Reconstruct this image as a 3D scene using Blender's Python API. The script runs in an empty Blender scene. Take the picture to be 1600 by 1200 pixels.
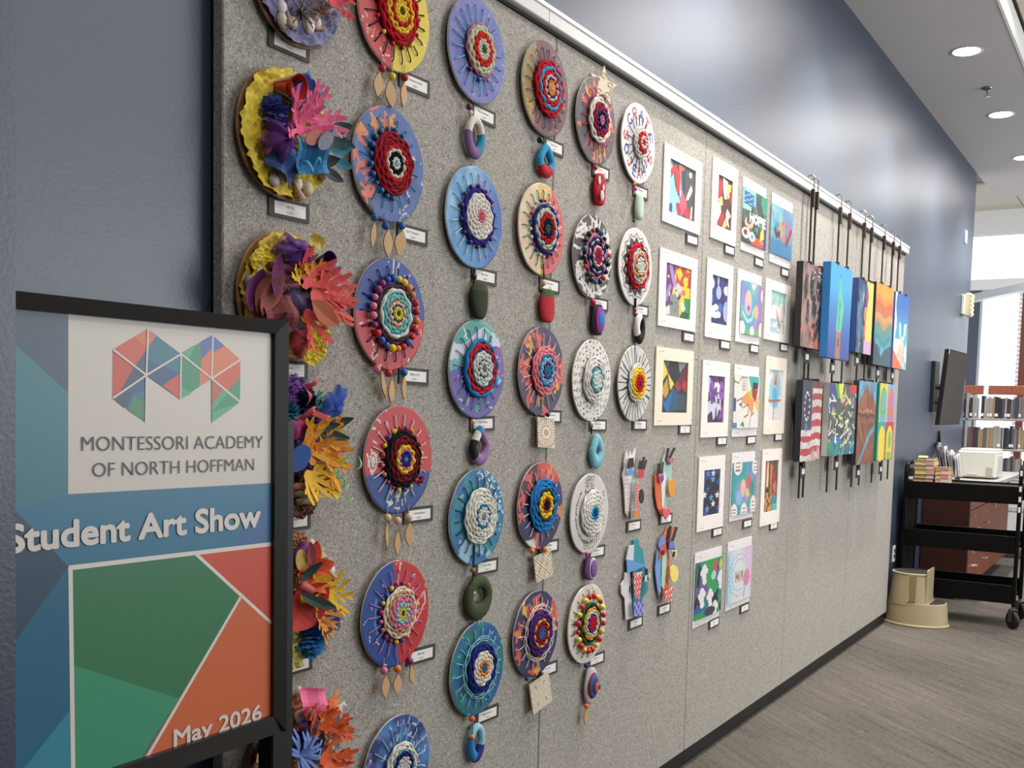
import bpy, math, random
import numpy as np
from mathutils import Matrix, Vector
PI = math.pi
SC = bpy.context.scene
COL = SC.collection
# ------------------------------------------------------------------ camera
F_PX, CX, CY = 1618.62, 792.63, 758.51
YAW, PITCH, ROLL = math.radians(57.695), math.radians(-4.477), math.radians(1.308)
EYE = np.array([0.0, -1.5345, 1.4363])
_fw = np.array([math.sin(YAW)*math.cos(PITCH), math.cos(YAW)*math.cos(PITCH), math.sin(PITCH)])
_rt = np.array([math.cos(YAW), -math.sin(YAW), 0.0]); _up = np.cross(_rt, _fw)
RT = _rt*math.cos(ROLL)+_up*math.sin(ROLL); UP = -_rt*math.sin(ROLL)+_up*math.cos(ROLL); FW = _fw
cam = bpy.data.objects.new('camera', bpy.data.cameras.new('camera')); COL.objects.link(cam)
cam.data.sensor_fit = 'HORIZONTAL'; cam.data.sensor_width = 36.0
cam.data.lens = F_PX*36/1600; cam.data.shift_x = (800-CX)/1600; cam.data.shift_y = (CY-600)/1600
cam.data.clip_start = .05; cam.data.clip_end = 200
m = Matrix.Identity(4)
for i in range(3):
    m[i][0], m[i][1], m[i][2], m[i][3] = RT[i], UP[i], -FW[i], EYE[i]
cam.matrix_world = m
SC.camera = cam
# ------------------------------------------------------------------ light
vs = SC.view_settings
SC.display_settings.display_device = 'sRGB'
vs.view_transform = 'Standard'; vs.look = 'None'; vs.gamma = 1.0; vs.use_curve_mapping = False
vs.exposure = -0.02
world = bpy.data.worlds.new('sky'); SC.world = world; world.use_nodes = True
bg = world.node_tree.nodes['Background']; bg.inputs[0].default_value = (.90, .95, 1.0, 1); bg.inputs[1].default_value = 1.8
SC.cycles.max_bounces = 6; SC.cycles.diffuse_bounces = 4; SC.cycles.glossy_bounces = 3; SC.cycles.transparent_max_bounces = 12
SC.cycles.sample_clamp_indirect = 6.0
def area(name, loc, sx, sy, power, rot=(0, 0, 0), col=(1, .97, .935), spread=PI, shape='RECTANGLE'):
    l = bpy.data.lights.new(name, 'AREA'); l.shape = shape; l.size = sx; l.size_y = sy
    l.energy = power; l.color = col; l.spread = spread
    o = bpy.data.objects.new(name, l); o.location = loc; o.rotation_euler = rot; COL.objects.link(o); return o
# ceiling panel lights out in the reading area; the first is an added fill brightening the left end
for k, (x, y) in enumerate(((.5, -2.3), (3.2, -1.15), (5.9, -1.15), (8.6, -1.15), (3.6, -4.2), (6.6, -4.2), (11.0, -1.15))):
    area('panel_or_fill_lamp', (x, y, 3.70), 1.2, .6, 36)
# daylight through the window side of the room
area('window_daylight', (7.5, -5.9, 1.9), 7.0, 2.2, 150, (math.radians(90), 0, 0), (.93, .97, 1.0))
LAMPX = (3.80, 5.33, 6.853, 8.384, 9.844, 11.25)
for x in LAMPX:
    area('downlight_lamp', (x, -.39, 3.60), .13, .13, 19, (0, 0, 0), (1, .95, .88), math.radians(96), 'DISK')
area('far_window_daylight', (12.9, .1, 2.0), 1.4, 1.6, 6, (0, math.radians(90), 0), (.95, .98, 1.0))
# ------------------------------------------------------------------ helpers
def Y(u, v, y=0.0):
    d = RT*((u-CX)/F_PX)-UP*((v-CY)/F_PX)+FW
    return EYE+d*((y-EYE[1])/d[1])
def depth(P): return float(np.dot(np.asarray(P)-EYE, FW))
def lin(c):
    out = []
    for k in c[:3]:
        k = min(max(k/255.0, 0), 1); out.append(k/12.92 if k <= .04045 else ((k+.055)/1.055)**2.4)
    return tuple(out)
def rot2(x, z, a): return x*math.cos(a)-z*math.sin(a), x*math.sin(a)+z*math.cos(a)
_mats = {}
def mat(c, rough=.65, kind='plain', metal=0.0):
    key = (tuple(c), rough, kind, metal)
    if key in _mats: return _mats[key]
    M = bpy.data.materials.new(kind+'_%02x%02x%02x' % tuple(int(k) for k in c[:3])); M.use_nodes = True
    nt = M.node_tree; N = nt.nodes; L = nt.links; P = N['Principled BSDF']
    P.inputs['Roughness'].default_value = rough; P.inputs['Metallic'].default_value = metal
    l = lin(c)
    if kind in ('yarn', 'felt', 'paper', 'wood', 'cloth'):
        tc = N.new('ShaderNodeTexCoord'); nz = N.new('ShaderNodeTexNoise')
        sc = {'yarn': 420, 'felt': 500, 'paper': 90, 'wood': 60, 'cloth': 200}[kind]; nz.inputs['Scale'].default_value = sc
        if kind == 'wood':
            mp = N.new('ShaderNodeMapping'); mp.inputs['Scale'].default_value = (1, 1, .12)
            L.new(tc.outputs['Object'], mp.inputs[0]); L.new(mp.outputs[0], nz.inputs[0])
        else: L.new(tc.outputs['Object'], nz.inputs[0])
        amp = {'yarn': .35, 'felt': .3, 'paper': .04, 'wood': .25, 'cloth': .2}[kind]
        r = N.new('ShaderNodeMapRange'); r.inputs[1].default_value = .3; r.inputs[2].default_value = .7
        r.inputs[3].default_value = 1-amp; r.inputs[4].default_value = 1+amp*.5
        L.new(nz.outputs[0], r.inputs[0])
        mx = N.new('ShaderNodeVectorMath'); mx.operation = 'SCALE'; mx.inputs[0].default_value = l
        L.new(r.outputs[0], mx.inputs['Scale']); L.new(mx.outputs[0], P.inputs['Base Color'])
        b = N.new('ShaderNodeBump'); b.inputs['Strength'].default_value = .35; b.inputs['Distance'].default_value = .001
        L.new(nz.outputs[0], b.inputs['Height']); L.new(b.outputs[0], P.inputs['Normal'])
        if kind in ('yarn', 'felt'): P.inputs['Specular IOR Level'].default_value = .2
    elif kind == 'tulle':
        P.inputs['Base Color'].default_value = (*l, 1)
        tr = N.new('ShaderNodeBsdfTransparent'); ms = N.new('ShaderNodeMixShader'); ms.inputs[0].default_value = .55
        L.new(tr.outputs[0], ms.inputs[1]); L.new(P.outputs[0], ms.inputs[2]); L.new(ms.outputs[0], N['Material Output'].inputs[0])
    elif kind == 'emit':
        P.inputs['Base Color'].default_value = (*l, 1); P.inputs['Emission Color'].default_value = (*l, 1); P.inputs['Emission Strength'].default_value = 6
    elif kind == 'glass':
        P.inputs['Base Color'].default_value = (1, 1, 1, 1); P.inputs['Transmission Weight'].default_value = 1.0; P.inputs['IOR'].default_value = 1.2
    else:
        P.inputs['Base Color'].default_value = (*l, 1)
        if kind == 'matte': P.inputs['Specular IOR Level'].default_value = .12
    _mats[key] = M; return M
def vcmat(name, rough, bump=0, bscale=300):
    M = bpy.data.materials.new(name); M.use_nodes = True; N = M.node_tree.nodes; L = M.node_tree.links
    P = N['Principled BSDF']; P.inputs['Roughness'].default_value = rough
    a = N.new('ShaderNodeAttribute'); a.attribute_name = 'Col'; L.new(a.outputs['Color'], P.inputs['Base Color'])
    if bump:
        tc = N.new('ShaderNodeTexCoord'); nz = N.new('ShaderNodeTexNoise'); nz.inputs['Scale'].default_value = bscale
        b = N.new('ShaderNodeBump'); b.inputs['Strength'].default_value = bump; b.inputs['Distance'].default_value = .001
        L.new(tc.outputs['Object'], nz.inputs[0]); L.new(nz.outputs[0], b.inputs['Height']); L.new(b.outputs[0], P.inputs['Normal'])
    return M
VC_PAINT = vcmat('painted_card', .45, .3, 120)
VC_PAPER = vcmat('printed_paper', .6, .15, 200)
VC_POSTER = vcmat('poster_print', .32)
VC_FELT = vcmat('wrapped_yarn', .85, .6, 500)
class G:
    """mesh collector: verts, faces, one colour per face"""
    def __init__(s): s.v = []; s.f = []; s.c = []; s.cur = (200, 200, 200)
    def add(s, v, f, c=None):
        o = len(s.v); s.v += [tuple(p) for p in v]; s.f += [tuple(i+o for i in q) for q in f]; s.c += [c or s.cur]*len(f); return s
    def box(s, x0, x1, y0, y1, z0, z1, c=None):
        return s.add([(x0, y0, z0), (x1, y0, z0), (x1, y1, z0), (x0, y1, z0), (x0, y0, z1), (x1, y0, z1), (x1, y1, z1), (x0, y1, z1)],
                     [(0, 3, 2, 1), (4, 5, 6, 7), (0, 1, 5, 4), (1, 2, 6, 5), (2, 3, 7, 6), (3, 0, 4, 7)], c)
    def bbox(s, x0, x1, y0, y1, z0, z1, b=.003, c=None):
        # box with chamfered edges
        X = (x0, x1); Yy = (y0, y1); Z = (z0, z1); v = []; idx = {}
        for i in (0, 1):
            for j in (0, 1):
                for k in (0, 1):
                    sx, sy, sz = 1-2*i, 1-2*j, 1-2*k
                    for a, p in (('x', (X[i], Yy[j]+b*sy, Z[k]+b*sz)), ('y', (X[i]+b*sx, Yy[j], Z[k]+b*sz)), ('z', (X[i]+b*sx, Yy[j]+b*sy, Z[k]))):
                        idx[(i, j, k, a)] = len(v); v.append(p)
        f = []
        def q(*k): f.append([idx[t] for t in k])
        q((0,0,0,'x'),(0,0,1,'x'),(0,1,1,'x'),(0,1,0,'x')); q((1,0,0,'x'),(1,1,0,'x'),(1,1,1,'x'),(1,0,1,'x'))
        q((0,0,0,'y'),(1,0,0,'y'),(1,0,1,'y'),(0,0,1,'y')); q((0,1,0,'y'),(0,1,1,'y'),(1,1,1,'y'),(1,1,0,'y'))
        q((0,0,0,'z'),(0,1,0,'z'),(1,1,0,'z'),(1,0,0,'z')); q((0,0,1,'z'),(1,0,1,'z'),(1,1,1,'z'),(0,1,1,'z'))
        for i in (0, 1):
            for j in (0, 1): q((i,j,0,'x'),(i,j,0,'y'),(i,j,1,'y'),(i,j,1,'x'))
            for k in (0, 1): q((i,0,k,'x'),(i,0,k,'z'),(i,1,k,'z'),(i,1,k,'x'))
        for j in (0, 1):
            for k in (0, 1): q((0,j,k,'y'),(0,j,k,'z'),(1,j,k,'z'),(1,j,k,'y'))
        for i in (0, 1):
            for j in (0, 1):
                for k in (0, 1): q((i,j,k,'x'),(i,j,k,'y'),(i,j,k,'z'))
        return s.add(v, f, c)
    def prism(s, pts, y0, y1, c=None):
        """polygon in x,z extruded along y (y0 is the front, nearer the room)"""
        n = len(pts); v = [(x, y0, z) for x, z in pts]+[(x, y1, z) for x, z in pts]
        f = [tuple(range(n)), tuple(range(2*n-1, n-1, -1))]+[(i, (i+1) % n, n+(i+1) % n, n+i) for i in range(n)]
        return s.add(v, f, c)
    def prismz(s, pts, z0, z1, c=None):
        n = len(pts); v = [(x, y, z0) for x, y in pts]+[(x, y, z1) for x, y in pts]
        f = [tuple(range(n-1, -1, -1)), tuple(range(n, 2*n))]+[(i, (i+1) % n, n+(i+1) % n, n+i) for i in range(n)]
        return s.add(v, f, c)
    def tube(s, path, r, n=8, c=None, cap=True, cf=None):
        P = [Vector(p) for p in path]; m_ = len(P); rr = r if isinstance(r, (list, tuple)) else [r]*m_
        v = []; ref = None
        for i, p in enumerate(P):
            t = (P[min(i+1, m_-1)]-P[max(i-1, 0)]).normalized()
            if ref is None: ref = Vector((0, 1, 0)) if abs(t.y) < .9 else Vector((1, 0, 0))
            a = (ref-t*ref.dot(t)).normalized(); b = t.cross(a); ref = a
            for k in range(n):
                w = 2*PI*k/n; v.append(tuple(p+(a*math.cos(w)+b*math.sin(w))*rr[i]))
        f = []; o = len(s.v)
        for i in range(m_-1):
            for k in range(n): f.append((i*n+k, i*n+(k+1) % n, (i+1)*n+(k+1) % n, (i+1)*n+k))
        if cap: f += [tuple(range(n-1, -1, -1)), tuple(range((m_-1)*n, m_*n))]
        if cf:
            s.v += v; s.f += [tuple(i+o for i in q) for q in f]; s.c += [cf(min(q)//n/(m_-1)) for q in f]; return s
        return s.add(v, f, c)
    def lathe(s, prof, n=20, c=None, axis='z', org=(0, 0, 0)):
        v = []; m_ = len(prof)
        for r, h in prof:
            for k in range(n):
                w = 2*PI*k/n; a, b = r*math.cos(w), r*math.sin(w)
                p = (a, b, h) if axis == 'z' else ((a, h, b) if axis == 'y' else (h, a, b))
                v.append((p[0]+org[0], p[1]+org[1], p[2]+org[2]))
        f = [(i*n+k, i*n+(k+1) % n, (i+1)*n+(k+1) % n, (i+1)*n+k) for i in range(m_-1) for k in range(n)]
        f += [tuple(range(n-1, -1, -1)), tuple(range((m_-1)*n, m_*n))]
        return s.add(v, f, c)
    def sphere(s, r, org=(0, 0, 0), n=12, m_=8, c=None, sc=(1, 1, 1)):
        pr = [(max(r*math.sin(PI*i/m_), r*.02), -r*math.cos(PI*i/m_)) for i in range(m_+1)]
        g = G(); g.lathe(pr, n); return s.add([(x*sc[0]+org[0], y*sc[1]+org[1], z*sc[2]+org[2]) for x, y, z in g.v], g.f, c)
    def mesh(s, name, material=None, smooth=False):
        me = bpy.data.meshes.new(name); me.from_pydata(s.v, [], s.f)
        if material is None or material.name.split('.')[0] in VCN:
            at = me.attributes.new('Col', 'FLOAT_COLOR', 'CORNER'); cc = []
            for q, c in zip(me.polygons, s.c): cc += [(*lin(c), 1.0)]*q.loop_total
            at.data.foreach_set('color', np.array(cc, 'f').ravel())
        if material is not None: me.materials.append(material)
        if smooth: me.polygons.foreach_set('use_smooth', [True]*len(me.polygons))
        me.update(); return me
    def ob(s, name, material, parent=None, smooth=False, **k):
        return ob(name, s.mesh(name, material, smooth), parent, **k)
VCN = {'painted_card', 'printed_paper', 'poster_print', 'wrapped_yarn'}
def ob(name, me, parent=None, loc=None, rot=None, scale=None, label=None):
    o = bpy.data.objects.new(name, me); COL.objects.link(o)
    if parent is not None: o.parent = parent
    if loc is not None: o.location = loc
    if rot is not None: o.rotation_euler = rot
    if scale is not None: o.scale = scale
    if label: o['label'] = label
    return o
def tag(o, label, cat, group=None):
    o['label'] = label; o['category'] = cat
    if group: o['group'] = group
    return o
def thing(name, loc, label, cat, group=None, rot=None): return tag(ob(name, None, None, loc, rot), label, cat, group)
def struct(o): o['kind'] = 'structure'; return o
def fastmesh(name, V, Q, material, C=None, smooth=False):
    """big quad mesh from arrays; C = linear colour per face"""
    me = bpy.data.meshes.new(name); nf = len(Q)
    me.vertices.add(len(V)); me.vertices.foreach_set('co', np.asarray(V, 'f').ravel())
    me.loops.add(nf*4); me.loops.foreach_set('vertex_index', np.asarray(Q, 'i').ravel())
    me.polygons.add(nf); me.polygons.foreach_set('loop_start', np.arange(0, nf*4, 4, dtype='i'))
    me.update(calc_edges=True)
    if C is not None:
        at = me.attributes.new('Col', 'FLOAT_COLOR', 'CORNER')
        cc = np.concatenate([C, np.ones((nf, 1))], 1); at.data.foreach_set('color', np.repeat(cc, 4, 0).astype('f').ravel())
    if smooth: me.polygons.foreach_set('use_smooth', [True]*nf)
    me.materials.append(material); me.update(); return me
# value noise
_rs = np.random.RandomState(7); _tab = _rs.rand(256, 256)
def vnoise(x, y, s, seed=0, octv=3):
    x = np.asarray(x, float)*s+seed*17.3; y = np.asarray(y, float)*s+seed*9.1; out = 0; amp = 1; tot = 0
    for _ in range(octv):
        xi = np.floor(x).astype(int); yi = np.floor(y).astype(int); fx = x-xi; fy = y-yi
        fx = fx*fx*(3-2*fx); fy = fy*fy*(3-2*fy)
        g = lambda a, b: _tab[a % 256, b % 256]
        out = out+amp*((g(xi, yi)*(1-fx)+g(xi+1, yi)*fx)*(1-fy)+(g(xi, yi+1)*(1-fx)+g(xi+1, yi+1)*fx)*fy)
        tot += amp; amp *= .5; x = x*2.03; y = y*2.03
    return out/tot
FONT = {'A': [[(0,0),(.5,1),(1,0)],[(.2,.4),(.8,.4)]], 'C': [[(1,.85),(.6,1),(.15,.8),(0,.5),(.15,.2),(.6,0),(1,.15)]], 'E': [[(1,1),(0,1),(0,0),(1,0)],[(0,.5),(.8,.5)]],
 'H': [[(0,0),(0,1)],[(1,0),(1,1)],[(0,.5),(1,.5)]], 'J': [[(.2,1),(1,1)],[(.7,1),(.7,.2),(.4,0),(0,.2)]], 'O': [[(.5,0),(0,.3),(0,.7),(.5,1),(1,.7),(1,.3),(.5,0)]],
 'P': [[(0,0),(0,1),(.9,1),(1,.75),(.9,.5),(0,.5)]], 'R': [[(0,0),(0,1),(.9,1),(1,.75),(.9,.5),(0,.5)],[(.4,.5),(1,0)]], 'S': [[(1,.85),(.5,1),(0,.8),(.1,.55),(.9,.45),(1,.2),(.5,0),(0,.15)]],
 'T': [[(0,1),(1,1)],[(.5,1),(.5,0)]], 'Y': [[(0,1),(.5,.5),(1,1)],[(.5,.5),(.5,0)]], 'M': [[(0,0),(0,1),(.5,.4),(1,1),(1,0)]], 'I': [[(.5,0),(.5,1)]], 'L': [[(0,1),(0,0),(1,0)]]}
class P:
    """paints colours onto sample points x,y"""
    def __init__(s, x, y): s.x = x; s.y = y; s.rgb = np.ones((len(x), 3)); s.asp = 1.0
    def fill(s, c): s.rgb[:] = c; return s
    def m(s, mask, c): s.rgb[mask] = c; return s
    def poly(s, c, pts):
        x, y = s.x, s.y; ins = np.zeros(len(x), bool); n = len(pts); j = n-1
        for i in range(n):
            xi, yi = pts[i]; xj, yj = pts[j]
            if yi != yj: ins ^= ((yi > y) != (yj > y)) & (x < (xj-xi)*(y-yi)/(yj-yi)+xi)
            j = i
        return s.m(ins, c)
    def ell(s, c, cx, cy, rx, ry): return s.m(((s.x-cx)/rx)**2+((s.y-cy)/ry)**2 < 1, c)
    def line(s, c, pts, w):
        for (x0, y0), (x1, y1) in zip(pts[:-1], pts[1:]):
            dx, dy = x1-x0, (y1-y0)*s.asp; L2 = dx*dx+dy*dy+1e-12
            t = np.clip(((s.x-x0)*dx+(s.y-y0)*s.asp*dy)/L2, 0, 1)
            s.m(np.hypot(s.x-x0-t*dx, (s.y-y0)*s.asp-t*dy) < w, c)
        return s
    def blot(s, c, sc, thr, seed=0, mask=None, asp=1.0):
        k = vnoise(s.x*asp, s.y, sc, seed) > thr
        return s.m(k if mask is None else k & mask, c)
    def mix(s, c, sc, seed=0, k=1.0, asp=1.0, lo=.3, hi=.7):
        t = np.clip((vnoise(s.x*asp, s.y, sc, seed)-lo)/(hi-lo), 0, 1)[:, None]*k
        s.rgb = s.rgb*(1-t)+np.array(c, float)*t; return s
    def grad(s, c, ax, ay, b0, b1):
        t = np.clip((s.x*ax+s.y*ay-b0)/(b1-b0), 0, 1)[:, None]; s.rgb = s.rgb*(1-t)+np.array(c, float)*t; return s
    def burst(s, c, cx, cy, r, n, a0=0, a1=2*PI, w=.05, r0=.2):
        for k in range(n):
            a = a0+(a1-a0)*k/max(n-1, 1); s.line(c, [(cx+r*r0*math.cos(a), cy+r*r0*math.sin(a)), (cx+r*math.cos(a), cy+r*math.sin(a))], w)
        return s
    def text(s, c, t, x, y, w, h, gap=.3, lw=.03, ang=0):
        for i, ch in enumerate(t):
            for st in FONT.get(ch, []):
                s.line(c, [(x+rot2((i*(1+gap)+px_)*w, py_*h, ang)[0], y+rot2((i*(1+gap)+px_)*w, py_*h, ang)[1]) for px_, py_ in st], lw)
        return s
    def lin(s, wob=.05, seed=3):
        g = s.rgb.mean(1, keepdims=True); a = np.clip((g+(s.rgb-g)*.93)/255, 0, 1); a = np.where(a <= .04045, a/12.92, ((a+.055)/1.055)**2.4)
        return np.clip(.9*a*(1+wob*2*(vnoise(s.x, s.y, 23, seed)-.5))[:, None], 0, 1)
def text_mesh(s, bold=0.0, mater=None, name='lettering'):
    cu = bpy.data.curves.new('t', 'FONT'); cu.body = s; cu.size = 1; cu.offset = bold; cu.resolution_u = 4
    t = bpy.data.objects.new('t', cu); COL.objects.link(t); bpy.context.view_layer.update()
    dg = bpy.context.evaluated_depsgraph_get(); me = bpy.data.meshes.new_from_object(t.evaluated_get(dg))
    bpy.data.objects.remove(t); bpy.data.curves.remove(cu)
    co = np.empty(len(me.vertices)*3, 'f'); me.vertices.foreach_get('co', co); co = co.reshape(-1, 3)
    me.name = name; me.materials.clear()
    if mater: me.materials.append(mater)
    return me, co
def put_text(s, parent, x0, x1, zb, capz, y, mater, bold=0.0, name='lettering', slope=0.0):
    """text on a plane facing -y, from x0 to x1, baseline zb, cap height capz (parent-local)"""
    me, co = text_mesh(s, min(bold, 0), mater, name)
    cap = text_cap(min(bold, 0)); mn, mx = co[:, 0].min(), co[:, 0].max()
    X = x0+(co[:, 0]-mn)/(mx-mn)*(x1-x0); Z = zb+co[:, 1]/cap*capz+(X-x0)*slope
    out = np.stack([X, np.full(len(X), y), Z], 1).astype('f')
    if bold > 0:   # heavier strokes: the same outline struck again all round
        F = [tuple(p.vertices) for p in me.polygons]; d = bold*capz/cap; V, Q = [], []
        for k in range(12):
            a = k*PI/6; o = len(V); V += [tuple(p) for p in out+np.array([d*math.cos(a), -.00001*k, d*math.sin(a)], 'f')]; Q += [tuple(i+o for i in f) for f in F]
        me = bpy.data.meshes.new(name); me.from_pydata(V, [], Q); me.materials.append(mater)
    else: me.vertices.foreach_set('co', out.ravel()); me.update()
    return ob(name, me, parent)
_cap = {}
def text_cap(b):
    if b not in _cap: me, co = text_mesh('H', b); _cap[b] = co[:, 1].max()+0; bpy.data.meshes.remove(me)
    return _cap[b]
# ================================================================== setting
def nodes_mat(name, rough=.7):
    M = bpy.data.materials.new(name); M.use_nodes = True; nt = M.node_tree
    nt.nodes['Principled BSDF'].inputs['Roughness'].default_value = rough
    return M, nt.nodes, nt.links, nt.nodes['Principled BSDF']
def ramp(N, stops):
    r = N.new('ShaderNodeValToRGB'); e = r.color_ramp.elements
    while len(e) < len(stops): e.new(.5)
    for k, (p, c) in zip(e, stops): k.position = p; k.color = (*lin(c), 1)
    return r
def wall_mat():
    M, N, L, Pn = nodes_mat('blue_wall_paint', .38); Pn.inputs['Specular IOR Level'].default_value = 1.0
    tc = N.new('ShaderNodeTexCoord'); nz = N.new('ShaderNodeTexNoise'); nz.inputs['Scale'].default_value = 160; nz.inputs['Detail'].default_value = 4
    r = ramp(N, [(.3, (47, 60, 81)), (.7, (53, 66, 87))]); b = N.new('ShaderNodeBump'); b.inputs['Strength'].default_value = .22; b.inputs['Distance'].default_value = .002
    L.new(tc.outputs['Object'], nz.inputs[0]); L.new(nz.outputs[0], r.inputs[0]); L.new(r.outputs[0], Pn.inputs['Base Color'])
    L.new(nz.outputs[0], b.inputs['Height']); L.new(b.outputs[0], Pn.inputs['Normal']); return M
def fabric_mat():
    M, N, L, Pn = nodes_mat('tweed_fabric', .9); Pn.inputs['Specular IOR Level'].default_value = .15
    tc = N.new('ShaderNodeTexCoord'); last = None; outs = []
    for sc in ((620, 300, 110), (110, 300, 620), (240, 240, 240)):
        mp = N.new('ShaderNodeMapping'); mp.inputs['Scale'].default_value = sc; nz = N.new('ShaderNodeTexNoise'); nz.inputs['Scale'].default_value = 1.0; nz.inputs['Detail'].default_value = 3
        L.new(tc.outputs['Object'], mp.inputs[0]); L.new(mp.outputs[0], nz.inputs[0]); outs.append(nz)
    a = N.new('ShaderNodeMath'); a.operation = 'ADD'; L.new(outs[0].outputs[0], a.inputs[0]); L.new(outs[1].outputs[0], a.inputs[1])
    d = N.new('ShaderNodeMath'); d.operation = 'MULTIPLY_ADD'; d.inputs[1].default_value = .33; L.new(a.outputs[0], d.inputs[0])
    e = N.new('ShaderNodeMath'); e.operation = 'MULTIPLY'; e.inputs[1].default_value = .34; L.new(outs[2].outputs[0], e.inputs[0]); L.new(e.outputs[0], d.inputs[2])
    r = ramp(N, [(.36, (88, 82, 74)), (.45, (152, 147, 139)), (.55, (174, 169, 161)), (.64, (214, 209, 202))])
    L.new(d.outputs[0], r.inputs[0]); L.new(r.outputs[0], Pn.inputs['Base Color'])
    b = N.new('ShaderNodeBump'); b.inputs['Strength'].default_value = .4; b.inputs['Distance'].default_value = .001
    L.new(d.outputs[0], b.inputs['Height']); L.new(b.outputs[0], Pn.inputs['Normal']); return M
def carpet_mat():
    M, N, L, Pn = nodes_mat('loop_carpet', .95); Pn.inputs['Specular IOR Level'].default_value = .1
    tc = N.new('ShaderNodeTexCoord'); o = []
    for sc, rz in (((34, 2.2, 1), 42), ((230, 26, 1), 42), ((300, 190, 1), 42), ((1.6, .7, 1), 42)):
        mp = N.new('ShaderNodeMapping'); mp.inputs['Scale'].default_value = sc; mr = N.new('ShaderNodeMapping'); mr.inputs['Rotation'].default_value = (0, 0, math.radians(rz))
        nz = N.new('ShaderNodeTexNoise'); nz.inputs['Scale'].default_value = 1; nz.inputs['Detail'].default_value = 3
        L.new(tc.outputs['Object'], mr.inputs[0]); L.new(mr.outputs[0], mp.inputs[0]); L.new(mp.outputs[0], nz.inputs[0]); o.append(nz.outputs[0])
    def mth(op, a, b):
        n = N.new('ShaderNodeMath'); n.operation = op
        for i, k in enumerate((a, b)):
            if isinstance(k, (int, float)): n.inputs[i].default_value = k
            else: L.new(k, n.inputs[i])
        return n.outputs[0]
    s = mth('ADD', mth('MULTIPLY', o[0], .20), mth('ADD', mth('MULTIPLY', o[1], .27), mth('ADD', mth('MULTIPLY', o[2], .36), mth('MULTIPLY', o[3], .17))))
    r = ramp(N, [(.38, (46, 43, 40)), (.46, (86, 81, 76)), (.55, (102, 96, 90)), (.63, (126, 120, 112))])
    L.new(s, r.inputs[0]); L.new(r.outputs[0], Pn.inputs['Base Color'])
    b = N.new('ShaderNodeBump'); b.inputs['Strength'].default_value = .6; b.inputs['Distance'].default_value = .004
    L.new(s, b.inputs['Height']); L.new(b.outputs[0], Pn.inputs['Normal']); return M
WALL = wall_mat(); FAB = fabric_mat(); WHITE = mat((236, 234, 230), .6); CEIL = mat((206, 202, 198), .75); BLK = mat((22, 21, 20), .5)
NAVY = WALL
struct(G().box(-3, 15, -6, 3.5, -.1, 0).ob('floor', carpet_mat()))
struct(G().box(-3, 10.3, .04, .19, 0, 3.9).ob('wall_left', WALL))
struct(G().box(-3.15, -3, -6, .19, 0, 3.9).ob('wall_back', mat((190, 186, 178), .7)))
w = G()
w.box(-3, 2.0, -6.15, -6, 0, 3.9); w.box(2.0, 15, -6.15, -6, 0, .7); w.box(2.0, 15, -6.15, -6, 3.0, 3.9)
for x in (2.0, 5.2, 8.4, 11.6): w.box(x, x+.3, -6.15, -6, .7, 3.0)
struct(w.ob('wall_right', mat((200, 196, 188), .7)))
struct(G().box(-3, 10.3, .026, .04, 0, .08).ob('baseboard_left', BLK))
# short blue return of the entrance, close to the camera at the left edge
pt, pb = Y(24.5, 0, -.45), Y(24.5, 1200, -.45); sx = (pt[0]-pb[0])/(pt[2]-pb[2])
xb, xt = pb[0]-sx*pb[2], pb[0]+sx*(3.9-pb[2])
g = G(); g.add([(.25, -.45, 0), (xb, -.45, 0), (xb, -.22, 0), (.25, -.22, 0), (.25, -.45, 3.9), (xt, -.45, 3.9), (xt, -.22, 3.9), (.25, -.22, 3.9)],
               [(0, 3, 2, 1), (4, 5, 6, 7), (0, 1, 5, 4), (1, 2, 6, 5), (2, 3, 7, 6), (3, 0, 4, 7)])
struct(g.ob('wall_near', WALL))
# ceiling: plaster soffit along the blue wall, tile ceiling beyond it
ZS = 3.61
struct(G().box(-3, 11.5, -.65, .04, ZS, ZS+.12).ob('ceiling', CEIL))
struct(G().box(-3, 11.5, -.665, -.65, ZS-.004, ZS+.14).ob('trim_1', mat((245, 244, 242), .5)))
ct = struct(G().box(-3, 15, -6, 3.5, ZS+.165, ZS+.26).ob('ceiling_tiles', mat((150, 146, 138), .8)))
TILE = mat((216, 210, 196), .85, 'paper')
tm = G().bbox(-.296, .296, -.296, .296, 0, .022, .004).mesh('tile', TILE)
for i in range(16):
    for j in range(5): ob('tile', tm, ct, (3.9+.6*i, -.98-.6*j, ZS+.14))
for i in range(5):
    for j in range(4): ob('tile', tm, ct, (11.82+.6*i, -.36+.6*j, ZS+.14))
# far end: window wall
g = G(); g.box(13, 13.2, .34, 3.5, 0, 2.86); struct(g.ob('wall_far', WALL))
g = G(); g.box(13, 13.2, -2.5, 3.5, 2.86, 2.98); g.box(13, 13.2, -2.5, 3.5, 3.5, 3.9); g.box(13, 13.2, 1.4, 3.5, 2.98, 3.5); g.box(13, 13.2, -2.5, .34, 0, .85); g.box(13, 13.2, -6, -1.4, 0, 3.9)
struct(g.ob('wall_end', mat((232, 230, 228), .7)))
wn = struct(ob('window_1', None, None, (13.05, 0, .85)))
FRAME = mat((120, 62, 52), .45)
for k, y in enumerate((-.13, -.75, -1.37)): G().bbox(-.04, .1, y-.035, y+.035, 0, 2.01, .004).ob('mullion', FRAME, wn)
for z in (0, 1.97): G().bbox(-.03, .09, -1.4, .34, z, z+.04, .004).ob('window_rail', mat((205, 205, 205), .5), wn)
for a, b in ((-.095, .34), (-.715, -.165), (-1.335, -.785)): G().box(.05, .056, a, b, .04, 1.97).ob('pane', mat((255, 255, 255), .0, 'glass'), wn)
w2 = struct(ob('window_2', None, None, (13.05, 0, 2.98)))
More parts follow.
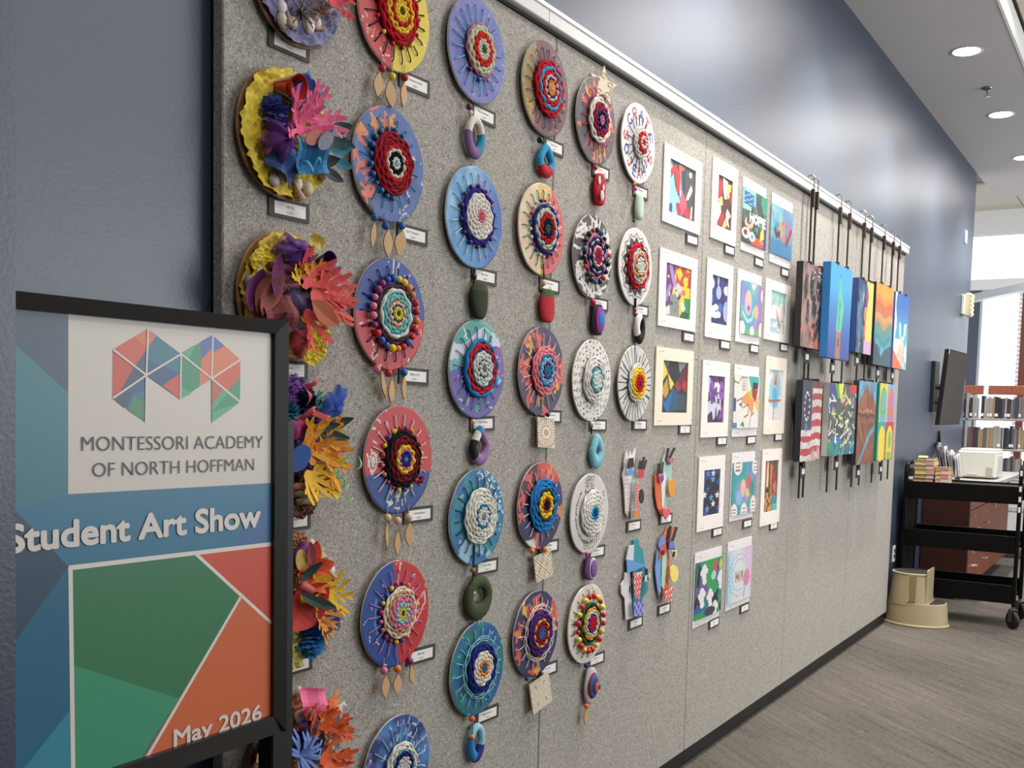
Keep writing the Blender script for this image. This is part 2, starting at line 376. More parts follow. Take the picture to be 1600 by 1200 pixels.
for y in (1.38, -.6, -1.38): G().bbox(-.03, .09, y-.018, y+.018, 0, .52, .004).ob('mullion', mat((205, 205, 205), .5), w2)
for a, b in ((-.58, 1.36), (-1.37, -.62)): G().box(.05, .056, a, b, .0, .52).ob('pane', mat((255, 255, 255), .0, 'glass'), w2)
bs = G()
for k in range(40): bs.box(-.03, -.02, -.10, -.065+.006*(k % 2), .05+k*.048, .09+k*.048)
bs.ob('blind_stack', mat((228, 222, 222), .6), wn)
pa, pb_ = np.array([12.3, .724, 2.6]), np.array([9.3, -1.28, 2.6]); dd = (pb_-pa)/np.linalg.norm(pb_-pa); nn = np.array([-dd[1], dd[0], 0])
g = G(); q = [pa-nn*.05, pb_-nn*.05, pb_+nn*.05, pa+nn*.05]
g.prismz([(p_[0], p_[1]) for p_ in q], 2.58, 2.65); struct(g.ob('trim_2', mat((176, 176, 178), .35, metal=.4)))
hg = G()
for k in (.02, .98):
    c_ = pa+(pb_-pa)*k; hg.tube([(c_[0], c_[1], 2.64), (c_[0], c_[1], ZS+.15)], .006, 6)
struct(hg.ob('trim_3', mat((120, 120, 120), .4)))
# ------------------------------------------------------------------ lights
for i, x in enumerate(LAMPX):
    d = thing('downlight', (x, -.39, ZS), 'x', 'light', 'recessed downlights along the soffit')
    d['label'] = {2: 'round recessed downlight in the soffit, nearest one in view, in front of the sprinkler', 3: 'recessed downlight in the soffit just beyond the sprinkler head, with flaring glow',
                  4: 'recessed downlight at the right picture edge, second beyond the sprinkler', 5: 'farthest recessed downlight, half hidden behind the end of the blue wall'}.get(i, 'recessed downlight in the soffit above the %s panel, outside the picture' % ('second' if i == 0 else 'third'))
    prof = [(.075, .0), (.095, -.004), (.097, -.001), (.097, .004), (.078, .004)]
    G().lathe(prof, 28).ob('trim_ring', mat((190, 188, 186), .3), d, True)
    G().lathe([(.076, -.0015), (.076, -.0045)], 28).ob('lens', mat((255, 252, 246), .5, 'emit'), d)
sp = thing('sprinkler_head', (7.667, -.397, ZS), 'small chrome fire sprinkler head hanging from the soffit between two downlights', 'sprinkler')
G().lathe([(.035, 0), (.04, -.006), (.02, -.014), (.012, -.02)], 20).ob('escutcheon', mat((150, 150, 150), .25, metal=.9), sp, True)
g = G(); g.tube([(-.01, 0, -.015), (-.014, 0, -.04), (0, 0, -.055)], .003, 6); g.tube([(.01, 0, -.015), (.014, 0, -.04), (0, 0, -.055)], .003, 6); g.ob('frame_arms', mat((130, 130, 130), .3, metal=.9), sp)
G().lathe([(.004, -.052), (.022, -.056), (.022, -.059), (.004, -.06)], 16).ob('deflector', mat((140, 140, 140), .3, metal=.9), sp)
# ------------------------------------------------------------------ display board
BZ0, BZ1 = .08, 2.485
bd = thing('display_board', (1.394, .0, BZ0), 'long grey tweed fabric display board of five panels fixed along the blue wall', 'display board')
seams = [1.394, 2.639, 3.785, 5.019, 6.17, 7.325]
for a, b in zip(seams[:-1], seams[1:]):
    G().bbox(a-1.394+.002, b-1.394-.002, .0012, .03, 0, BZ1-BZ0, .003).ob('panel', FAB, bd)
G().box(0.01, 5.92, .024, .038, .01, BZ1-BZ0-.01).ob('backing', mat((40, 36, 32), .8), bd)
G().box(.0, 5.931, -.004, .03, BZ1-BZ0, BZ1-BZ0+.012).ob('painted_shadow_line', mat((34, 32, 30), .6), bd)  # dark strip painted in for the shadow line under the rail
r0 = BZ1-BZ0+.008
rl = G(); rl.bbox(.0, 5.94, -.022, .034, r0, r0+.042, .003).ob('top_rail', mat((214, 213, 210), .35), bd)
G().bbox(.0, 5.94, -.026, -.012, r0+.036, r0+.05, .002).ob('rail_lip', mat((244, 243, 240), .35), bd)
for a in (1.16, 2.47, 3.72, 4.9): G().box(a, a+.002, -.0225, -.0215, r0+.001, r0+.035).ob('rail_joint', mat((150, 148, 146), .5), bd)
# ------------------------------------------------------------------ wall fittings
t = thing('power_outlet', (7.637, .04, .443), 'white power outlet plate low on the blue wall beside the book cart', 'outlet')
G().bbox(-.036, .036, -.006, 0, -.058, .058, .002).ob('cover_plate', mat((238, 236, 230), .4), t)
for z in (-.02, .02): G().bbox(-.017, .017, -.009, -.004, z-.014, z+.014, .002).ob('socket', mat((60, 56, 52), .5), t)
t = thing('wall_switch', (9.861, .04, 2.982), 'tiny white sensor plate high on the far end of the blue wall', 'switch')
G().bbox(-.04, .04, -.012, 0, -.055, .055, .003).ob('cover_plate', mat((240, 240, 238), .4), t); G().bbox(-.025, .025, -.015, -.011, -.025, .025, .001).ob('sensor_window', mat((225, 225, 222), .3), t)
t = thing('thermostat', (9.95, .04, 2.40), 'cream ribbed thermostat box on the blue wall above the television', 'thermostat')
G().bbox(-.1, .06, -.025, 0, -.085, .085, .004).ob('back_plate', mat((235, 234, 230), .4), t)
g = G(); g.bbox(-.05, .09, -.075, -.02, -.1, .1, .008)
for k in range(5): g.bbox(-.055, .095, -.079, -.07, -.085+.038*k, -.068+.038*k, .002)
g.ob('cover', mat((226, 216, 178), .5), t)
# television on a wall bracket
tv = thing('television', (8.95, 0, 1.65), 'black flat television tilted on a wall bracket past the display board', 'television')
tvc = [Vector(p) for p in ((9.14, -.0, 1.35), (9.02, -.155, 1.355), (9.0, -.20, 1.94), (8.9, -.03, 1.955))]
O = Vector((8.95, 0, 1.65))
A, B, Ct, D = [p-O for p in (Vector(Y(1467, 664, -.03)), Vector(Y(1499, 663, -.13)), Vector(Y(1513, 553, -.155)), Vector(Y(1483, 545, -.055)))]
n_ = (B-A).cross(D-A).normalized()
if n_.dot(Vector(EYE)-O) < 0: n_ = -n_
g = G(); back = [p-n_*.035 for p in (A, B, Ct, D)]
g.add([tuple(p) for p in (A, B, Ct, D)]+[tuple(p) for p in back], [(0, 1, 2, 3), (7, 6, 5, 4), (0, 4, 5, 1), (1, 5, 6, 2), (2, 6, 7, 3), (3, 7, 4, 0)])
g.ob('housing', mat((26, 24, 23), .45), tv)
k = .03; cc_ = (A+B+Ct+D)/4; S4 = [p+(cc_-p)*k+n_*.002 for p in (A, B, Ct, D)]
G().add([tuple(p) for p in S4], [(0, 1, 2, 3)]).ob('screen', mat((48, 40, 36), .4), tv)
G().add([tuple(D+(A-D)*s+n_*.003+(Ct-D)*u) for s, u in ((0, 0), (.07, 0), (.07, .02), (0, .02))], [(0, 1, 2, 3)]).ob('corner_label', mat((235, 232, 228), .5), tv)
mid = (A+D)/2-n_*.03; w0 = Vector((mid.x, .04, mid.z))
g = G(); g.bbox(mid.x-.11, mid.x+.07, .01, .04, mid.z-.2, mid.z+.2, .003); g.ob('wall_plate', BLK, tv)
g = G(); g.tube([tuple(w0), tuple(mid)], .022, 8); g.tube([tuple(w0+Vector((0, 0, -.12))), tuple(mid+Vector((0, 0, -.12)))], .014, 8); g.ob('bracket_arm', BLK, tv)
# ------------------------------------------------------------------ counter with cabinets
cn = thing('counter_cabinet', (8.6, 0, 0), 'cherry wood base cabinets with chrome pulls under a grey worktop behind the cart', 'cabinet')
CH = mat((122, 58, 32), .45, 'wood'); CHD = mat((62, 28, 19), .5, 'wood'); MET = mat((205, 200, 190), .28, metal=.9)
yf = -.31; L0 = 8.6
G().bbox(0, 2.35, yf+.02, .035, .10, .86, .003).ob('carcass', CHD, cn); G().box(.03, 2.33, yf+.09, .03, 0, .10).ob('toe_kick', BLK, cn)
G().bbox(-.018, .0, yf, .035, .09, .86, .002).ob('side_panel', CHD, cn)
def pull(parent, x, z, vert=False, w=.1):
    g = G(); a = (0, 0, w/2) if vert else (w/2, 0, 0); p0 = Vector((x, yf-.03, z)); av = Vector(a)
    g.tube([tuple(p0-av), tuple(p0+av)], .006, 8)
    for s in (-.7, .7): g.tube([tuple(p0+av*s), tuple(p0+av*s+Vector((0, .035, 0)))], .005, 6)
    g.ob('pull', MET, parent)
def front(name, x0, x1, z0, z1, handle, lock=None):
    o = G().bbox(x0+.003, x1-.003, yf-.0, yf+.02, z0+.003, z1-.003, .003).ob(name, CH, cn)
    if handle: pull(o, *handle)
    if lock: G().lathe([(.011, 0), (.011, -.006), (.006, -.008)], 12, axis='y', org=(lock[0], yf, lock[1])).ob('lock', MET, o)
for i, (x0, x1) in enumerate(((.02, .48), (.48, 1.10))):
    xm = (x0+x1)/2
    front('drawer', x0, x1, .70, .855, (xm, .78), (xm, .83)); front('drawer', x0, x1, .40, .70, (xm, .55), (xm, .64)); front('drawer', x0, x1, .10, .40, (xm, .25), (xm, .35))
front('door', 1.10, 1.72, .10, .855, (1.18, .70, True)); front('door', 1.72, 2.34, .10, .855, (1.80, .70, True))
G().bbox(-.06, 2.4, -.41, .037, .862, .899, .004).ob('worktop', mat((176, 174, 172), .3), cn)
pr_ = thing('printer', (9.5, -.2, .90), 'white desktop laser printer standing on the grey worktop beside the bookcase', 'printer')
WP = mat((222, 219, 208), .5)
G().bbox(0, .42, -.16, .145, .012, .235, .012).ob('body', WP, pr_); G().bbox(.02, .40, -.15, .13, .232, .25, .006).ob('top_cover', mat((204, 202, 194), .5), pr_)
G().bbox(-.006, .004, -.135, -.085, .03, .10, .002).ob('side_flap', mat((176, 174, 160), .5), pr_); G().bbox(-.012, .004, -.02, .06, .03, .045, .002).ob('paper_tray', mat((200, 196, 186), .5), pr_)
G().bbox(.05, .36, -.166, -.155, .06, .2, .003).ob('front_panel', mat((208, 205, 198), .5), pr_)
bt = thing('glue_bottle', (9.28, -.10, .90), 'tiny dark bottle on the worktop in front of the white printer', 'bottle')
G().lathe([(.02, 0), (.022, .04), (.018, .05), (.008, .058)], 12).ob('body', mat((60, 30, 26), .4), bt, True); G().lathe([(.008, .056), (.009, .075), (.004, .08)], 10).ob('cap', BLK, bt)
# brochure holder
bh = thing('brochure_holder', (9.0, 0, .9005), 'clear acrylic brochure holder full of tilted leaflets against the blue wall', 'holder')
ACR = mat((255, 255, 255), .0, 'glass')
G().bbox(-.06, .12, -.19, .03, 0, .008, .002).ob('base', ACR, bh)
G().box(.10, .13, -.02, .03, 0, .40).ob('dark_folder', mat((28, 30, 38), .5), bh, rot=(math.radians(-7), 0, 0))
rr = random.Random(4)
for k in range(5):
    y = .0-.043*k; G().box(-.05, .10, y-.002, y+.001, .012, .30-.028*k).ob('divider', ACR, bh, rot=(math.radians(-8), 0, 0))
    for q in range(3):
        c_ = rr.choice([(236, 232, 230), (205, 196, 196), (225, 222, 226), (180, 168, 170)])
        G().box(-.05+.012*q, .09, y+.006+.006*q, y+.008+.006*q, .012, .34-.035*k-.02*q).ob('leaflet', mat(c_, .5), bh, rot=(math.radians(-9-2.5*q), rr.uniform(-.08, .08), 0))
# ------------------------------------------------------------------ book cart
ctt = thing('book_cart', (7.66, -.37, 0), 'black metal book cart with three shelves on casters past the display board', 'cart')
BK = mat((12, 11, 11), .5, 'matte'); XB = .42
for z0, z1 in ((.17, .295), (.51, .628), (.845, .965)):
    g = G(); g.bbox(0, .012, -.36, .345, z0, z1, .003); g.bbox(XB-.012, XB, -.36, .345, z0, z1, .003); g.box(.012, XB-.012, -.36, .345, z1-.03 if z1 > .9 else z0+.03, z1-.012 if z1 > .9 else z0+.04)
    g.ob('shelf', BK, ctt)
for ys, yi in ((-.385, -.36), (.345, .37)):
    g = G()
    for x in (0, XB-.03): g.bbox(x, x+.03, ys, yi, .15, 1.04, .004)
    g.tube([(.015, (ys+yi)/2, 1.03), (.03, (ys+yi)/2, 1.07), (.08, (ys+yi)/2, 1.09), (XB-.08, (ys+yi)/2, 1.09), (XB-.03, (ys+yi)/2, 1.07), (XB-.015, (ys+yi)/2, 1.03)], .016, 8)
    g.ob('end_frame', BK, ctt)
    if ys > 0: G().box(.012, XB-.012, ys+.008, yi-.008, .17, .96).ob('end_panel', mat((9, 8, 8), .6, 'matte'), ctt)
for k, z in enumerate((1.055, .95, .88, .81)): G().box(-.0015, .0, -.381, -.366, z-.018, z+.018).ob('shelf_label', mat((216, 212, 206), .5), ctt)
for x in (.015, XB-.015):
    for y in (-.372, .357):
        cs = G(); cs.lathe([(.012, .13), (.012, .16)], 10); cs.bbox(-.016, .016, -.026, -.021, .05, .135, .001); cs.bbox(-.016, .016, .021, .026, .05, .135, .001); cs.bbox(-.016, .016, -.026, .026, .128, .135, .001)
        o = cs.ob('caster', mat((120, 118, 114), .35, metal=.8), ctt, loc=(x, y, 0), rot=(0, 0, .75))
        G().lathe([(.02, -.017), (.05, -.016), (.0615, -.009), (.0615, .009), (.05, .016), (.02, .017)], 28, axis='y', org=(0, 0, .0625)).ob('wheel', mat((18, 18, 18), .5), o, True)
def book(loc, w, h, t, cover, label, group, rot=(0, 0, 0), lab=False, name='book'):
    """lying book: spine toward -x; w along x, h along y, t thick"""
    o = thing(name, loc, label, 'book', group, rot); c = mat(cover, .5)
    g = G(); g.box(0, w, -h/2, h/2, 0, .003); g.box(0, w, -h/2, h/2, t-.003, t); g.box(w-.004, w, -h/2, h/2, 0, t); g.ob('cover', c, o)
    G().box(.004, w-.004, -h/2+.004, h/2-.004, .003, t-.003).ob('pages', mat((214, 196, 146), .8, 'paper'), o)
    if lab: G().box(-.001, .004, -h/2+.0, -h/2+.05, .004, t-.004).ob('sticker', mat(lab, .5), o)
    return o
sx_ = 7.72; z = .954; bb = [((120, 62, 40), .026), ((88, 40, 34), .03), ((190, 150, 92), .034), ((150, 104, 60), .03), ((205, 160, 120), .03), ((52, 44, 40), .022)]
ords = ['bottom book', 'second book from the bottom', 'third book from the bottom', 'fourth book from the bottom', 'fifth book, under the top one,', 'dark top book']
for i, (c_, t_) in enumerate(bb):
    book((sx_+.006*(i % 2), -.112-.004*(i % 3), z), .18, .135-(.02 if i == 5 else 0), t_, c_, ords[i]+' in the taller stack on the cart top', 'books stacked on the cart', lab=((212, 150, 150) if i % 2 == 0 else (205, 198, 196))); z += t_+.0004
G().prism([(-.03, 0), (0, .012), (.03, 0)], -.03, .03).ob('paper_slip', mat((232, 208, 110), .6))
tag(bpy.data.objects['paper_slip'], 'folded yellow paper slip lying on the taller book stack', 'paper'); bpy.data.objects['paper_slip'].location = (7.78, -.10, z)
z = .954
for i, (c_, t_) in enumerate([((200, 190, 186), .03), ((176, 110, 110), .03), ((210, 140, 120), .028), ((120, 100, 80), .02)]):
    book((sx_+.02, -.232, z), .16, .09, t_, c_, ['lowest', 'second', 'third', 'topmost'][i]+' book of the shorter pink-labelled stack on the cart top', 'books stacked on the cart', lab=(222, 132, 130) if i % 2 else (226, 200, 196)); z += t_+.0004
for i, x in enumerate((7.70, 7.735, 7.77, 7.805)):
    o = thing('book', (x, .0, .954), ['nearest', 'second', 'third', 'farthest'][i]+' dark standing book with white spine label at the wall end of the cart', 'book', 'dark books standing at the wall end of the cart')
    G().bbox(0, .03, -.05, -.02, 0, .10, .002).ob('cover', mat((38, 32, 34), .5), o); G().box(-.001, .001, -.052, -.025, .02, .04).ob('sticker', mat((230, 226, 220), .5), o)
# ------------------------------------------------------------------ step stool
ss = thing('step_stool', (7.46, -.17, 0), 'beige plastic two-step stool with black treads on the carpet beside the board', 'stool')
BE = mat((168, 153, 120), .5)
def oval(cx, cy, rx, ry, n=120): return [(cx+rx*math.cos(2*PI*i/n), cy+ry*math.sin(2*PI*i/n)) for i in range(n)]
def taper(g, rings):
    n = len(rings[0][1]); v = []
    for z_, pts in rings: v += [(x, y, z_) for x, y in pts]
    f = [(i*n+k, i*n+(k+1) % n, (i+1)*n+(k+1) % n, (i+1)*n+k) for i in range(len(rings)-1) for k in range(n)]
    f += [tuple(range(n-1, -1, -1)), tuple(range((len(rings)-1)*n, len(rings)*n))]; g.add(v, f)
def halfD(cx, cy, rx, ry, cut, n=120):
    """oval with its -y end cut off at y=cut"""
    return [(x, max(y, cut)) for x, y in oval(cx, cy, rx, ry, n)]
g = G(); taper(g, [(0, oval(0, 0, .165, .21)), (.008, oval(0, 0, .168, .213)), (.016, oval(0, 0, .158, .203)), (.15, oval(0, 0, .148, .19)), (.158, oval(0, 0, .146, .188))])
g.ob('lower_body', BE, ss, False)
g = G(); taper(g, [(.14, halfD(0, .02, .148, .168, -.085)), (.34, halfD(0, .025, .130, .145, -.075)), (.352, halfD(0, .025, .134, .149, -.079)), (.358, halfD(0, .025, .130, .145, -.075))])
g.ob('upper_body', BE, ss, False)
g = G(); taper(g, [(.356, halfD(0, .025, .120, .135, -.068)), (.3605, halfD(0, .025, .119, .134, -.068))]); g.ob('tread', mat((42, 40, 38), .9), ss)
G().prismz([p for p in oval(0, -.03, .13, .148) if p[1] < -.092], .1575, .1625).ob('tread', mat((42, 40, 38), .9), ss)
G().prism([(-.12, .15), (.12, .15), (.112, .378), (.10, .386), (-.10, .386), (-.112, .378)], -.079, -.072).ob('upright_lip', BE, ss)
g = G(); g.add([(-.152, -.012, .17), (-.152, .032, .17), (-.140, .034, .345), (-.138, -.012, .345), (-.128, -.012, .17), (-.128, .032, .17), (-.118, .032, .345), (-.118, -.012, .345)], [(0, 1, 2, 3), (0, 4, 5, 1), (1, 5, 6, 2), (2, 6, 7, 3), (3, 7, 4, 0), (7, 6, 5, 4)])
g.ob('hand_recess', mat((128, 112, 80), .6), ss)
G().add([(-.1545, .030, .165), (-.150, .042, .165), (-.131, .042, .35), (-.1345, .030, .35), (-.140, .030, .165), (-.136, .042, .165), (-.118, .042, .35), (-.121, .030, .35)], [(0, 1, 2, 3), (4, 7, 6, 5), (0, 3, 7, 4), (1, 5, 6, 2), (0, 4, 5, 1), (3, 2, 6, 7)]).ob('recess_edge', mat((190, 172, 128), .5), ss)
# ------------------------------------------------------------------ bookcase
bc = thing('bookcase', (11.5, -.3, 0), 'open grey metal library bookcase with cherry wood end tops in front of the far window', 'bookcase')
SG = mat((150, 146, 142), .45, metal=.2); y0_, y1_ = .62, -1.6
for z in (.12, .49, .80, 1.10, 1.405):
    g = G(); g.bbox(0, .26, y1_+.3, y0_+.3, z-.022, z, .003); g.ob('shelf', SG, bc)
for y in (.60, .19, -.42, -1.2, -1.6): G().bbox(.0, .26, y+.3-.012, y+.3+.012, 0, 1.66, .003).ob('upright', SG, bc)
G().bbox(.10, .16, .062+.3, y0_+.3, 1.648, 1.74, .004).ob('top_panel', mat((150, 82, 58), .5, 'wood'), bc); G().bbox(.10, .16, y1_+.3, .016+.3, 1.648, 1.74, .004).ob('top_panel', mat((150, 82, 58), .5, 'wood'), bc)
rb = random.Random(11)
PALB = [((52, 46, 48), 'dark charcoal'), ((96, 70, 58), 'brown'), ((60, 62, 78), 'slate blue'), ((150, 140, 122), 'cream'), ((120, 110, 104), 'grey'), ((104, 60, 62), 'dark red'), ((36, 34, 36), 'black'), ((84, 88, 96), 'steel grey'), ((150, 128, 96), 'tan'), ((150, 146, 140), 'pale grey')]
ORD = ['first', 'second', 'third', 'fourth', 'fifth', 'sixth', 'seventh', 'eighth', 'ninth', 'tenth', 'eleventh', 'twelfth', 'thirteenth', 'fourteenth', 'fifteenth']
rows = [(1.405, 'top shelf'), (1.10, 'second shelf'), (.80, 'third shelf')]
for z, rn in rows:
    y = .56; cnt = {}
    while y > -.75:
        w_ = rb.uniform(.016, .038); h_ = rb.uniform(.19, .235); c_, cn_ = rb.choice(PALB)
        if not any(abs(y-w_/2-u) < .012+w_/2 for u in (.60, .19, -.42)) and rb.random() > .04:
            cnt[cn_] = cnt.get(cn_, 0)+1; o = thing('shelved_book', (11.5, y-w_/2, z+.001), ORD[cn_ in cnt and cnt[cn_]-1]+' '+cn_+' book from the wall end, '+rn+' of the far bookcase', 'book', cn_+' books on the '+rn)
            G().bbox(.012, .17, -w_/2+.0008, w_/2-.0008, 0, h_, .002).ob('cover', mat(c_, .5), o)
            if rb.random() < .5: G().box(.0105, .0125, -w_/2+.002, w_/2-.002, .02, .05).ob('spine_label', mat((225, 222, 214), .6), o)
        y -= w_
for k, y in enumerate((.30, -.12, -.40)):
    G().box(-.002, 0, y+.28, y+.33, 1.352, 1.378).ob('shelf_label', mat((235, 234, 230), .5), bc)
# ================================================================== poster on its floor stand
YS = -.15
sg = thing('poster_stand', (1.10, YS, 0), 'framed art show poster in a black floor stand in front of the display board', 'sign')
SL = Vector((1.10, YS, 0))
def S(u, v): p = Y(u, v, YS); return (p[0]-1.10, p[2])
PX0, PX1, PZ0, PZ1 = .822-1.10, 1.381-1.10, .843, 1.5555
FB = mat((30, 28, 26), .38)
for nm, q in (('frame_rail', [(PX0-.026, PZ1+.024), (PX1+.026, PZ1+.024), (PX1, PZ1), (PX0, PZ1)]), ('frame_rail', [(PX0-.026, PZ0-.036), (PX0, PZ0), (PX1, PZ0), (PX1+.026, PZ0-.036)]),
              ('frame_stile', [(PX1, PZ1), (PX1+.026, PZ1+.024), (PX1+.026, PZ0-.036), (PX1, PZ0)]), ('frame_stile', [(PX0-.026, PZ1+.024), (PX0, PZ1), (PX0, PZ0), (PX0-.026, PZ0-.036)])):
    g = G(); n = len(q); v = [(x, -.012 if (i in (0, 1) if nm == 'frame_rail' else i in (1, 2)) else -.004, z) for i, (x, z) in enumerate(q)]+[(x, .02, z) for x, z in q]
    g.add(v, [tuple(range(n)), tuple(range(2*n-1, n-1, -1))]+[(i, (i+1) % n, n+(i+1) % n, n+i) for i in range(n)]); g.ob(nm, FB, sg)
G().box(PX0-.01, PX1+.01, .006, .016, PZ0-.01, PZ1+.01).ob('backing', BLK, sg)
for xa in (1.402, .745):
    G().bbox(xa-1.10, xa-1.10+.056, .02, .06, .012, 1.393, .003).ob('post', mat((17, 16, 15), .5), sg)
G().bbox(-.38, .38, -.14, .12, 0, .014, .004).ob('base_plate', BLK, sg)
pg = G(); LAY = [.005]
def lay(c, pts, world=False):
    q = [S(*p) for p in pts] if not world else pts
    q = [(min(max(x, PX0), PX1), min(max(z, PZ0-.03), PZ1)) for x, z in q]
    LAY[0] -= .00003; pg.add([(x, LAY[0], z) for x, z in q], [tuple(range(len(q)))], c)
def lline(c, a, b, w):
    (x0, z0), (x1, z1) = S(*a), S(*b); d = math.hypot(x1-x0, z1-z0); nx, nz = -(z1-z0)/d*w/2, (x1-x0)/d*w/2
    LAY[0] -= .00003; pg.add([(x0+nx, LAY[0], z0+nz), (x1+nx, LAY[0], z1+nz), (x1-nx, LAY[0], z1-nz), (x0-nx, LAY[0], z0-nz)], [(0, 1, 2, 3)], c)
lay((62, 122, 138), [(PX0, PZ0), (PX1, PZ0), (PX1, PZ1), (PX0, PZ1)], True)
lay((72, 92, 108), [(-60, 400), (110, 470), (110, 614), (25, 536), (-60, 458)])
lay((66, 128, 138), [(-60, 458), (25, 536), (110, 614), (110, 885), (26, 797), (-60, 705)])
lay((60, 84, 104), [(-60, 705), (26, 797), (110, 886), (26, 1004), (-60, 1120)])
lay((52, 108, 136), [(-60, 1120), (26, 1004), (110, 886), (114, 1111), (42, 1200), (-60, 1330)])
lay((66, 140, 160), [(-60, 1330), (42, 1200), (112, 1111), (120, 1260), (20, 1330)])
lay((66, 122, 152), [(110, 772), (425, 750), (425, 852), (110, 886), (26, 797)])
lay((74, 112, 160), [(424, 770), (424, 853), (372, 858), (373, 845)])
lay((214, 206, 196), [(109.5, 470), (426, 500), (426, 755), (109.5, 772.5)])
lay((64, 124, 88), [(113, 889), (308, 866), (378, 934), (283, 1092), (117, 1040)])
lay((70, 152, 118), [(117, 1040), (283, 1092), (200, 1240), (118, 1260)])
lay((206, 86, 68), [(308, 866), (426, 851), (426, 973), (378, 934)])
lay((208, 108, 70), [(378, 934), (426, 973), (426, 1122), (190, 1240), (224, 1190)])
WL = (226, 220, 210)
for a, b, w in (((110.5, 888), (426, 850.5), .0075), ((113, 886), (118.5, 1300), .0075), ((308, 865), (427, 974), .006), ((378.5, 934), (200, 1240), .006)): lline(WL, a, b, w)
# the faceted M emblem: triangles and the colour bands inside them
def c1(p): return (p[0]*.35, 420+p[1]*.35)
V = dict(a=(668, 268), b=(512, 360), c=(510, 578), o=(660, 475), d=(657, 685), m=(815, 380), e=(812, 583), f=(957, 297), p=(952, 490), g=(1080, 405), h=(1078, 595), i=(952, 687))
def tri(ks, c): lay(c, [c1(V[k]) if isinstance(k, str) else c1(k) for k in ks])
RED, ORG, BL, TE, GR, LG, DK = (214, 96, 72), (222, 122, 84), (64, 96, 132), (62, 124, 142), (72, 146, 106), (92, 172, 134), (76, 90, 112)
for ks, c in ((('a', 'b', 'o'), RED), (('a', (610, 305), (655, 345), (664, 360)), ORG), (((664, 360), (608, 437), 'o'), BL), (('b', 'o', 'c'), (208, 88, 64)), (((608, 437), 'o', (542, 550)), DK), (('c', 'o', 'd'), BL),
              (('c', (600, 540), (562, 622)), DK), (((605, 560), (657, 600), 'd', (575, 630)), (78, 140, 100)), (((600, 560), (657, 540), (657, 600)), TE), (('a', 'm', 'o'), TE), (((664, 400), (735, 440), 'o'), BL), (('a', (705, 300), (667, 352)), ORG), (('o', 'm', 'e'), BL), ((('m'), (735, 430), (812, 470)), TE), (((735, 520), (813, 466), 'e'), RED),
              (('m', 'p', 'e'), GR), (((900, 455), 'p', (898, 525)), ORG), (('e', (812, 520), (862, 555)), LG), (('m', 'f', 'p'), GR), (('m', (880, 340), (850, 405)), LG), (((905, 325), 'f', (957, 352), (905, 408)), (84, 108, 170)), (((905, 405), (957, 350), 'p', (905, 458)), ORG), (('f', 'g', 'p'), ORG), (('f', (1008, 343), (957, 375)), (84, 108, 170)),
              (('g', 'h', 'p'), RED), (((1079, 480), 'h', (1025, 548)), GR), (('p', 'h', 'i'), LG), (('p', (1005, 535), (952, 612)), (186, 112, 80)), (((952, 640), (1040, 610), 'h', (1020, 560)), GR)): tri(ks, c)
for a, b in (('a', 'o'), ('b', 'o'), ('c', 'o'), ('o', 'm'), ('m', 'p'), ('m', 'e'), ('f', 'p'), ('g', 'p'), ('p', 'h'), ('o', 'd')): lline((222, 216, 208), c1(V[a]), c1(V[b]), .0033)
pg.ob('poster', VC_POSTER, sg)
def sign_text(t, l, r, cap, c, bold, name='lettering'):
    (x0, z0), (x1, z1) = S(*l), S(*r); return put_text(t, sg, x0, x1, z0, cap, LAY[0]-.0003, mat(c, .4), bold, name, (z1-z0)/(x1-x0))
def zd(u, v0, v1): return S(u, v0)[1]-S(u, v1)[1]
INK = (74, 80, 94)
sign_text('MONTESSORI ACADEMY', (130, 705), (413, 700), zd(240, 682.5, 703.5), INK, -.011)
sign_text('OF NORTH HOFFMAN', (147, 745.5), (399, 735), zd(240, 721.5, 742), INK, -.011)
TX = (222, 216, 208)
sign_text('Student Art Show', (13, 864), (408, 822), zd(305, 797, 832), TX, .036)
sign_text('May 2026', (274, 1167), (410, 1124), zd(285, 1139, 1164), TX, .026)
# ================================================================== yarn weavings on painted card rounds
R0 = .127; YD = -.012
def coil(V, Q, r, t, n, ph, h, amp, seed, sa, steps=72, sx=5):
    th = np.arange(steps)*2*PI/steps; a = r*(1+.018*np.sin(3*th+seed)+.01*np.sin(7*th+2*seed))+.0006*np.sin(n*th/2+ph)
    hh = h+amp*np.sin(n*th/2+ph); w = np.arange(sx)*2*PI/sx; o = sum(len(q) for q in V)
    rr = a[:, None]+t*np.cos(w)[None]; yy = -(hh[:, None]+t*np.sin(w)[None])
    V.append(np.stack([rr*np.cos(th)[:, None], yy, rr*np.sin(th)[:, None]], -1).reshape(-1, 3))
    i = np.arange(steps)[:, None]; k = np.arange(sx)[None]; i2 = (i+1) % steps; k2 = (k+1) % sx
    Q.append(np.stack([i*sx+k, i2*sx+k, i2*sx+k2, i*sx+k2], -1).reshape(-1, 4)+o)
_bead = {}
def bead(parent, c, loc, r, name='bead'):
    k = tuple(c)
    if k not in _bead: _bead[k] = G().sphere(1, n=12, m_=8).mesh('bead', mat(c, .35), True)
    return ob(name, _bead[k], parent, tuple(loc), None, (r, r, r))
_leaf = {}
LEAFC = (206, 166, 118)
def wooden_leaf(parent, loc, h, w, tilt):
    if 'm' not in _leaf:
        pts = [(.5*math.sin(PI*k/10), .5-k/10) for k in range(11)]+[(-.5*math.sin(PI*k/10), .5-k/10) for k in range(9, 0, -1)]
        _leaf['m'] = G().prism(pts[::-1], -.0015, .0015).mesh('wooden_leaf', mat(LEAFC, .6, 'wood'))
    return ob('wooden_leaf', _leaf['m'], parent, tuple(loc), (0, tilt, math.radians(random.Random(loc[0]).uniform(-12, 12))), (w*.88, 1.2, h))
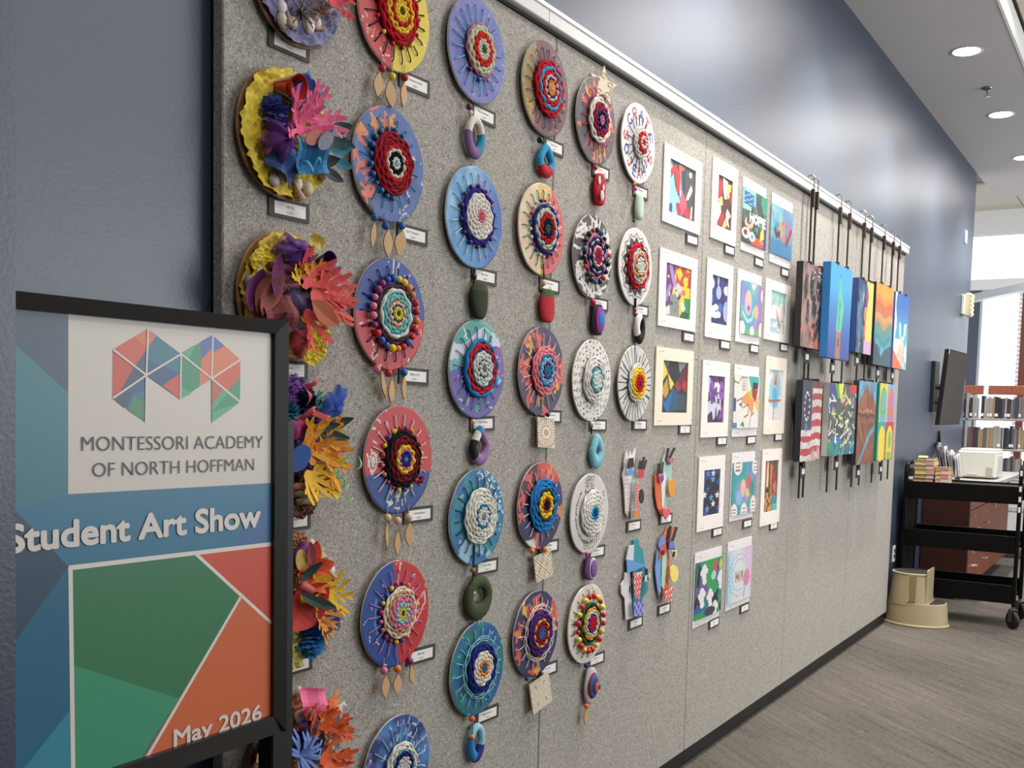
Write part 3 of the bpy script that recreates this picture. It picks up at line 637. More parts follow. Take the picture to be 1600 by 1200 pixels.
_pin = G().tube([(0, 0, 0), (.004, -.016, .006)], .0005, 5).lathe([(.0018, -.0006), (.0018, .0006)], 8, axis='y', org=(.004, -.016, .006)).mesh('pin', mat((120, 116, 110), .4, metal=.7))
def pin(parent, x, z, y=-.004, rot=0): return ob('pin', _pin, parent, (x, y, z), (0, rot, 0))
_warp = {}
def warp(parent, n, cols, r0, r1, a0=0.0, y=-.020):
    for k in range(n):
        a = a0+2*PI*(k+.5)/n; c = cols(a) if callable(cols) else cols[k % len(cols)]
        key = (tuple(c), r0, r1)
        if key not in _warp: _warp[key] = G().tube([(r0*R0, 0.001, 0), (r1*R0*.94, 0, 0), (r1*R0, .003, 0)], .0015, 5).mesh('warp_thread', mat(c, .8, 'yarn'))
        ob('warp_thread', _warp[key], parent, (0, y, 0), (0, -a, 0))
nr, nt = 40, 160
_rr = (np.arange(nr)+.5)/nr; _tt = (np.arange(nt)+.5)*2*PI/nt
DXs = (_rr[:, None]*np.cos(_tt)[None]).ravel(); DYs = (_rr[:, None]*np.sin(_tt)[None]).ravel()
def disc_mesh(name, paint, edge=(206, 200, 190), R=R0, t=.004, seed=0, rough=VC_PAINT):
    p = P(DXs, DYs); paint(p); C = p.lin(.06, seed)
    re = np.arange(nr+1)/nr; te = np.arange(nt)*2*PI/nt; re = re*R; wob = 1+.004*np.sin(5*te+seed)+.003*np.sin(11*te+2*seed)
    V = [np.stack([re[:, None]*np.cos(te)*wob, np.full((nr+1, nt), YD-t), re[:, None]*np.sin(te)*wob], -1).reshape(-1, 3)]
    V.append(np.stack([R*np.cos(te)*wob, np.full(nt, YD), R*np.sin(te)*wob], -1)); V.append(np.array([[0, YD, 0]]))
    i = np.arange(nr)[:, None]; k = np.arange(nt)[None]; k2 = (k+1) % nt
    Q = [np.stack([i*nt+k, (i+1)*nt+k, (i+1)*nt+k2, i*nt+k2], -1).reshape(-1, 4)]
    k = np.arange(nt); k2 = (k+1) % nt; b = nr*nt
    Q.append(np.stack([b+k, b+nt+k, b+nt+k2, b+k2], -1)); cen = np.full(nt, b+2*nt)
    Q.append(np.stack([b+nt+k, cen, cen, b+nt+k2], -1)[:0]); 
    Ce = np.tile(np.array(lin(edge)), (nt, 1))
    return fastmesh(name, np.concatenate(V), np.concatenate(Q), rough, np.concatenate([C, Ce]))
def loop_mesh(w, h, segs, thick, sharp=0.0, seed=0, hole=.45):
    """yarn wrapped cardboard ring; segs = [(colour, upto fraction of the turn from the top, clockwise)]"""
    g = G(); N = 56; v = []; n = 8; f = []; cs = []
    for i in range(N):
        a = PI/2-2*PI*i/N; ex, ez = math.cos(a), math.sin(a)
        bot = max(0, -ez); tx = w/2*(1-hole)/2*(1+.45*bot)
        X, Z = (w/2-tx)*ex*(1-sharp*max(0, ez)), (h/2-tx)*ez
        tx *= 1+.08*math.sin(i*2.3+seed)
        for k in range(n):
            b = 2*PI*k/n; v.append((X+tx*math.cos(b)*ex*1.0, -thick-thick*math.sin(b), Z+tx*math.cos(b)*ez))
    for i in range(N):
        fr = (i+.5)/N; c = next(c for c, u in segs if fr <= u+1e-6)
        for k in range(n): f.append((i*n+k, i*n+(k+1) % n, ((i+1) % N)*n+(k+1) % n, ((i+1) % N)*n+k)); cs.append(c)
    g.v, g.f, g.c = v, f, cs; return g
def felt_mesh(w, h, c, top=None, taper_=0.0, seed=0):
    g = G(); n, m_ = 16, 12
    for i in range(m_+1):
        z = h/2*math.cos(PI*i/m_); rad = w/2*(math.sin(PI*i/m_)**.75)*(1+taper_*z/(h/2))
        for k in range(n):
            a = 2*PI*k/n; g.v.append((rad*math.cos(a)*(1+.06*math.sin(3*a+i+seed)), -.012+min(.011, rad*.7)*math.sin(a), z))
    for i in range(m_):
        for k in range(n): g.f.append((i*n+k, (i+1)*n+k, (i+1)*n+(k+1) % n, i*n+(k+1) % n)); g.c.append(top if top and i < m_*.32 else c)
    return g
def grid_mesh(name, w, h, paint, nx, nz, material, y=0.0, seed=0, asp=None, bend=None):
    u = (np.arange(nx)+.5)/nx; v = (np.arange(nz)+.5)/nz; p = P(np.tile(u, nz), np.repeat(v, nx)); p.asp = h/w; paint(p)
    ue = np.arange(nx+1)/nx*w; ve = np.arange(nz+1)/nz*h; X = np.tile(ue, nz+1); Z = np.repeat(ve, nx+1)
    yy = np.full(len(X), y) if bend is None else y-bend(X/w, Z/h)
    i = np.arange(nz)[:, None]; k = np.arange(nx)[None]; a = i*(nx+1)+k
    Q = np.stack([a, a+1, a+nx+2, a+nx+1], -1).reshape(-1, 4)
    return fastmesh(name, np.stack([X, yy, Z], -1), Q, material, p.lin(.05, seed))
def tile_paint(kind):
    def f(p):
        gold = (168, 138, 92); p.fill((232, 224, 206)); x, y = p.x-.5, p.y-.5; r = np.hypot(x*.8, y); a = np.arctan2(y, x*.8)
        if kind == 0:
            p.m((r > .24) & (r < .46) & (np.sin(a*26) > .35), gold); p.m((r > .46) & (np.sin((x+y)*60) > .4), gold); p.m((np.abs(r-.22) < .02) | (r < .12), (196, 160, 112)); p.m(np.abs(r-.47) < .015, gold)
        elif kind == 1:
            d = np.abs(((x*4) % 1)-.5); p.m((np.sin((y+np.where((np.floor(x*4+y*3) % 2) > 0, x, -x))*46) > .2), gold); p.m(np.abs((x*2.2-y*1.3) % .8-.4) < .035, (150, 118, 76))
        else:
            q = (np.abs(((x*2.4) % 1)-.5)+np.abs(((y*1.8) % 1)-.5)); p.m(np.sin(q*42) > .35, gold); p.m(np.hypot(((x*2.4) % 1)-.5, ((y*1.8) % 1)-.5) < .1, gold)
    return f
def local(o, u, v, y): p = Y(u, v, y); return (p[0]-o.location.x, y, p[2]-o.location.z)
def pxr(o, u, v, y, rpx): return rpx*depth(Y(u, v, y))/F_PX
STR = mat((214, 206, 192), .8)
YP = -.020
def pendants(o, spec):
    for s in spec:
        k = s[0]
        if k == 'bead': bead(o, s[1], local(o, s[2], s[3], YP), pxr(o, s[2], s[3], YP, s[4]))
        elif k == 'leaf':
            _, u, v, h, w, t = s; sc = depth(Y(u, v, YP))/F_PX; x = local(o, u, v, YP)
            wooden_leaf(o, x, h*sc, abs(Y(u+w/2, v, YP)[0]-Y(u-w/2, v, YP)[0]) if w > 4 else .006, t)
        elif k == 'cord':
            pts = [local(o, u, v, YP+(.001 if i else .0)) for i, (u, v) in enumerate(s[2])]; G().tube(pts, .0011 if len(s) < 4 else s[3], 6).ob('string', mat(s[1], .8, 'yarn'), o)
        elif k in ('loop', 'felt', 'tile'):
            u, v, w, h = s[1:5]; W_ = abs(Y(u+w/2, v, YP)[0]-Y(u-w/2, v, YP)[0]); H_ = abs(Y(u, v+h/2, YP)[2]-Y(u, v-h/2, YP)[2]); x = local(o, u, v, 0)
            if k == 'loop': loop_mesh(W_, H_, s[5], .010, s[6] if len(s) > 6 else 0, u, s[7] if len(s) > 7 else .45).ob('wrapped_loop', VC_FELT, o, True, loc=(x[0], -.004, x[2]))
            elif k == 'felt':
                f = felt_mesh(W_, H_, s[5], s[7] if len(s) > 7 else None, s[8] if len(s) > 8 else 0, u).ob('felt_charm', VC_FELT, o, True, loc=(x[0], -.002, x[2]))
                for kq, q in enumerate(s[6]):
                    dc, du, dv, dr = q; G().sphere(dr, (du*W_, -.0215-.0042*kq, dv*H_), 14, 8, sc=(1, .18, 1.35)).ob('felt_dot', mat(dc, .85, 'felt'), f, True)
            else:
                b = G().prism([(-W_/2, -H_/2), (W_/2, -H_/2), (W_/2, H_/2), (-W_/2, H_/2)], -.0035, .0).ob('printed_tile', mat((190, 160, 118), .7), o, loc=(x[0], YP+.004, x[2]), rot=(math.radians(-5), math.radians(s[6]), 0))
                ob('tile_face', grid_mesh('tile_face', W_, H_, tile_paint(s[5]), 40, 40, VC_PAPER), b, (-W_/2, -.0037, -H_/2))
def weave(key, x, z, label, paint, wp, rings, rims=(), pend=(), seed=0, off=(.004, .002), hts=1.0, pa=None):
    o = thing('yarn_weaving', (x, 0, z), label, 'weaving', None)
    o['group'] = 'circular yarn weavings pinned to the display board'
    ob('painted_round', disc_mesh('painted_round', paint, seed=seed), o)
    G().tube([(0, 0, 0), (0, YD, 0)], .012, 8).ob('spacer', mat((120, 110, 96), .8), o)
    if wp: warp(o, wp[0], wp[1], wp[2], wp[3], seed*.4)
    n = wp[0] if wp else 18; n += n % 2
    ctr = ob('woven_center', None, o, (off[0], YD-.004, off[1])) if False else None
    prev = 0.0; rm = rings[-1][1]; ph = 0
    for j, rg in enumerate(rings):
        c, r1 = rg[0], rg[1]; cord = len(rg) > 2; V_, Q_ = [], []
        band = (r1-prev)*R0; k = max(1, round(band/(.0068 if not cord else .003))); pit = band/k; t = pit*.62 if not cord else rg[2]
        ks = [prev*R0+pit*(i+.5) for i in range(k)] if not cord else [r1*R0]
        for r in ks:
            ph += PI; u = r/(rm*R0); hh = (.0075+.008*(1-u*u))*hts if not cord else .008
            coil(V_, Q_, r, t, n if not cord else n, ph, hh, .0024 if r > .014 else .0006, seed+j, 0)
        y0 = YD-.004
        me = fastmesh('yarn_ring', np.concatenate(V_)+np.array([off[0], y0, off[1]]), np.concatenate(Q_), mat(c, .9, 'yarn'), None, True); ob('yarn_ring', me, o)
        prev = r1
    for (r, n_, cols, rad, *ar) in rims:
        a0, a1 = ar if ar else (0, 2*PI)
        for k in range(n_):
            a = a0+(a1-a0)*(k+.5)/n_; bead(o, cols[k % len(cols)], (off[0]+r*R0*math.cos(a), YD-.004-rad*1.1, off[1]+r*R0*math.sin(a)), rad*(1+.12*math.sin(k*2.3)))
    pendants(o, pend)
    if pa is not None: pin(o, R0*.97*math.cos(pa), R0*.97*math.sin(pa), YD-.001)
    return o
# palette
BKc, WH, YE, RD, DR, NV = (24, 22, 26), (226, 220, 210), (236, 206, 62), (198, 34, 44), (134, 20, 36), (34, 40, 96)
TQ, LB, OR_, PK, PU, GN, CB, SK = (30, 140, 176), (148, 200, 222), (232, 132, 44), (226, 128, 150), (86, 48, 124), (58, 70, 34), (40, 90, 170), (70, 160, 210)
MAG, WOODC = (150, 46, 110), (214, 178, 130)
MIX = [YE, RD, PK, OR_, MAG, RD, YE, CB]
def scratch(p, c, n, seed, w=.012, rmin=.55, reg=None):
    r = random.Random(seed)
    for _ in range(n):
        a = r.uniform(*(reg or (0, 2*PI))); q = r.uniform(rmin, .98); l = r.uniform(.03, .14); d = r.uniform(0, 2*PI)
        x, y = q*math.cos(a), q*math.sin(a); p.line(c, [(x, y), (x+l*math.cos(d), y+l*math.sin(d))], w*r.uniform(.6, 1.4))
def flowers(p, cols, n, seed, rmin=.45, reg=None, size=.2):
    r = random.Random(seed)
    for _ in range(n):
        a = r.uniform(*(reg or (0, 2*PI))); q = r.uniform(rmin, 1.0); x, y = q*math.cos(a), q*math.sin(a); c = r.choice(cols); b = r.uniform(0, 6)
        for k in range(5):
            aa = b+k*.5; p.ell(c, x+size*.45*math.cos(aa)*r.uniform(.7, 1.3), y+size*.45*math.sin(aa), size*.3, size*.17) if k % 2 else p.line(c, [(x, y), (x+size*math.cos(aa), y+size*math.sin(aa))], size*.16)
def half(p, c1_, c2_, nx, ny, d):
    p.fill(c1_); p.m(p.x*nx+p.y*ny+.02*np.sin(p.x*9+p.y*7) > d, c2_)
def p2a(p): half(p, (206, 58, 62), (232, 206, 44), 1, -.06, .02); scratch(p, (240, 226, 190), 16, 1, .014, .6, (PI*1.1, PI*1.9)); scratch(p, (236, 150, 140), 10, 5, .01, .6, (PI*.8, PI*1.4))
def p2b(p):
    p.fill((62, 92, 160)); p.mix((84, 112, 180), 2, 3); p.blot((44, 84, 84), 1.6, .62, 4); flowers(p, [(238, 120, 92), (240, 150, 60), (232, 100, 110)], 7, 2, .6, (PI*.45, PI*.9), .2); flowers(p, [(238, 120, 92), (232, 110, 100)], 7, 8, .7, (PI*.95, PI*1.3), .2); scratch(p, WH, 18, 3, .012, .6, (-PI*.4, PI*.1))
def p2c(p): half(p, (204, 52, 58), (40, 68, 150), 0, 1, -.02); scratch(p, WH, 22, 4, .014, .5, (PI, 2*PI)); scratch(p, WH, 12, 9, .01, .6, (0, PI*.6)); p.line(WH, [(.05, 1), (.05, .6)], .018); p.line(WH, [(.2, .95), (.12, .7)], .018)
def p2d(p):
    half(p, (30, 72, 150), (204, 48, 54), 0, 1, -.24); scratch(p, WH, 18, 6, .018, .5, (PI*.55, PI*1.15)); scratch(p, WH, 16, 7, .02, .5, (PI*1.35, PI*1.7)); p.ell(WH, -.75, -.02, .12, .18); p.ell((204, 48, 54), -.75, -.02, .08, .14); p.ell(WH, -.75, -.02, .05, .1)
def p2e(p):
    half(p, (26, 70, 156), (206, 38, 44), 1, .12, .0); p.line(WH, [(.12, 1), (.0, .5)], .016); scratch(p, WH, 14, 8, .011, .55); p.line((236, 190, 190), [(.6, .1), (.85, .3), (.9, .1), (.62, -.25)], .02); p.line(SK, [(-.6, .35), (-.62, -.1), (-.55, -.3)], .018)
def p2f(p): p.fill((52, 48, 120)); p.mix((120, 130, 200), 5, 2); p.blot((40, 34, 96), 4, .55, 5); p.mix((60, 140, 200), 2, 9, .8); scratch(p, (190, 190, 226), 60, 3, .02, .2)
def p3a(p): p.fill((92, 98, 172)); p.mix((112, 118, 190), 3, 2); p.m(np.sin((p.x*.6+p.y)*70) > .9, (120, 128, 198)); scratch(p, (170, 176, 222), 8, 2, .01, .6)
def p3b(p): p.fill((90, 160, 214)); p.mix((180, 214, 234), 2.2, 5); p.grad((48, 98, 180), 1, -.1, -.1, .75); p.mix((70, 140, 205), 5, 7, .5)
def p3c(p):
    p.fill((78, 84, 168)); p.mix((104, 84, 170), 3, 2); p.m((p.y > .1-.5*p.x) & (p.x < .35), (62, 158, 148)); p.m((p.y > .55), (62, 158, 148)); p.m(np.abs(p.y-.45-.25*np.sin(p.x*3+.6)+.1*p.x) < .2, (206, 212, 222)); p.m((p.x > .25) & (p.y > -.1) & (p.y < .5), (122, 84, 168)); p.blot((92, 178, 176), 3, .66, 6); scratch(p, (214, 220, 232), 26, 5, .014, .6)
def p3d(p): p.fill((36, 116, 176)); p.mix((44, 156, 148), 2.5, 3); p.mix((30, 92, 170), 4, 6, .7); p.m((p.y < -.3) & (vnoise(p.x, p.y, 3, 8) > .55), (150, 196, 222)); scratch(p, (226, 234, 236), 24, 6, .02, .7, (-.2, PI*.5)); scratch(p, (150, 200, 226), 20, 3, .018, .6)
def p3e(p): p.fill((30, 94, 168)); p.mix((36, 140, 140), 2.2, 4); p.blot((34, 140, 96), 2.4, .6, 9); p.mix((28, 80, 160), 4, 2, .6); scratch(p, (120, 196, 200), 22, 8, .014, .6)
def p4a(p): p.fill((126, 72, 78)); p.mix((104, 58, 66), 4, 3); p.m(p.x < -.55+.2*vnoise(p.x, p.y, 3, 2), (158, 128, 78)); scratch(p, (206, 132, 128), 26, 5, .012, .5); scratch(p, (220, 190, 90), 10, 6, .014, .7, (PI*.9, PI*1.35))
def p4b(p): p.fill((226, 212, 168)); p.mix((238, 222, 186), 4, 3); p.m(p.x > .1+.15*np.sin(p.y*3), (218, 96, 92)); p.mix((232, 110, 104), 6, 5, .25); flowers(p, [(226, 180, 84), (232, 196, 100)], 8, 3, .4, (PI*.4, PI*.6), .2); p.m((np.abs(p.x-.02) < .07) & (p.y < -.4), (228, 190, 60)); scratch(p, (244, 232, 214), 20, 9, .01, .6)
def flor(base, cols, n, seed):
    def f(p): p.fill(base); p.mix((base[0]+18, base[1]+10, base[2]+22), 3, seed); flowers(p, cols, n, seed, .5, None, .24)
    return f
COR = [(230, 84, 72), (226, 92, 84), (238, 128, 66), (240, 178, 60)]
def p4d(p): p.fill((44, 44, 92)); p.m((p.x < .1) & (p.y > .0), (84, 36, 46)); p.m((p.y > .45) & (p.x > -.2), (206, 66, 58)); flowers(p, COR[:3], 14, 21, .6, None, .22); p.m((p.x > .5) & (p.y > .1) & (p.y < .5), (40, 48, 110)); p.m((p.x < -.2) & (p.y < -.75), WH)
def p5a(p):
    p.fill((92, 82, 92)); r = random.Random(4)
    for k in range(34):
        a = r.uniform(0, 2*PI); q = r.uniform(.55, .9); b = a+r.uniform(-.3, .3); c = r.choice([(232, 100, 72), (228, 88, 78), (240, 150, 60), (226, 96, 88)])
        x, y = q*math.cos(a), q*math.sin(a); p.poly(c, [(x-.06, y), (x+.05, y+.06), (x+.3*math.cos(b), y+.3*math.sin(b)), (x-.02, y-.09)])
def p5b(p):
    p.fill((78, 72, 70)); r = random.Random(8)
    for k in range(64):
        a = r.uniform(0, 2*PI); q = r.uniform(.45, .95); x, y = q*math.cos(a), q*math.sin(a); d = r.choice([a, a+.3, 0, PI/2, a+1.2]); l = r.uniform(.12, .3)
        p.line((230, 224, 216), [(x-l*math.cos(d), y-l*math.sin(d)), (x+l*math.cos(d), y+l*math.sin(d))], .034)
def p5c(p):
    p.fill((232, 226, 218)); r = random.Random(5)
    for q in (.66, .8, .92):
        for k in range(int(22*q/.66)):
            a = 2*PI*k/int(22*q/.66)+q; x, y = q*math.cos(a), q*math.sin(a)
            if k % 3 == 0: p.ell((50, 46, 44), x, y, .035, .025)
            else:
                for s in (-.035, 0, .035): p.line((72, 68, 64), [(x+s, y-.045), (x+s, y+.045)], .008)
def p5d(p):
    p.fill((216, 210, 204)); r = random.Random(6)
    def mark(x, y, s=.035):
        for _ in range(2): dx, dy = r.uniform(-s, s), r.uniform(-s, s); p.line((52, 50, 50), [(x-dx, y-dy), (x+dx, y+dy)], .011)
    for k in range(30): a = PI*.72+PI*.85*k/29; mark(.72*math.cos(a), .72*math.sin(a), .04)
    for i in range(5):
        for j in range(6): mark(-.25+.1*i, .55+.07*j, .045)
    for i in range(8):
        for j in range(4): mark(-.25+.11*i, -.66-.065*j+.06*max(0, i-4), .025)
    for k in range(10): mark(.72+.04*math.sin(k), .5-.09*k, .03)
def p5e(p):
    p.fill((230, 222, 208)); a = np.arctan2(p.y, p.x); r = np.hypot(p.x, p.y); p.m((np.sin(a*44) > .93) & (r > .7) & (r < .95), (200, 188, 172)); p.m((np.sin(r*60) > .96) & (np.sin(a*9) > .2) & (r > .7), (206, 196, 180))
def p6a(p):
    p.fill((232, 226, 224))
    for k, (ch, a) in enumerate((('C', 140), ('R', 112), ('A', 82), ('T', 54), ('E', 22), ('S', -20), ('H', -62), ('A', -84), ('E', -104), ('J', -130), ('O', -158), ('S', 176))):
        w = math.radians(a); c = (190, 60, 66) if k % 2 else (52, 74, 150); cx_, cy_ = .74*math.cos(w), .74*math.sin(w); t = w-PI/2 if a > -40 else w+PI/2
        dx, dy = rot2(-.1, -.13, t); p.text(c, ch, cx_+dx, cy_+dy, .2, .26, .3, .028, t)
def p6b(p):
    p.fill((230, 224, 216)); a = np.arctan2(p.y, p.x); r = np.hypot(p.x, p.y); tri_ = np.abs(((a/(2*PI)*14) % 1)-.5)*2
    p.m((r > .58+.16*(1-tri_)-.1) & (r < .70+.16*(1-tri_)-.06), (58, 48, 58)); p.m((r > .74+.1*(1-tri_)) & (r < .78+.1*(1-tri_)), (96, 84, 92))
def p6c(p):
    p.fill((222, 217, 210)); p.mix((196, 192, 186), 5, 4, .6); r = random.Random(3)
    for k in range(30): a = 2*PI*k/30+r.uniform(-.04, .04); p.line((44, 40, 40), [(.4*math.cos(a), .4*math.sin(a)), (math.cos(a)*1.02, math.sin(a)*1.02)], .016+.012*(k % 4 == 0))
PI34 = .55
def L3(a, b, c, us, vs): return
LW = []
def W(*a, **k): LW.append(weave(*a, **k)); return LW[-1]
def leaf3(bs, ls, cord=(196, 186, 170), anchors=None):
    out = []
    for (c, u, v), (lu, lv, h, w, t) in zip(bs, ls):
        out += [('cord', cord, [(u, v-20), (u, v), (lu, lv-h/2+4)]), ('bead', c, u, v, 6.3), ('leaf', lu, lv, h, w, t)]
    return out
W('2a', 1.884, 2.308, 'half red half yellow round weaving with black spokes, top of its column', p2a, (20, [BKc], .5, .86),
  [((90, 84, 30), .07), (YE, .2), (RD, .27), (YE, .37), (RD, .42), ((178, 24, 36), .55)], [(.6, 9, [YE, RD, RD], .0052, PI*.75, PI*2.1)],
  leaf3([((186, 30, 44), 597, 107), (YE, 612.5, 119.5), ((170, 28, 44), 632, 121)], [(591, 132, 39, 15, .12), (610.5, 147, 42, 16, -.15), (630.5, 148, 40, 14, .1)]), 1, pa=.3)
W('2b', 1.872, 1.971, 'blue round weaving painted with coral flowers, dark red yarn and blue wooden beads', p2b, (18, [SK, (60, 140, 200)], .5, .82),
  [((150, 190, 200), .06), (WH, .11), (BKc, .2), (WH, .26), ((196, 40, 40), .33), ((150, 26, 40), .55)], [(.61, 9, [(30, 104, 160)], .0062, PI*.75, PI*1.55), (.6, 4, [(30, 104, 160)], .0055, PI*.3, PI*.75)],
  leaf3([((24, 104, 168), 585, 339.5), ((20, 96, 160), 602.5, 353), ((24, 104, 168), 627.5, 353)], [(583, 367, 42, 9, .12), (606, 380, 43, 15, 0), (625.5, 379.5, 41, 17, .25)]), 2, pa=.5)
W('2c', 1.885, 1.636, 'blue over red round weaving ringed by big multicoloured beads around a yellow centre', p2c, (18, [(34, 36, 96)], .56, .86),
  [((70, 60, 30), .05), ((214, 196, 70), .13), (PU, .165), (WH, .22), ((206, 132, 60), .255), ((124, 200, 196), .35), ((80, 170, 200), .38), (WH, .45), (GN, .49), ((92, 50, 92), .54)],
  [(.63, 24, [RD, RD, OR_, OR_, YE, YE, CB, CB, MAG, MAG, PK, PK, PK, MAG, RD, CB, CB, YE, OR_, RD, CB, RD, RD, OR_], .0088)],
  leaf3([(PK, 589, 576), ((200, 34, 40), 607, 583), ((26, 96, 170), 631, 582)], [(599, 601, 44, 9, -.35), (611.5, 611, 40, 13, 0), (631, 606, 37, 10, 0)]), 3, pa=.6)
o = W('2d', 1.923, 1.30, 'red over blue round weaving with white spokes and a loose maroon yarn end', p2d, (18, [(226, 222, 214)], .5, .84),
  [((90, 170, 176), .05), ((40, 46, 140), .15), (PK, .2), (YE, .27), ((112, 24, 34), .43), (BKc, .53)], [(.58, 20, MIX, .0056)],
  leaf3([((222, 196, 160), 605.5, 809), ((222, 196, 160), 621, 813.5), ((222, 196, 160), 638.5, 808)], [(604, 837, 44, 7, -.08), (620.5, 848.5, 39, 10, 0), (639.5, 835, 37, 14, 0)]), 4, pa=.4)
G().tube([(.05, -.024, -.03), (.062, -.022, -.05), (.078, -.022, -.056), (.088, -.02, -.045)], [.0045, .004, .005, .0055], 7).ob('yarn_tail', mat((120, 22, 36), .9, 'yarn'), o, True)
W('2e', 1.921, .934, 'round weaving, left half blue, right half red, with lilac spokes and pink yarn', p2e, (20, [(196, 136, 190)], .5, .84),
  [((110, 60, 100), .05), ((224, 208, 90), .14), (LB, .21), ((226, 128, 148), .33), (LB, .36), ((214, 150, 50), .40), ((232, 214, 196), .49)], [(.55, 20, MIX, .0055)],
  leaf3([((226, 116, 160), 600, 1048), (OR_, 621, 1045), ((130, 36, 96), 640, 1033)], [(602, 1073, 37, 14, 0), (621, 1069, 34, 15, 0), (643.5, 1055, 33, 9, -.2)]), 5, pa=.5)
W('2f', 1.935, .555, 'purple blue swirled round weaving with thick white yarn ring at the bottom picture edge', p2f, (18, [(150, 206, 226)], .48, .84),
  [((206, 206, 200), .2), ((44, 36, 96), .29), ((90, 170, 190), .33), (WH, .47)], (), (), 6, pa=1.0)
W('3a', 2.215, 2.321, 'plain periwinkle round weaving with pale blue spokes and red white olive yarn', p3a, (20, [(130, 196, 222)], .52, .86),
  [((88, 92, 40), .09), (WH, .2), ((206, 50, 38), .33), ((198, 204, 178), .46), ((214, 128, 140), .5)], [(.58, 3, [(100, 30, 80), CB, PK], .0062, PI*1.2, PI*1.75)],
  [('bead', (110, 28, 84), 733, 167, 5.2), ('bead', (226, 216, 202), 735, 176, 4.3), ('cord', (200, 190, 176), [(734, 160), (735, 186)]), ('loop', 734.5, 216, 29, 70, [((226, 218, 204), .2), ((40, 140, 176), .4), ((132, 104, 152), .78), ((226, 218, 204), 1.0)])], 7, pa=.2)
W('3b', 2.218, 1.909, 'pale to deep blue round weaving with fluffy white yarn, pink heart and navy rim', p3b, (20, lambda a: (226, 224, 222) if math.sin(a) < -.2 else ((120, 200, 216) if math.cos(a) < 0 else (222, 132, 164)), .55, .86),
  [((216, 108, 120), .13), ((232, 226, 216), .46), ((50, 40, 130), .56)], [(.6, 14, [(78, 36, 96), (60, 40, 120)], .006)],
  [('bead', BKc, 740, 432, 5.5), ('cord', BKc, [(741, 420), (740, 444)], .0022), ('felt', 742, 470, 27, 60, (40, 46, 26), [((206, 206, 180), 0, .17, .005)], (62, 66, 34), .15)], 8, pa=.3)
W('3c', 2.244, 1.525, 'teal and purple round weaving with white swoosh, red yarn ring and grey spiral middle', p3c, (18, lambda a: (96, 150, 160) if math.sin(a) < -.55 else ((170, 110, 170) if abs(math.sin(a)) < .6 else (86, 70, 120)), .55, .86),
  [((120, 122, 122), .08), (WH, .16), ((60, 62, 66), .19), ((206, 218, 210), .36), ((86, 50, 110), .41), ((204, 36, 40), .52), ((36, 128, 190), .6)], (),
  [('bead', (220, 186, 140), 739, 659, 4), ('loop', 742.5, 696, 29, 64, [((150, 112, 160), .62), ((22, 20, 24), .8), ((230, 224, 216), .9), ((36, 140, 180), 1.0)], .75)], 9)
W('3d', 2.258, 1.138, 'blue green round weaving with bulky white yarn, blue inner ring and dark green spokes', p3d, (20, [(30, 64, 44)], .56, .84),
  [((130, 160, 158), .08), (WH, .2), ((36, 118, 176), .255), ((226, 226, 212), .42), ((206, 210, 186), .45), ((230, 226, 216), .59)], (),
  [('cord', (40, 44, 28), [(742, 852), (739, 893), (738, 908)], .002), ('bead', (150, 116, 84), 739, 891, 4.5), ('loop', 740.5, 933, 42, 72, [((60, 70, 36), 1.0)]), ('cord', BKc, [(739, 914), (740, 932)]), ('bead', (190, 182, 150), 740, 927, 3.6)], 10)
W('3e', 2.275, .728, 'blue green round weaving outlined by aqua zigzag cord around navy and white yarn', p3e, (18, [(150, 210, 214)], .58, .86),
  [((30, 116, 160), .1), ((230, 134, 46), .17), ((232, 222, 206), .37), ((30, 42, 120), .53), ((150, 210, 214), .57, .0014), ((150, 210, 214), .62, .0014), ((150, 210, 214), .66, .0014)], (),
  [('bead', (234, 116, 50), 737.5, 1123, 5), ('cord', (60, 70, 90), [(738, 1114), (738, 1152)]), ('loop', 737, 1159, 24, 62, [((34, 50, 120), .5) if False else ((150, 200, 216), .28), ((30, 44, 120), .56), ((36, 132, 196), .82), ((150, 200, 216), 1.0)], 0, .4), ('bead', (232, 112, 52), 737, 1152, 4)], 11, pa=.5)
W('4a', 2.557, 2.316, 'brownish mauve round weaving with red, blue and orange yarn, top of its column', p4a, (20, lambda a: (104, 104, 124) if math.sin(a) < .3 or abs(math.cos(a)) < .6 else (120, 170, 196), .56, .86),
  [((220, 170, 190), .07), ((236, 150, 44), .17), ((78, 40, 110), .22), ((206, 210, 216), .28), ((200, 32, 46), .39), ((72, 156, 196), .47), ((190, 26, 46), .6)], (),
  [('bead', BKc, 844, 219, 5.2), ('loop', 846, 252.5, 26, 55, [((44, 150, 196), .36), ((190, 24, 40), .68), ((44, 150, 196), 1.0)], .4)], 12)
W('4b', 2.555, 1.93, 'cream and salmon round weaving with white and red rim beads around a dark centre', p4b, (20, lambda a: (56, 130, 136) if math.cos(a) < .1 else (130, 110, 170), .6, .86),
  [((84, 90, 76), .1), ((30, 32, 54), .22), ((190, 36, 36), .35), ((170, 204, 214), .42), ((226, 214, 130), .46), ((40, 44, 120), .54)], [(.61, 22, [(226, 224, 220), RD, (40, 44, 120), (226, 224, 220)], .005)],
  [('cord', BKc, [(849, 412), (850, 432), (848, 448)], .002), ('bead', (222, 184, 146), 849, 442, 5), ('felt', 848.5, 478, 23, 54, (178, 28, 44), [], (76, 86, 44), -.05)], 13, pa=.4)
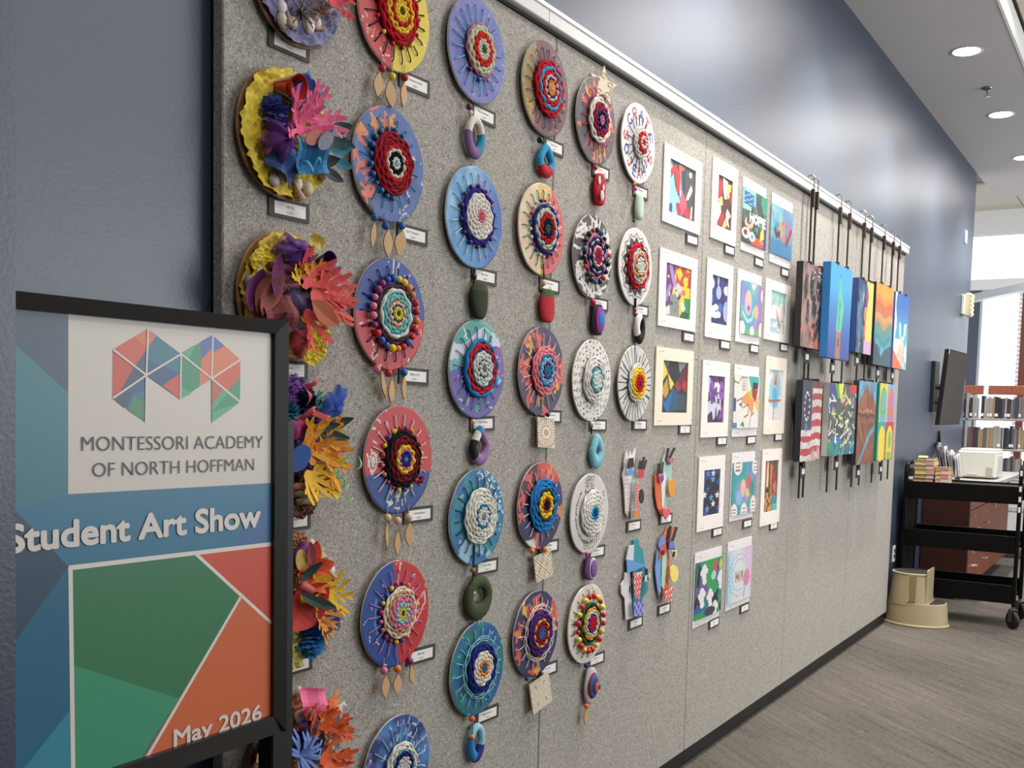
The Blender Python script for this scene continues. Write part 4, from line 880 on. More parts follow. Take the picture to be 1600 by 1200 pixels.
W('4c', 2.574, 1.532, 'dark purple round weaving with coral leaves and a pink ring around blue yarn', flor((62, 48, 82), COR, 20, 5), (18, [(226, 216, 206)], .56, .86),
  [((30, 130, 160), .13), ((96, 60, 120), .2), (LB, .3), ((40, 124, 170), .36), ((226, 128, 148), .42), ((232, 140, 150), .56)], [(.2, 8, [RD, (238, 170, 80), (110, 40, 90), (150, 190, 220)], .004)],
  [('bead', (34, 40, 80), 835, 648, 3.6), ('bead', (34, 40, 80), 856, 648, 3.6), ('tile', 844.5, 676, 27, 47, 0, 3)], 14)
W('4d', 2.587, 1.145, 'navy and maroon round weaving with blue and yellow rings around a black middle', p4d, (18, [(226, 222, 220)], .6, .84),
  [(BKc, .13), ((206, 76, 36), .19), ((238, 212, 70), .31), ((56, 56, 40), .38), ((40, 126, 190), .62)], [(.17, 9, [WH, RD, YE, CB, GN], .0036)],
  [('bead', (236, 130, 46), 831, 861, 4.8), ('bead', (236, 130, 46), 851, 859, 4.8), ('tile', 840.5, 883.5, 27, 41, 1, -6)], 15)
W('4e', 2.58, .769, 'navy round weaving with orange leaves and white cord outlining purple yarn', flor((44, 46, 86), COR, 20, 9), (18, [(230, 224, 218)], .6, .84),
  [((60, 110, 170), .14), ((150, 26, 40), .28), ((232, 186, 70), .33), ((84, 42, 112), .53), ((232, 226, 220), .57, .0015), ((232, 226, 220), .62, .0015), ((232, 226, 220), .66, .0015)], [(.08, 6, [CB, (150, 200, 230), WH], .0038)],
  [('bead', (40, 40, 84), 823, 1061, 3.4), ('bead', (40, 40, 84), 845, 1052, 3.8), ('tile', 836.5, 1081, 30, 48, 2, -9)], 16)
o = W('5a', 2.862, 2.302, 'grey round weaving covered with orange flames, a cream star pinned on its top', p5a, (18, [(190, 36, 40), (206, 60, 48)], .5, .76),
  [((190, 120, 150), .12), (BKc, .2), ((92, 54, 130), .27), ((150, 30, 50), .4), (WH, .53)], (),
  [('bead', (206, 44, 40), 930, 262, 4.2), ('felt', 930.5, 297, 18, 52, (190, 24, 40), [((226, 222, 214), -.25, .24, .010), ((226, 222, 214), 0, .05, .007), ((200, 216, 206), -.2, -.22, .012), ((206, 218, 210), -.1, .40, .009)])], 17)
st = [(.062*(1 if k % 2 == 0 else .42)*math.sin(k*PI/5), .062*(1 if k % 2 == 0 else .42)*math.cos(k*PI/5)) for k in range(10)]
s_ = G().prism(st[::-1], -.004, 0).ob('star', mat((226, 214, 186), .6), o, loc=(.028, -.019, .112), rot=(math.radians(-4), .1, -.3))
for k in range(5):
    a = 2*PI*k/5+PI/2; G().tube([(.03*math.cos(a)+.01*math.cos(t), -.0045, .03*math.sin(a)+.008*math.sin(t)) for t in np.linspace(0, 5.5, 9)], .0011, 5).ob('star_scroll', mat((176, 146, 104), .6), s_)
W('5b', 2.865, 1.894, 'black and white striped round weaving with dark and red pompom beads', p5b, None,
  [((110, 44, 120), .1), ((206, 40, 70), .2), (WH, .255), ((120, 40, 70), .28), ((38, 34, 84), .36), (WH, .4), ((38, 36, 90), .47), ((214, 120, 140), .52)], [(.62, 18, [(190, 40, 54), (28, 28, 44), (30, 30, 54), (30, 110, 160), (28, 28, 44)], .0085)],
  [('bead', (190, 34, 54), 926.5, 472.5, 5), ('felt', 927.5, 500, 19, 50, (46, 20, 40), [((150, 60, 150), 0, 0, .031), ((40, 136, 190), .03, .02, .017)])], 18)
W('5c', 2.883, 1.516, 'white round weaving dotted with small black marks and a pale blue middle', p5c, (12, [(60, 54, 50)], .5, .62),
  [((216, 224, 220), .24), ((110, 170, 176), .30), ((40, 90, 150), .33), ((228, 222, 214), .58)], (),
  [('bead', (230, 224, 218), 924.5, 662, 3.3), ('bead', (226, 222, 216), 926, 666, 2.4), ('cord', BKc, [(924, 668), (924, 678)], .003), ('loop', 926, 704.5, 21, 56, [((124, 186, 202), 1.0)], .6, .3)], 19)
W('5d', 2.893, 1.098, 'white round weaving with black pen marks and a deep blue eye in white yarn', p5d, None,
  [((24, 70, 150), .1), ((36, 140, 196), .16), ((150, 206, 214), .21), ((232, 226, 218), .58)], (),
  [('bead', (222, 90, 140), 917, 865, 3), ('bead', (200, 60, 120), 917, 869, 2.5), ('felt', 916, 888, 17, 35, (110, 64, 130), [((206, 190, 212), .02, .03, .026), ((128, 96, 150), .02, .03, .021)])], 20)
W('5e', 2.899, .744, 'cream round weaving ringed by large red and yellow beads around orange yarn', p5e, (18, [(74, 84, 90)], .7, .86),
  [((196, 30, 66), .2), ((44, 44, 110), .24), ((184, 210, 214), .33), ((236, 160, 54), .42), (BKc, .47), ((44, 96, 50), .54)], [(.69, 20, [RD, YE, RD, YE, (200, 30, 40)], .0095)],
  [('bead', (30, 56, 100), 916, 1040, 4), ('felt', 916.5, 1070, 18, 57, (196, 188, 186), [((150, 50, 80), 0, .01, .033), ((80, 100, 150), .02, .0, .029), ((60, 76, 120), .03, .0, .021), ((226, 92, 70), .06, -.03, .013), ((40, 90, 150), .2, -.03, .007)]), ('bead', (232, 112, 50), 916, 1103, 4), ('cord', (206, 180, 140), [(916, 1105), (916, 1110)]), ('leaf', 915.5, 1120, 27, 7, 0)], 21, pa=.6)
W('6a', 3.161, 2.30, 'white round weaving lettered around its rim in red and blue', p6a, (18, [(60, 56, 110)], .44, .72),
  [((170, 40, 50), .09), (WH, .17), ((196, 40, 44), .28), (WH, .42)], (),
  [('bead', (236, 120, 50), 991, 288, 2.8), ('bead', (214, 100, 160), 992, 295, 4), ('bead', (230, 200, 60), 991.5, 301, 2.2), ('felt', 992.5, 324, 11, 43, (186, 208, 188), []), ('bead', BKc, 990.5, 345, 2.4)], 22, pa=.2)
W('6b', 3.17, 1.901, 'white round weaving with black zigzag crown and red, orange and pale blue yarn', p6b, (16, [(176, 28, 48)], .5, .66),
  [((216, 212, 204), .24), ((92, 50, 110), .275), ((234, 150, 50), .35), ((180, 210, 216), .45), ((196, 30, 50), .6)], [(.1, 6, [CB, RD, NV], .003)],
  [('cord', BKc, [(993, 466), (992.5, 484)], .0035), ('bead', (176, 40, 50), 992, 484.5, 3.3), ('loop', 993.5, 514, 14, 49, [((22, 20, 22), .66), ((230, 226, 220), 1.0)], 0, .25)], 23, pa=.5)
W('6c', 3.192, 1.515, 'white round weaving with black ray stripes and a yellow red flame centre', p6c, None,
  [((54, 44, 120), .07), ((200, 34, 46), .22), ((230, 120, 50), .27), ((238, 206, 60), .43), ((228, 222, 214), .52)], (), (), 24)
# ================================================================== name cards
CW, CH_ = .116, .039
_cb = G().box(-CW/2, CW/2, -.003, 0, -CH_/2, CH_/2).mesh('card_mount', mat((58, 50, 46), .6)); _cp = G().box(-CW/2+.015, CW/2-.012, -.0036, -.003, -CH_/2+.007, CH_/2-.007).mesh('card_slip', mat((236, 232, 228), .55))
PRT = mat((58, 56, 56), .6)
def small_text(t, o, x, z, h, y):
    me, co = text_mesh(t, .004, PRT, 'printed_name'); sc = h/.7
    out = np.stack([x+(co[:, 0]-co[:, 0].mean()*1-0)*sc, np.full(len(co), y), z+co[:, 1]*sc], 1).astype('f'); me.vertices.foreach_set('co', out.ravel()); me.update(); ob('printed_name', me, o)
def card(u, v, label, t1='', t2='', tilt=0.0, sc=1.0):
    p = Y(u, v, 0); o = thing('name_card', (p[0], 0, p[2]), label, 'label card', 'name cards under the student art', (0, tilt, 0))
    ob('card_mount', _cb, o); ob('card_slip', _cp, o)
    if t1:
        small_text(t1, o, 0, .002, .0052, -.0038); small_text(t2, o, 0, -.0085, .004, -.0038)
    pin(o, CW/2-.02, CH_/2-.002, -.003, 1.0)
    return o
T = [(451, 70, 'name card under the topmost shell collage, reading Grade 2', 'Ethan Thompson', 'Grade 2'), (451, 328, 'name card under the yellow shell collage with the red paper cone', 'Bo Xu', 'Grade 2'), (449, 578, 'name card half hidden by the poster frame under the purple tulle collage', 'Jay Desai', 'Grade 2'),
 (454, 815, 'name card behind the poster post under the blue feather collage', 'Maria Vane', 'Grade 2'), (457, 1040, 'name card behind the poster post under the yellow paper hand collage', 'Ana Coleman', 'Grade 2')]
wl = ['red and yellow half', 'coral flowered blue', 'big beaded blue over red', 'white spoked red over blue', 'lilac spoked blue and red', None, 'periwinkle', 'fluffy white and blue', 'teal and purple', 'dark green spoked blue green', 'aqua corded', 'brownish mauve', 'cream and salmon', 'pink ringed dark purple', 'yellow ringed navy and maroon', 'white corded navy', 'star topped', 'black and white striped', 'black marked white', 'blue eyed white', 'red and yellow beaded cream', 'red and blue lettered white', 'black zigzag white', 'black ray striped white']
cpos = [(647, 131), (644, 367), (646, 588), (653, 804), (657, 1023), None, (754, 180), (756, 432), (753, 662), (759, 885), (760, 1116), (864, 230), (858, 446), (861, 651), (857, 854), (855, 1046), (938, 269), (936, 475.5), (934, 664.5), (931.5, 862), (931, 1030), (1000, 300), (1001, 485), (998.7, 664)]
nm = ['Rosemary Smith', 'Tyler Thompson', 'Mason Ford', 'Rachel Brewer', 'Mia Shea', None, 'Vivian Anderson', 'Lilian Vega', 'Sara Krishnan', 'Tamara Meyer', 'Maya Anderson', 'Ruby Novak', 'Naya Patel', 'Ian Howard', 'Eva Miller', 'Aria Hsu', 'Eva Tran', 'Hope Fox', 'Mae Tanner', 'Noa Foster', 'Mia Turner', 'Ava Rogers', 'Leo Novak', 'Ivy Barnes']
for w_, q, n_ in zip(wl, cpos, nm):
    if q: T.append((q[0], q[1], 'name card hanging below right of the '+w_+' round weaving', n_, 'Grade 3' if q[0] < 700 else 'Grade 4'))
ks = ['teapot like white and mint', 'orange and mint instrument', 'teal jar', 'blue and yellow']
for (u, v), k in zip(((989.5, 821.5), (1039.5, 810.5), (992.3, 973), (1037, 951.5)), ks): T.append((u, v, 'name card under the '+k+' cut paper collage', 'Ella Ortiz' if u < 1000 else 'Owen Reed', 'Grade 5'))
PC = [(1080.5, 375, 'teal and crimson figure'), (1139, 391, 'maroon and yellow leaf'), (1185, 410, 'lettered black'), (1225.7, 426, 'turquoise lettered'), (1075, 527, 'grey animal'), (1132, 539, 'navy cloud'), (1177.7, 545, 'pastel peacock'), (1224, 543, 'pale coral bird'), (1069, 671, 'faceted black and blue'),
      (1127, 689, 'purple dogs'), (1173, 687.5, 'orange and red cats'), (1215.5, 683, 'blue parrot'), (1120, 831, 'navy stars'), (1167, 818, 'turquoise shapes'), (1208, 821.5, 'brown guitar'), (1115, 973, 'green and white flower'), (1162.7, 950, 'pale rainbow')]
for u, v, k in PC: T.append((u, v, 'name card under the '+k+' picture', 'Amy Lin', 'Grade 6'))
for u, v, l, a, b in T: card(u, v, l, a, b, math.radians(random.Random(u*v).uniform(-1.2, 1.2)))
# ================================================================== matted and mounted pictures
def picture(TL, BR, aTL, aBR, label, paint, mount=(236, 228, 222), over=False, seed=0, tilt=0.0, nx=72):
    """mat from its top-left and bottom-right corners, the art window likewise"""
    a, b = Y(*TL, 0), Y(*BR, 0); o = thing('matted_picture' if not over else 'mounted_picture', (a[0], 0, b[2]), label, 'picture', 'student pictures pinned to the display board', (0, tilt, 0))
    w, h = b[0]-a[0], a[2]-b[2]; c, d = Y(*aTL, 0), Y(*aBR, 0); x0, x1, z0, z1 = c[0]-a[0], d[0]-a[0], d[2]-b[2], c[2]-b[2]
    nz = int(nx*(z1-z0)/(x1-x0)); m_ = mat(mount, .6, 'paper')
    if over:
        G().box(0, w, -.0025, 0, 0, h).ob('mount', m_, o); bend = lambda u, v: .004*np.sin(u*3.1)*(1-v*.4)+.004
        ob('painting', grid_mesh('painting', x1-x0, z1-z0, paint, nx, nz, VC_PAPER, 0, seed, None, bend), o, (x0, -.001, z0))
    else:
        g = G(); F = -.005
        for q in ((0, w, z1, h), (0, w, 0, z0), (0, x0, z0, z1), (x1, w, z0, z1)): g.box(q[0], q[1], F, 0, q[2], q[3])
        g.ob('mat_board', m_, o); ob('painting', grid_mesh('painting', x1-x0, z1-z0, paint, nx, nz, VC_PAPER, -.0012, seed), o, (x0, 0, z0))
        G().box(x0-.001, x1+.001, -.0011, -.0002, z0-.001, z1+.001).ob('backing_sheet', m_, o)
    for x, z, r in ((.02, h-.015, 1.2), (w-.008, h-.03, 1), (.02, .015, .8), (w-.01, .02, 1.4)): pin(o, x, z, -.004, r)
    return o
CRW, PAP = (196, 48, 66), (236, 228, 220)
def a11(p):
    p.fill((24, 74, 96)); p.m(p.x > .62, (84, 82, 82)); p.poly((150, 204, 232), [(0, .85), (.1, .95), (.25, .5), (.45, .3), (.35, 0), (0, 0)]); p.poly((200, 50, 60), [(.05, .8), (.2, .95), (.38, .85), (.45, .45), (.3, .42), (.2, .8), (.08, .65)])
    p.poly((186, 200, 236), [(.42, .85), (.5, .4), (.42, .35)]); p.poly((232, 112, 76), [(.36, .99), (.5, .99), (.46, .85), (.5, .55), (.56, .4), (.46, .5)]); p.poly((226, 92, 116), [(.5, .55), (.62, .4), (.72, .25), (.5, .0), (.4, .15)]); p.poly(CRW, [(.28, .22), (.4, .26), (.5, .08), (.9, .0), (.92, .1), (.72, .26), (.6, .12), (.4, 0), (.36, .0)])
    p.poly((30, 84, 160), [(0, 0), (.16, 0), (.14, .2), (.02, .14)]); p.poly(PAP, [(.66, .35), (.72, .48), (.86, .7), (.92, .6), (.86, .5), (.76, .38)]); p.ell(PAP, .82, .88, .06, .055); p.poly(PAP, [(.86, .02), (.93, .05), (.93, .3), (.88, .25)]); p.poly((232, 112, 76), [(0, .93), (.06, .99), (.1, .88)]); p.poly((236, 130, 70), [(.08, .82), (.16, .88), (.1, .92)]); p.blot((232, 110, 80), 7, .74, 4, p.y > .72)
def a12(p):
    p.fill((92, 40, 40)); p.ell((190, 50, 44), .2, .8, .18, .12); p.ell((186, 46, 44), .15, .66, .18, .1); p.poly(PAP, [(.35, .99), (.7, .95), (.66, .6), (.5, .58), (.4, .75)]); p.poly((236, 214, 96), [(.62, .9), (.95, .92), (.9, .7), (.72, .6)]); p.poly((240, 222, 110), [(.0, .5), (.35, .62), (.4, .45), (.2, .4), (.1, .5)]); p.poly((86, 52, 44), [(.3, .35), (.5, .55), (.9, .55), (.75, .35)])
    p.poly(PAP, [(0, .45), (.25, .45), (.3, .3), (.1, .1), (0, .15)]); p.poly((188, 46, 48), [(.1, .0), (.4, .05), (.55, .25), (.4, .32), (.2, .2)]); p.poly((238, 218, 100), [(.4, 0), (.7, .05), (.6, .22)]); p.poly(PAP, [(.62, .3), (.72, .42), (.98, .3), (.8, .2), (.9, .05), (.7, .1)]); p.poly((184, 52, 44), [(.8, .75), (.99, .8), (.99, .55), (.85, .6)])
def a13(p):
    p.fill((62, 60, 58)); p.mix((96, 130, 118), 4, 3); p.m((p.y > .72) & (p.x < .5), (116, 190, 200)); p.blot((150, 208, 190), 4, .5, 7, (p.y > .6) & (p.x < .45))
    for k in range(5): p.line((40, 100, 170), [(.06, .93-.05*k), (.4, .90-.05*k)], .014)
    p.m((p.x > .72) & (p.y > .66), (52, 158, 124)); p.poly((72, 70, 82), [(.52, .9), (.75, .8), (.85, .6), (.65, .58), (.5, .75)]); p.m((p.y < .16) & (p.x > .35), (236, 132, 52)); p.blot((206, 80, 50), 8, .55, 9, (p.y < .16) & (p.x > .35)); p.m((p.x > .88) & (p.y < .5), (34, 54, 140)); p.poly((240, 214, 60), [(.72, .3), (.86, .42), (.9, .2), (.7, .12)])
    p.ell((232, 180, 150), .25, .38, .16, .1); p.ell((62, 60, 58), .25, .43, .09, .07); p.ell((236, 230, 214), .15, .18, .15, .1); p.ell((150, 40, 40), .13, .19, .07, .055); p.ell((226, 224, 206), .38, .14, .12, .09); p.ell((90, 180, 180), .38, .14, .06, .05)
    p.text((238, 238, 232), 'HOPE', .28, .42, .13, .15, .35, .02); p.poly((50, 150, 150), [(.45, .3), (.6, .38), (.62, .24)])
def a14(p):
    p.fill((56, 150, 164)); p.mix((140, 204, 204), 3, 4); p.mix((84, 112, 176), 2.2, 8, .6); p.m(p.y < .3, (40, 132, 168)); p.mix((116, 120, 186), 4, 9, .4); p.grad((48, 124, 172), 0, -1, -.4, .0)
    p.line((92, 36, 50), [(.18, .5), (.24, .4), (.34, .42), (.4, .62)], .04); p.line((236, 190, 90), [(.36, .55), (.42, .66)], .03); p.ell((236, 106, 60), .52, .52, .13, .22); p.ell((96, 160, 200), .52, .52, .065, .13); p.line((240, 160, 60), [(.45, .6), (.45, .42)], .02); p.line((150, 24, 44), [(.92, .6), (.7, .28)], .045); p.line((226, 80, 110), [(.76, .7), (.78, .5)], .035)
def a21(p):
    p.fill((232, 206, 62)); p.m(p.x < .42-.25*(1-p.y), (112, 50, 128)); p.m((p.x > .42) & (p.y > .62), (206, 68, 44)); p.poly((240, 206, 52), [(.42, .9), (.58, .99), (.68, .85), (.58, .72), (.48, .78)]); p.blot((240, 206, 50), 5, .62, 3, (p.x > .5) & (p.y > .5)); p.line((176, 136, 206), [(.2, .97), (.3, .75), (.38, .62)], .06); p.line((170, 130, 200), [(.05, .32), (.14, .5), (.2, .56)], .05); p.ell((240, 200, 80), .12, .75, .04, .03); p.ell((240, 200, 80), .02, .15, .05, .05); p.ell((240, 200, 80), .18, .42, .035, .05)
    p.m((p.x > .78) & (p.y < .42), (44, 150, 76)); p.poly((36, 96, 60), [(.6, .0), (.95, .0), (.98, .12), (.7, .15)]); p.poly((206, 204, 200), [(.36, .55), (.5, .68), (.62, .62), (.66, .45), (.56, .38), (.42, .36)]); p.poly((142, 140, 142), [(.2, .4), (.4, .45), (.56, .35), (.6, .0), (.1, .0), (.22, .2)]); p.blot((86, 84, 86), 6, .58, 5, (p.y < .3) & (p.x > .15) & (p.x < .6)); p.poly((226, 222, 218), [(0, .12), (.2, .22), (.22, .05), (.04, .0)]); p.poly((226, 222, 218), [(.62, .3), (.72, .34), (.84, .2), (.72, .12)]); p.poly((60, 58, 60), [(.5, .38), (.6, .5), (.64, .42), (.54, .32)]); p.ell((60, 58, 60), .43, .52, .025, .02); p.ell((226, 108, 50), .73, .5, .08, .06)
def a22(p):
    p.fill((40, 46, 104)); p.mix((58, 66, 130), 3, 3); cl = (224, 222, 228); lv = (176, 180, 226)
    p.ell(cl, .0, .82, .18, .12); p.ell(cl, .95, .74, .18, .1); p.ell(lv, .42, .92, .06, .14); p.ell(lv, .46, .66, .16, .14); p.ell(lv, .98, .3, .2, .22); p.ell((54, 110, 190), .05, .5, .12, .1); p.ell((54, 110, 190), .6, .35, .14, .1)
    for x, y in ((.15, .3), (.32, .34), (.48, .2), (.3, .18), (.18, .18)): p.ell(cl, x, y, .16, .07)
def a23(p):
    p.fill((92, 176, 190)); p.mix((124, 190, 176), 3, 2); p.m(p.x > .74, (166, 122, 196)); p.mix((70, 150, 190), 4, 6, .5); p.poly((150, 126, 200), [(.05, .98), (.25, .9), (.2, .6), (.05, .5)]); p.ell((214, 172, 200), .32, .6, .16, .24); p.ell((232, 196, 150), .34, .7, .1, .12); p.ell((150, 90, 170), .34, .5, .06, .05); p.line((170, 214, 214), [(.1, .4), (.3, .25), (.5, .3), (.58, .5)], .03); p.ell((228, 186, 110), .7, .46, .1, .14)
    p.m((p.y < .28) & (p.x > .82), (186, 106, 96)); p.m((p.y < .3) & (p.x < .1), (180, 110, 90)); p.m((p.y < .1), (104, 186, 110)); p.poly(PAP, [(.4, .99), (.55, .86), (.7, .99)]); p.ell(PAP, .08, .1, .13, .14); p.ell(PAP, .52, .07, .1, .1); p.ell(PAP, .95, .12, .09, .16); p.ell(PAP, 1, .8, .08, .12); p.ell((186, 130, 206), .66, .2, .05, .12)
def a24(p):
    p.fill((232, 226, 222)); p.blot((168, 212, 204), 3, .52, 4, p.y > .5); p.blot((160, 196, 200), 4, .48, 5, p.y < .35); p.m((p.x < .5) & (p.y < .15), (170, 198, 206)); p.poly((228, 150, 146), [(.38, .6), (.5, .5), (.72, .2), (.62, .22), (.42, .44)]); p.line((206, 130, 130), [(.18, .68), (.3, .84)], .02); p.line((96, 80, 90), [(.44, .4), (.66, .2)], .012); p.line((120, 170, 160), [(.6, .9), (.56, .66)], .03); p.line((190, 176, 190), [(.86, .9), (.92, .5), (.84, .3)], .012)
def a31(p):
    p.fill((42, 42, 48)); p.poly((240, 214, 40), [(0, .99), (.04, 1), (.22, .76), (0, .58)]); p.poly((112, 66, 132), [(.17, .85), (.24, .85), (.44, .4), (.3, .46)]); p.poly((240, 216, 60), [(.22, .76), (.48, .56), (.34, .44)]); p.poly((206, 160, 56), [(.06, .5), (.2, .68), (.28, .4), (.16, .27), (.02, .36)]); p.poly((104, 62, 130), [(0, .34), (.14, .26), (.02, .14)]); p.poly((92, 90, 96), [(.1, 1), (.28, 1), (.2, .86)]); p.poly((140, 136, 140), [(.62, 1), (.98, 1), (.7, .78)]); p.poly((112, 34, 42), [(.5, .54), (1, .98), (1, .66), (.9, .66), (.78, .5), (.66, .6)])
    p.poly((206, 34, 44), [(.8, .52), (.9, .66), (1, .6), (.96, .4)]); p.poly((160, 46, 60), [(.5, .52), (.62, .64), (.78, .5), (.66, .4)]); p.poly((40, 86, 120), [(.46, .5), (.66, .38), (.7, .06), (.3, .02), (.1, .18)]); p.poly((32, 110, 180), [(.06, .16), (.44, .44), (.36, .16), (.24, .0)]); p.poly((58, 76, 86), [(.66, .38), (.98, .38), (.98, .05), (.7, .06)])
def a32(p):
    p.fill((52, 26, 60)); p.mix((80, 40, 90), 3, 4); p.poly((196, 184, 220), [(0, .98), (.18, .95), (.16, .7), (.0, .6)]); p.ell((150, 84, 180), .25, .68, .14, .24); p.ell((150, 84, 180), .85, .68, .16, .22); p.poly((232, 226, 232), [(.42, .92), (.6, .9), (.76, .8), (.7, .66), (.5, .62), (.4, .74)]); p.poly((210, 206, 222), [(.44, .64), (.7, .62), (.84, .46), (.88, .25), (.74, .28), (.62, .1), (.58, .3), (.5, .45)]); p.poly((214, 208, 226), [(0, .4), (.25, .5), (.55, .4), (.5, .1), (.4, .05), (.3, .25), (.1, .18), (0, .1)]); p.poly((130, 76, 166), [(.8, .2), (1, .45), (1, .1), (.7, .05)]); p.blot((110, 60, 140), 5, .6, 8, (p.y > .4))
def a33(p):
    p.fill((232, 226, 214)); p.poly((60, 176, 180), [(.52, .99), (.98, .99), (.96, .75), (.7, .6)]); p.poly((240, 150, 80), [(.3, .58), (.55, .7), (.8, .5), (.72, .22), (.5, .42), (.3, .48)]); p.poly((196, 206, 60), [(.52, .66), (.66, .78), (.72, .62), (.62, .54)]); p.poly((96, 26, 40), [(.72, .9), (.78, .86), (.86, .86), (.92, .9), (.94, .75), (.7, .73)]); p.poly((180, 36, 46), [(.68, .73), (.94, .74), (.9, .6), (.84, .48), (.7, .6)]); p.poly((232, 196, 60), [(.84, .5), (.98, .64), (.98, .3), (.86, .38)]); p.m((p.x < .08) & (p.y < .55) & (p.y > .3), (44, 90, 160)); p.m((p.x < .14) & (p.y < .1), (60, 130, 190)); p.poly((60, 140, 90), [(.2, .45), (.34, .5), (.26, .42)]); p.poly((60, 150, 90), [(.24, .04), (.36, .14), (.42, .02)])
    for q in ([(.0, .87), (.15, .83), (.25, .95), (.48, .95), (.48, .7)], [(.1, .5), (.3, .56), (.3, .4), (.2, .44)], [(.34, .38), (.55, .45), (.54, .25), (.4, .2)], [(.6, 0), (.66, .22), (.8, .3)]): p.line((90, 84, 80), q, .009)
    for k in range(18): p.line((120, 112, 108), [(.3+.05*(k % 3), .92-.04*(k//3)), (.31+.05*(k % 3), .91-.04*(k//3))], .01)
def a34(p):
    p.fill((230, 224, 220)); p.blot((150, 208, 226), 3, .5, 5, np.hypot((p.x-.5)/.42, (p.y-.62)/.4) < 1); p.ell((120, 196, 224), .52, .55, .26, .3); p.ell((232, 140, 90), .54, .84, .12, .09); p.ell((226, 96, 80), .5, .74, .1, .07); p.ell((224, 196, 80), .48, .68, .1, .04); p.ell((90, 180, 220), .48, .5, .14, .17); p.line((90, 110, 160), [(.46, .4), (.44, .04)], .02); p.line((176, 110, 100), [(.06, .4), (.5, .4), (.92, .42)], .025); p.line((180, 120, 110), [(.1, .46), (.16, .36)], .02)
def star(p, c, x, y, s): p.poly(c, [(x+s*(1 if k % 2 == 0 else .42)*math.sin(k*PI/5), y+s*.56*(1 if k % 2 == 0 else .42)*math.cos(k*PI/5)) for k in range(10)])
def a41(p):
    p.fill((28, 26, 44)); p.blot((40, 70, 140), 2.6, .56, 4)
    for x, y, c in ((.28, .92, 1), (.6, .92, 0), (.6, .78, 1), (.92, .72, 2), (.12, .46, 0), (.9, .42, 0), (.52, .38, 1), (.66, .24, 0), (.3, .14, 1), (.95, .12, 2), (.3, .58, 2)): star(p, [PAP, (90, 150, 220), (40, 80, 160)][c], x, y, .16)
def a42(p):
    p.fill((60, 164, 184)); p.m(p.x > .55, (160, 140, 196)); p.mix((52, 150, 160), 3, 4, .6); p.ell((60, 170, 150), .5, .42, .42, .34); p.ell((130, 150, 196), .42, .4, .3, .25); p.ell((232, 184, 160), .42, .5, .1, .17); p.ell((226, 84, 90), .66, .6, .1, .14); p.poly((236, 202, 90), [(.54, .46), (.6, .5), (.72, .34), (.54, .32)]); p.poly((226, 120, 140), [(.56, .32), (.74, .36), (.6, .22)]); p.ell((60, 150, 120), .8, .48, .1, .14); p.ell((140, 180, 220), .28, .32, .12, .14)
    for x, y, rx, ry in ((.2, .94, .16, .18), (.92, .9, .14, .16), (.1, .06, .12, .16), (.48, .05, .13, .16), (.88, .14, .13, .18)): p.ell(PAP, x, y, rx, ry); [p.line((110, 104, 104), [(x-rx*.5, y+ry*k), (x+rx*.5, y+ry*k)], .008) for k in (-.5, -.1, .3)]
def a43(p):
    p.fill((176, 120, 70)); p.mix((110, 66, 44), 4, 3); p.poly((206, 150, 80), [(.0, .3), (.3, .42), (.6, .3), (.62, 0), (0, 0)]); p.blot((120, 70, 40), 6, .55, 7, p.y < .35); p.poly((226, 206, 170), [(.2, .99), (.36, .99), (.3, .5), (.16, .5)]); p.poly((120, 60, 36), [(.3, .99), (.44, .99), (.44, .3), (.34, .3)]); p.poly((224, 120, 60), [(.42, .95), (.6, .9), (.56, .5), (.44, .55)]); p.m((p.x > .66) & (p.y > .75), (112, 96, 100)); p.poly((196, 70, 64), [(.6, .75), (.9, .78), (.86, .6), (.66, .62)]); p.poly((210, 116, 110), [(.66, .5), (.9, .6), (.86, .3)]); p.m((p.x > .64) & (p.y < .3), (66, 140, 170)); p.m((p.x > .7) & (p.y < .14), (90, 186, 176)); p.m((p.x < .14) & (p.y > .55), (190, 70, 60)); p.ell((54, 34, 28), .26, .42, .12, .04)
    for k in range(6): p.line((60, 40, 40), [(.66+.05*k, .98), (.62+.06*k, .6)], .01)
def a51(p):
    p.fill((40, 90, 160)); p.mix((46, 150, 120), 3, 2); p.blot((110, 84, 160), 3, .58, 5); p.blot((40, 160, 80), 3, .6, 8); p.blot((30, 34, 50), 3.4, .66, 9); p.m((p.x < .16) & (p.y > .55), (36, 110, 90)); p.poly((30, 30, 40), [(.1, .95), (.18, .9), (.14, .55), (.06, .58)]); p.ell((206, 70, 80), .72, .86, .09, .1); p.ell((170, 206, 90), .93, .86, .07, .1); p.ell((170, 210, 190), .66, .7, .1, .08)
    for x, y in ((.3, .8), (.24, .4), (.54, .34), (.94, .62), (.74, .1)):
        for dx, dy in ((0, .08), (-.06, 0), (.06, .02), (0, -.08), (.02, -.16)): p.ell((234, 228, 224), x+dx, y+dy, .075, .06)
    p.m((p.y < .1) & (p.x < .3), (50, 150, 70)); p.ell((64, 56, 70), .55, .08, .2, .08)
def a52(p):
    p.fill((206, 224, 216)); p.grad((150, 204, 222), -1, .1, -.28, .05); p.grad((214, 178, 214), 1, .5, .85, 1.2); p.mix((232, 214, 226), 3, 6, .5); p.ell((232, 130, 176), .76, .4, .15, .16); p.line((190, 130, 180), [(.7, .28), (.66, .05)], .02)
    p.text((150, 130, 90), 'MIM', .3, .38, .08, .18, .3, .014); p.ell((206, 110, 90), .42, .46, .04, .05); p.ell((130, 170, 90), .54, .5, .04, .06); a = np.arctan2(p.y-.45, p.x-.45); r = np.hypot(p.x-.45, p.y-.5)
    for q in (.3, .4): p.m((np.abs(r-q) < .012) & (np.sin(a*30) > .3), (110, 140, 150))
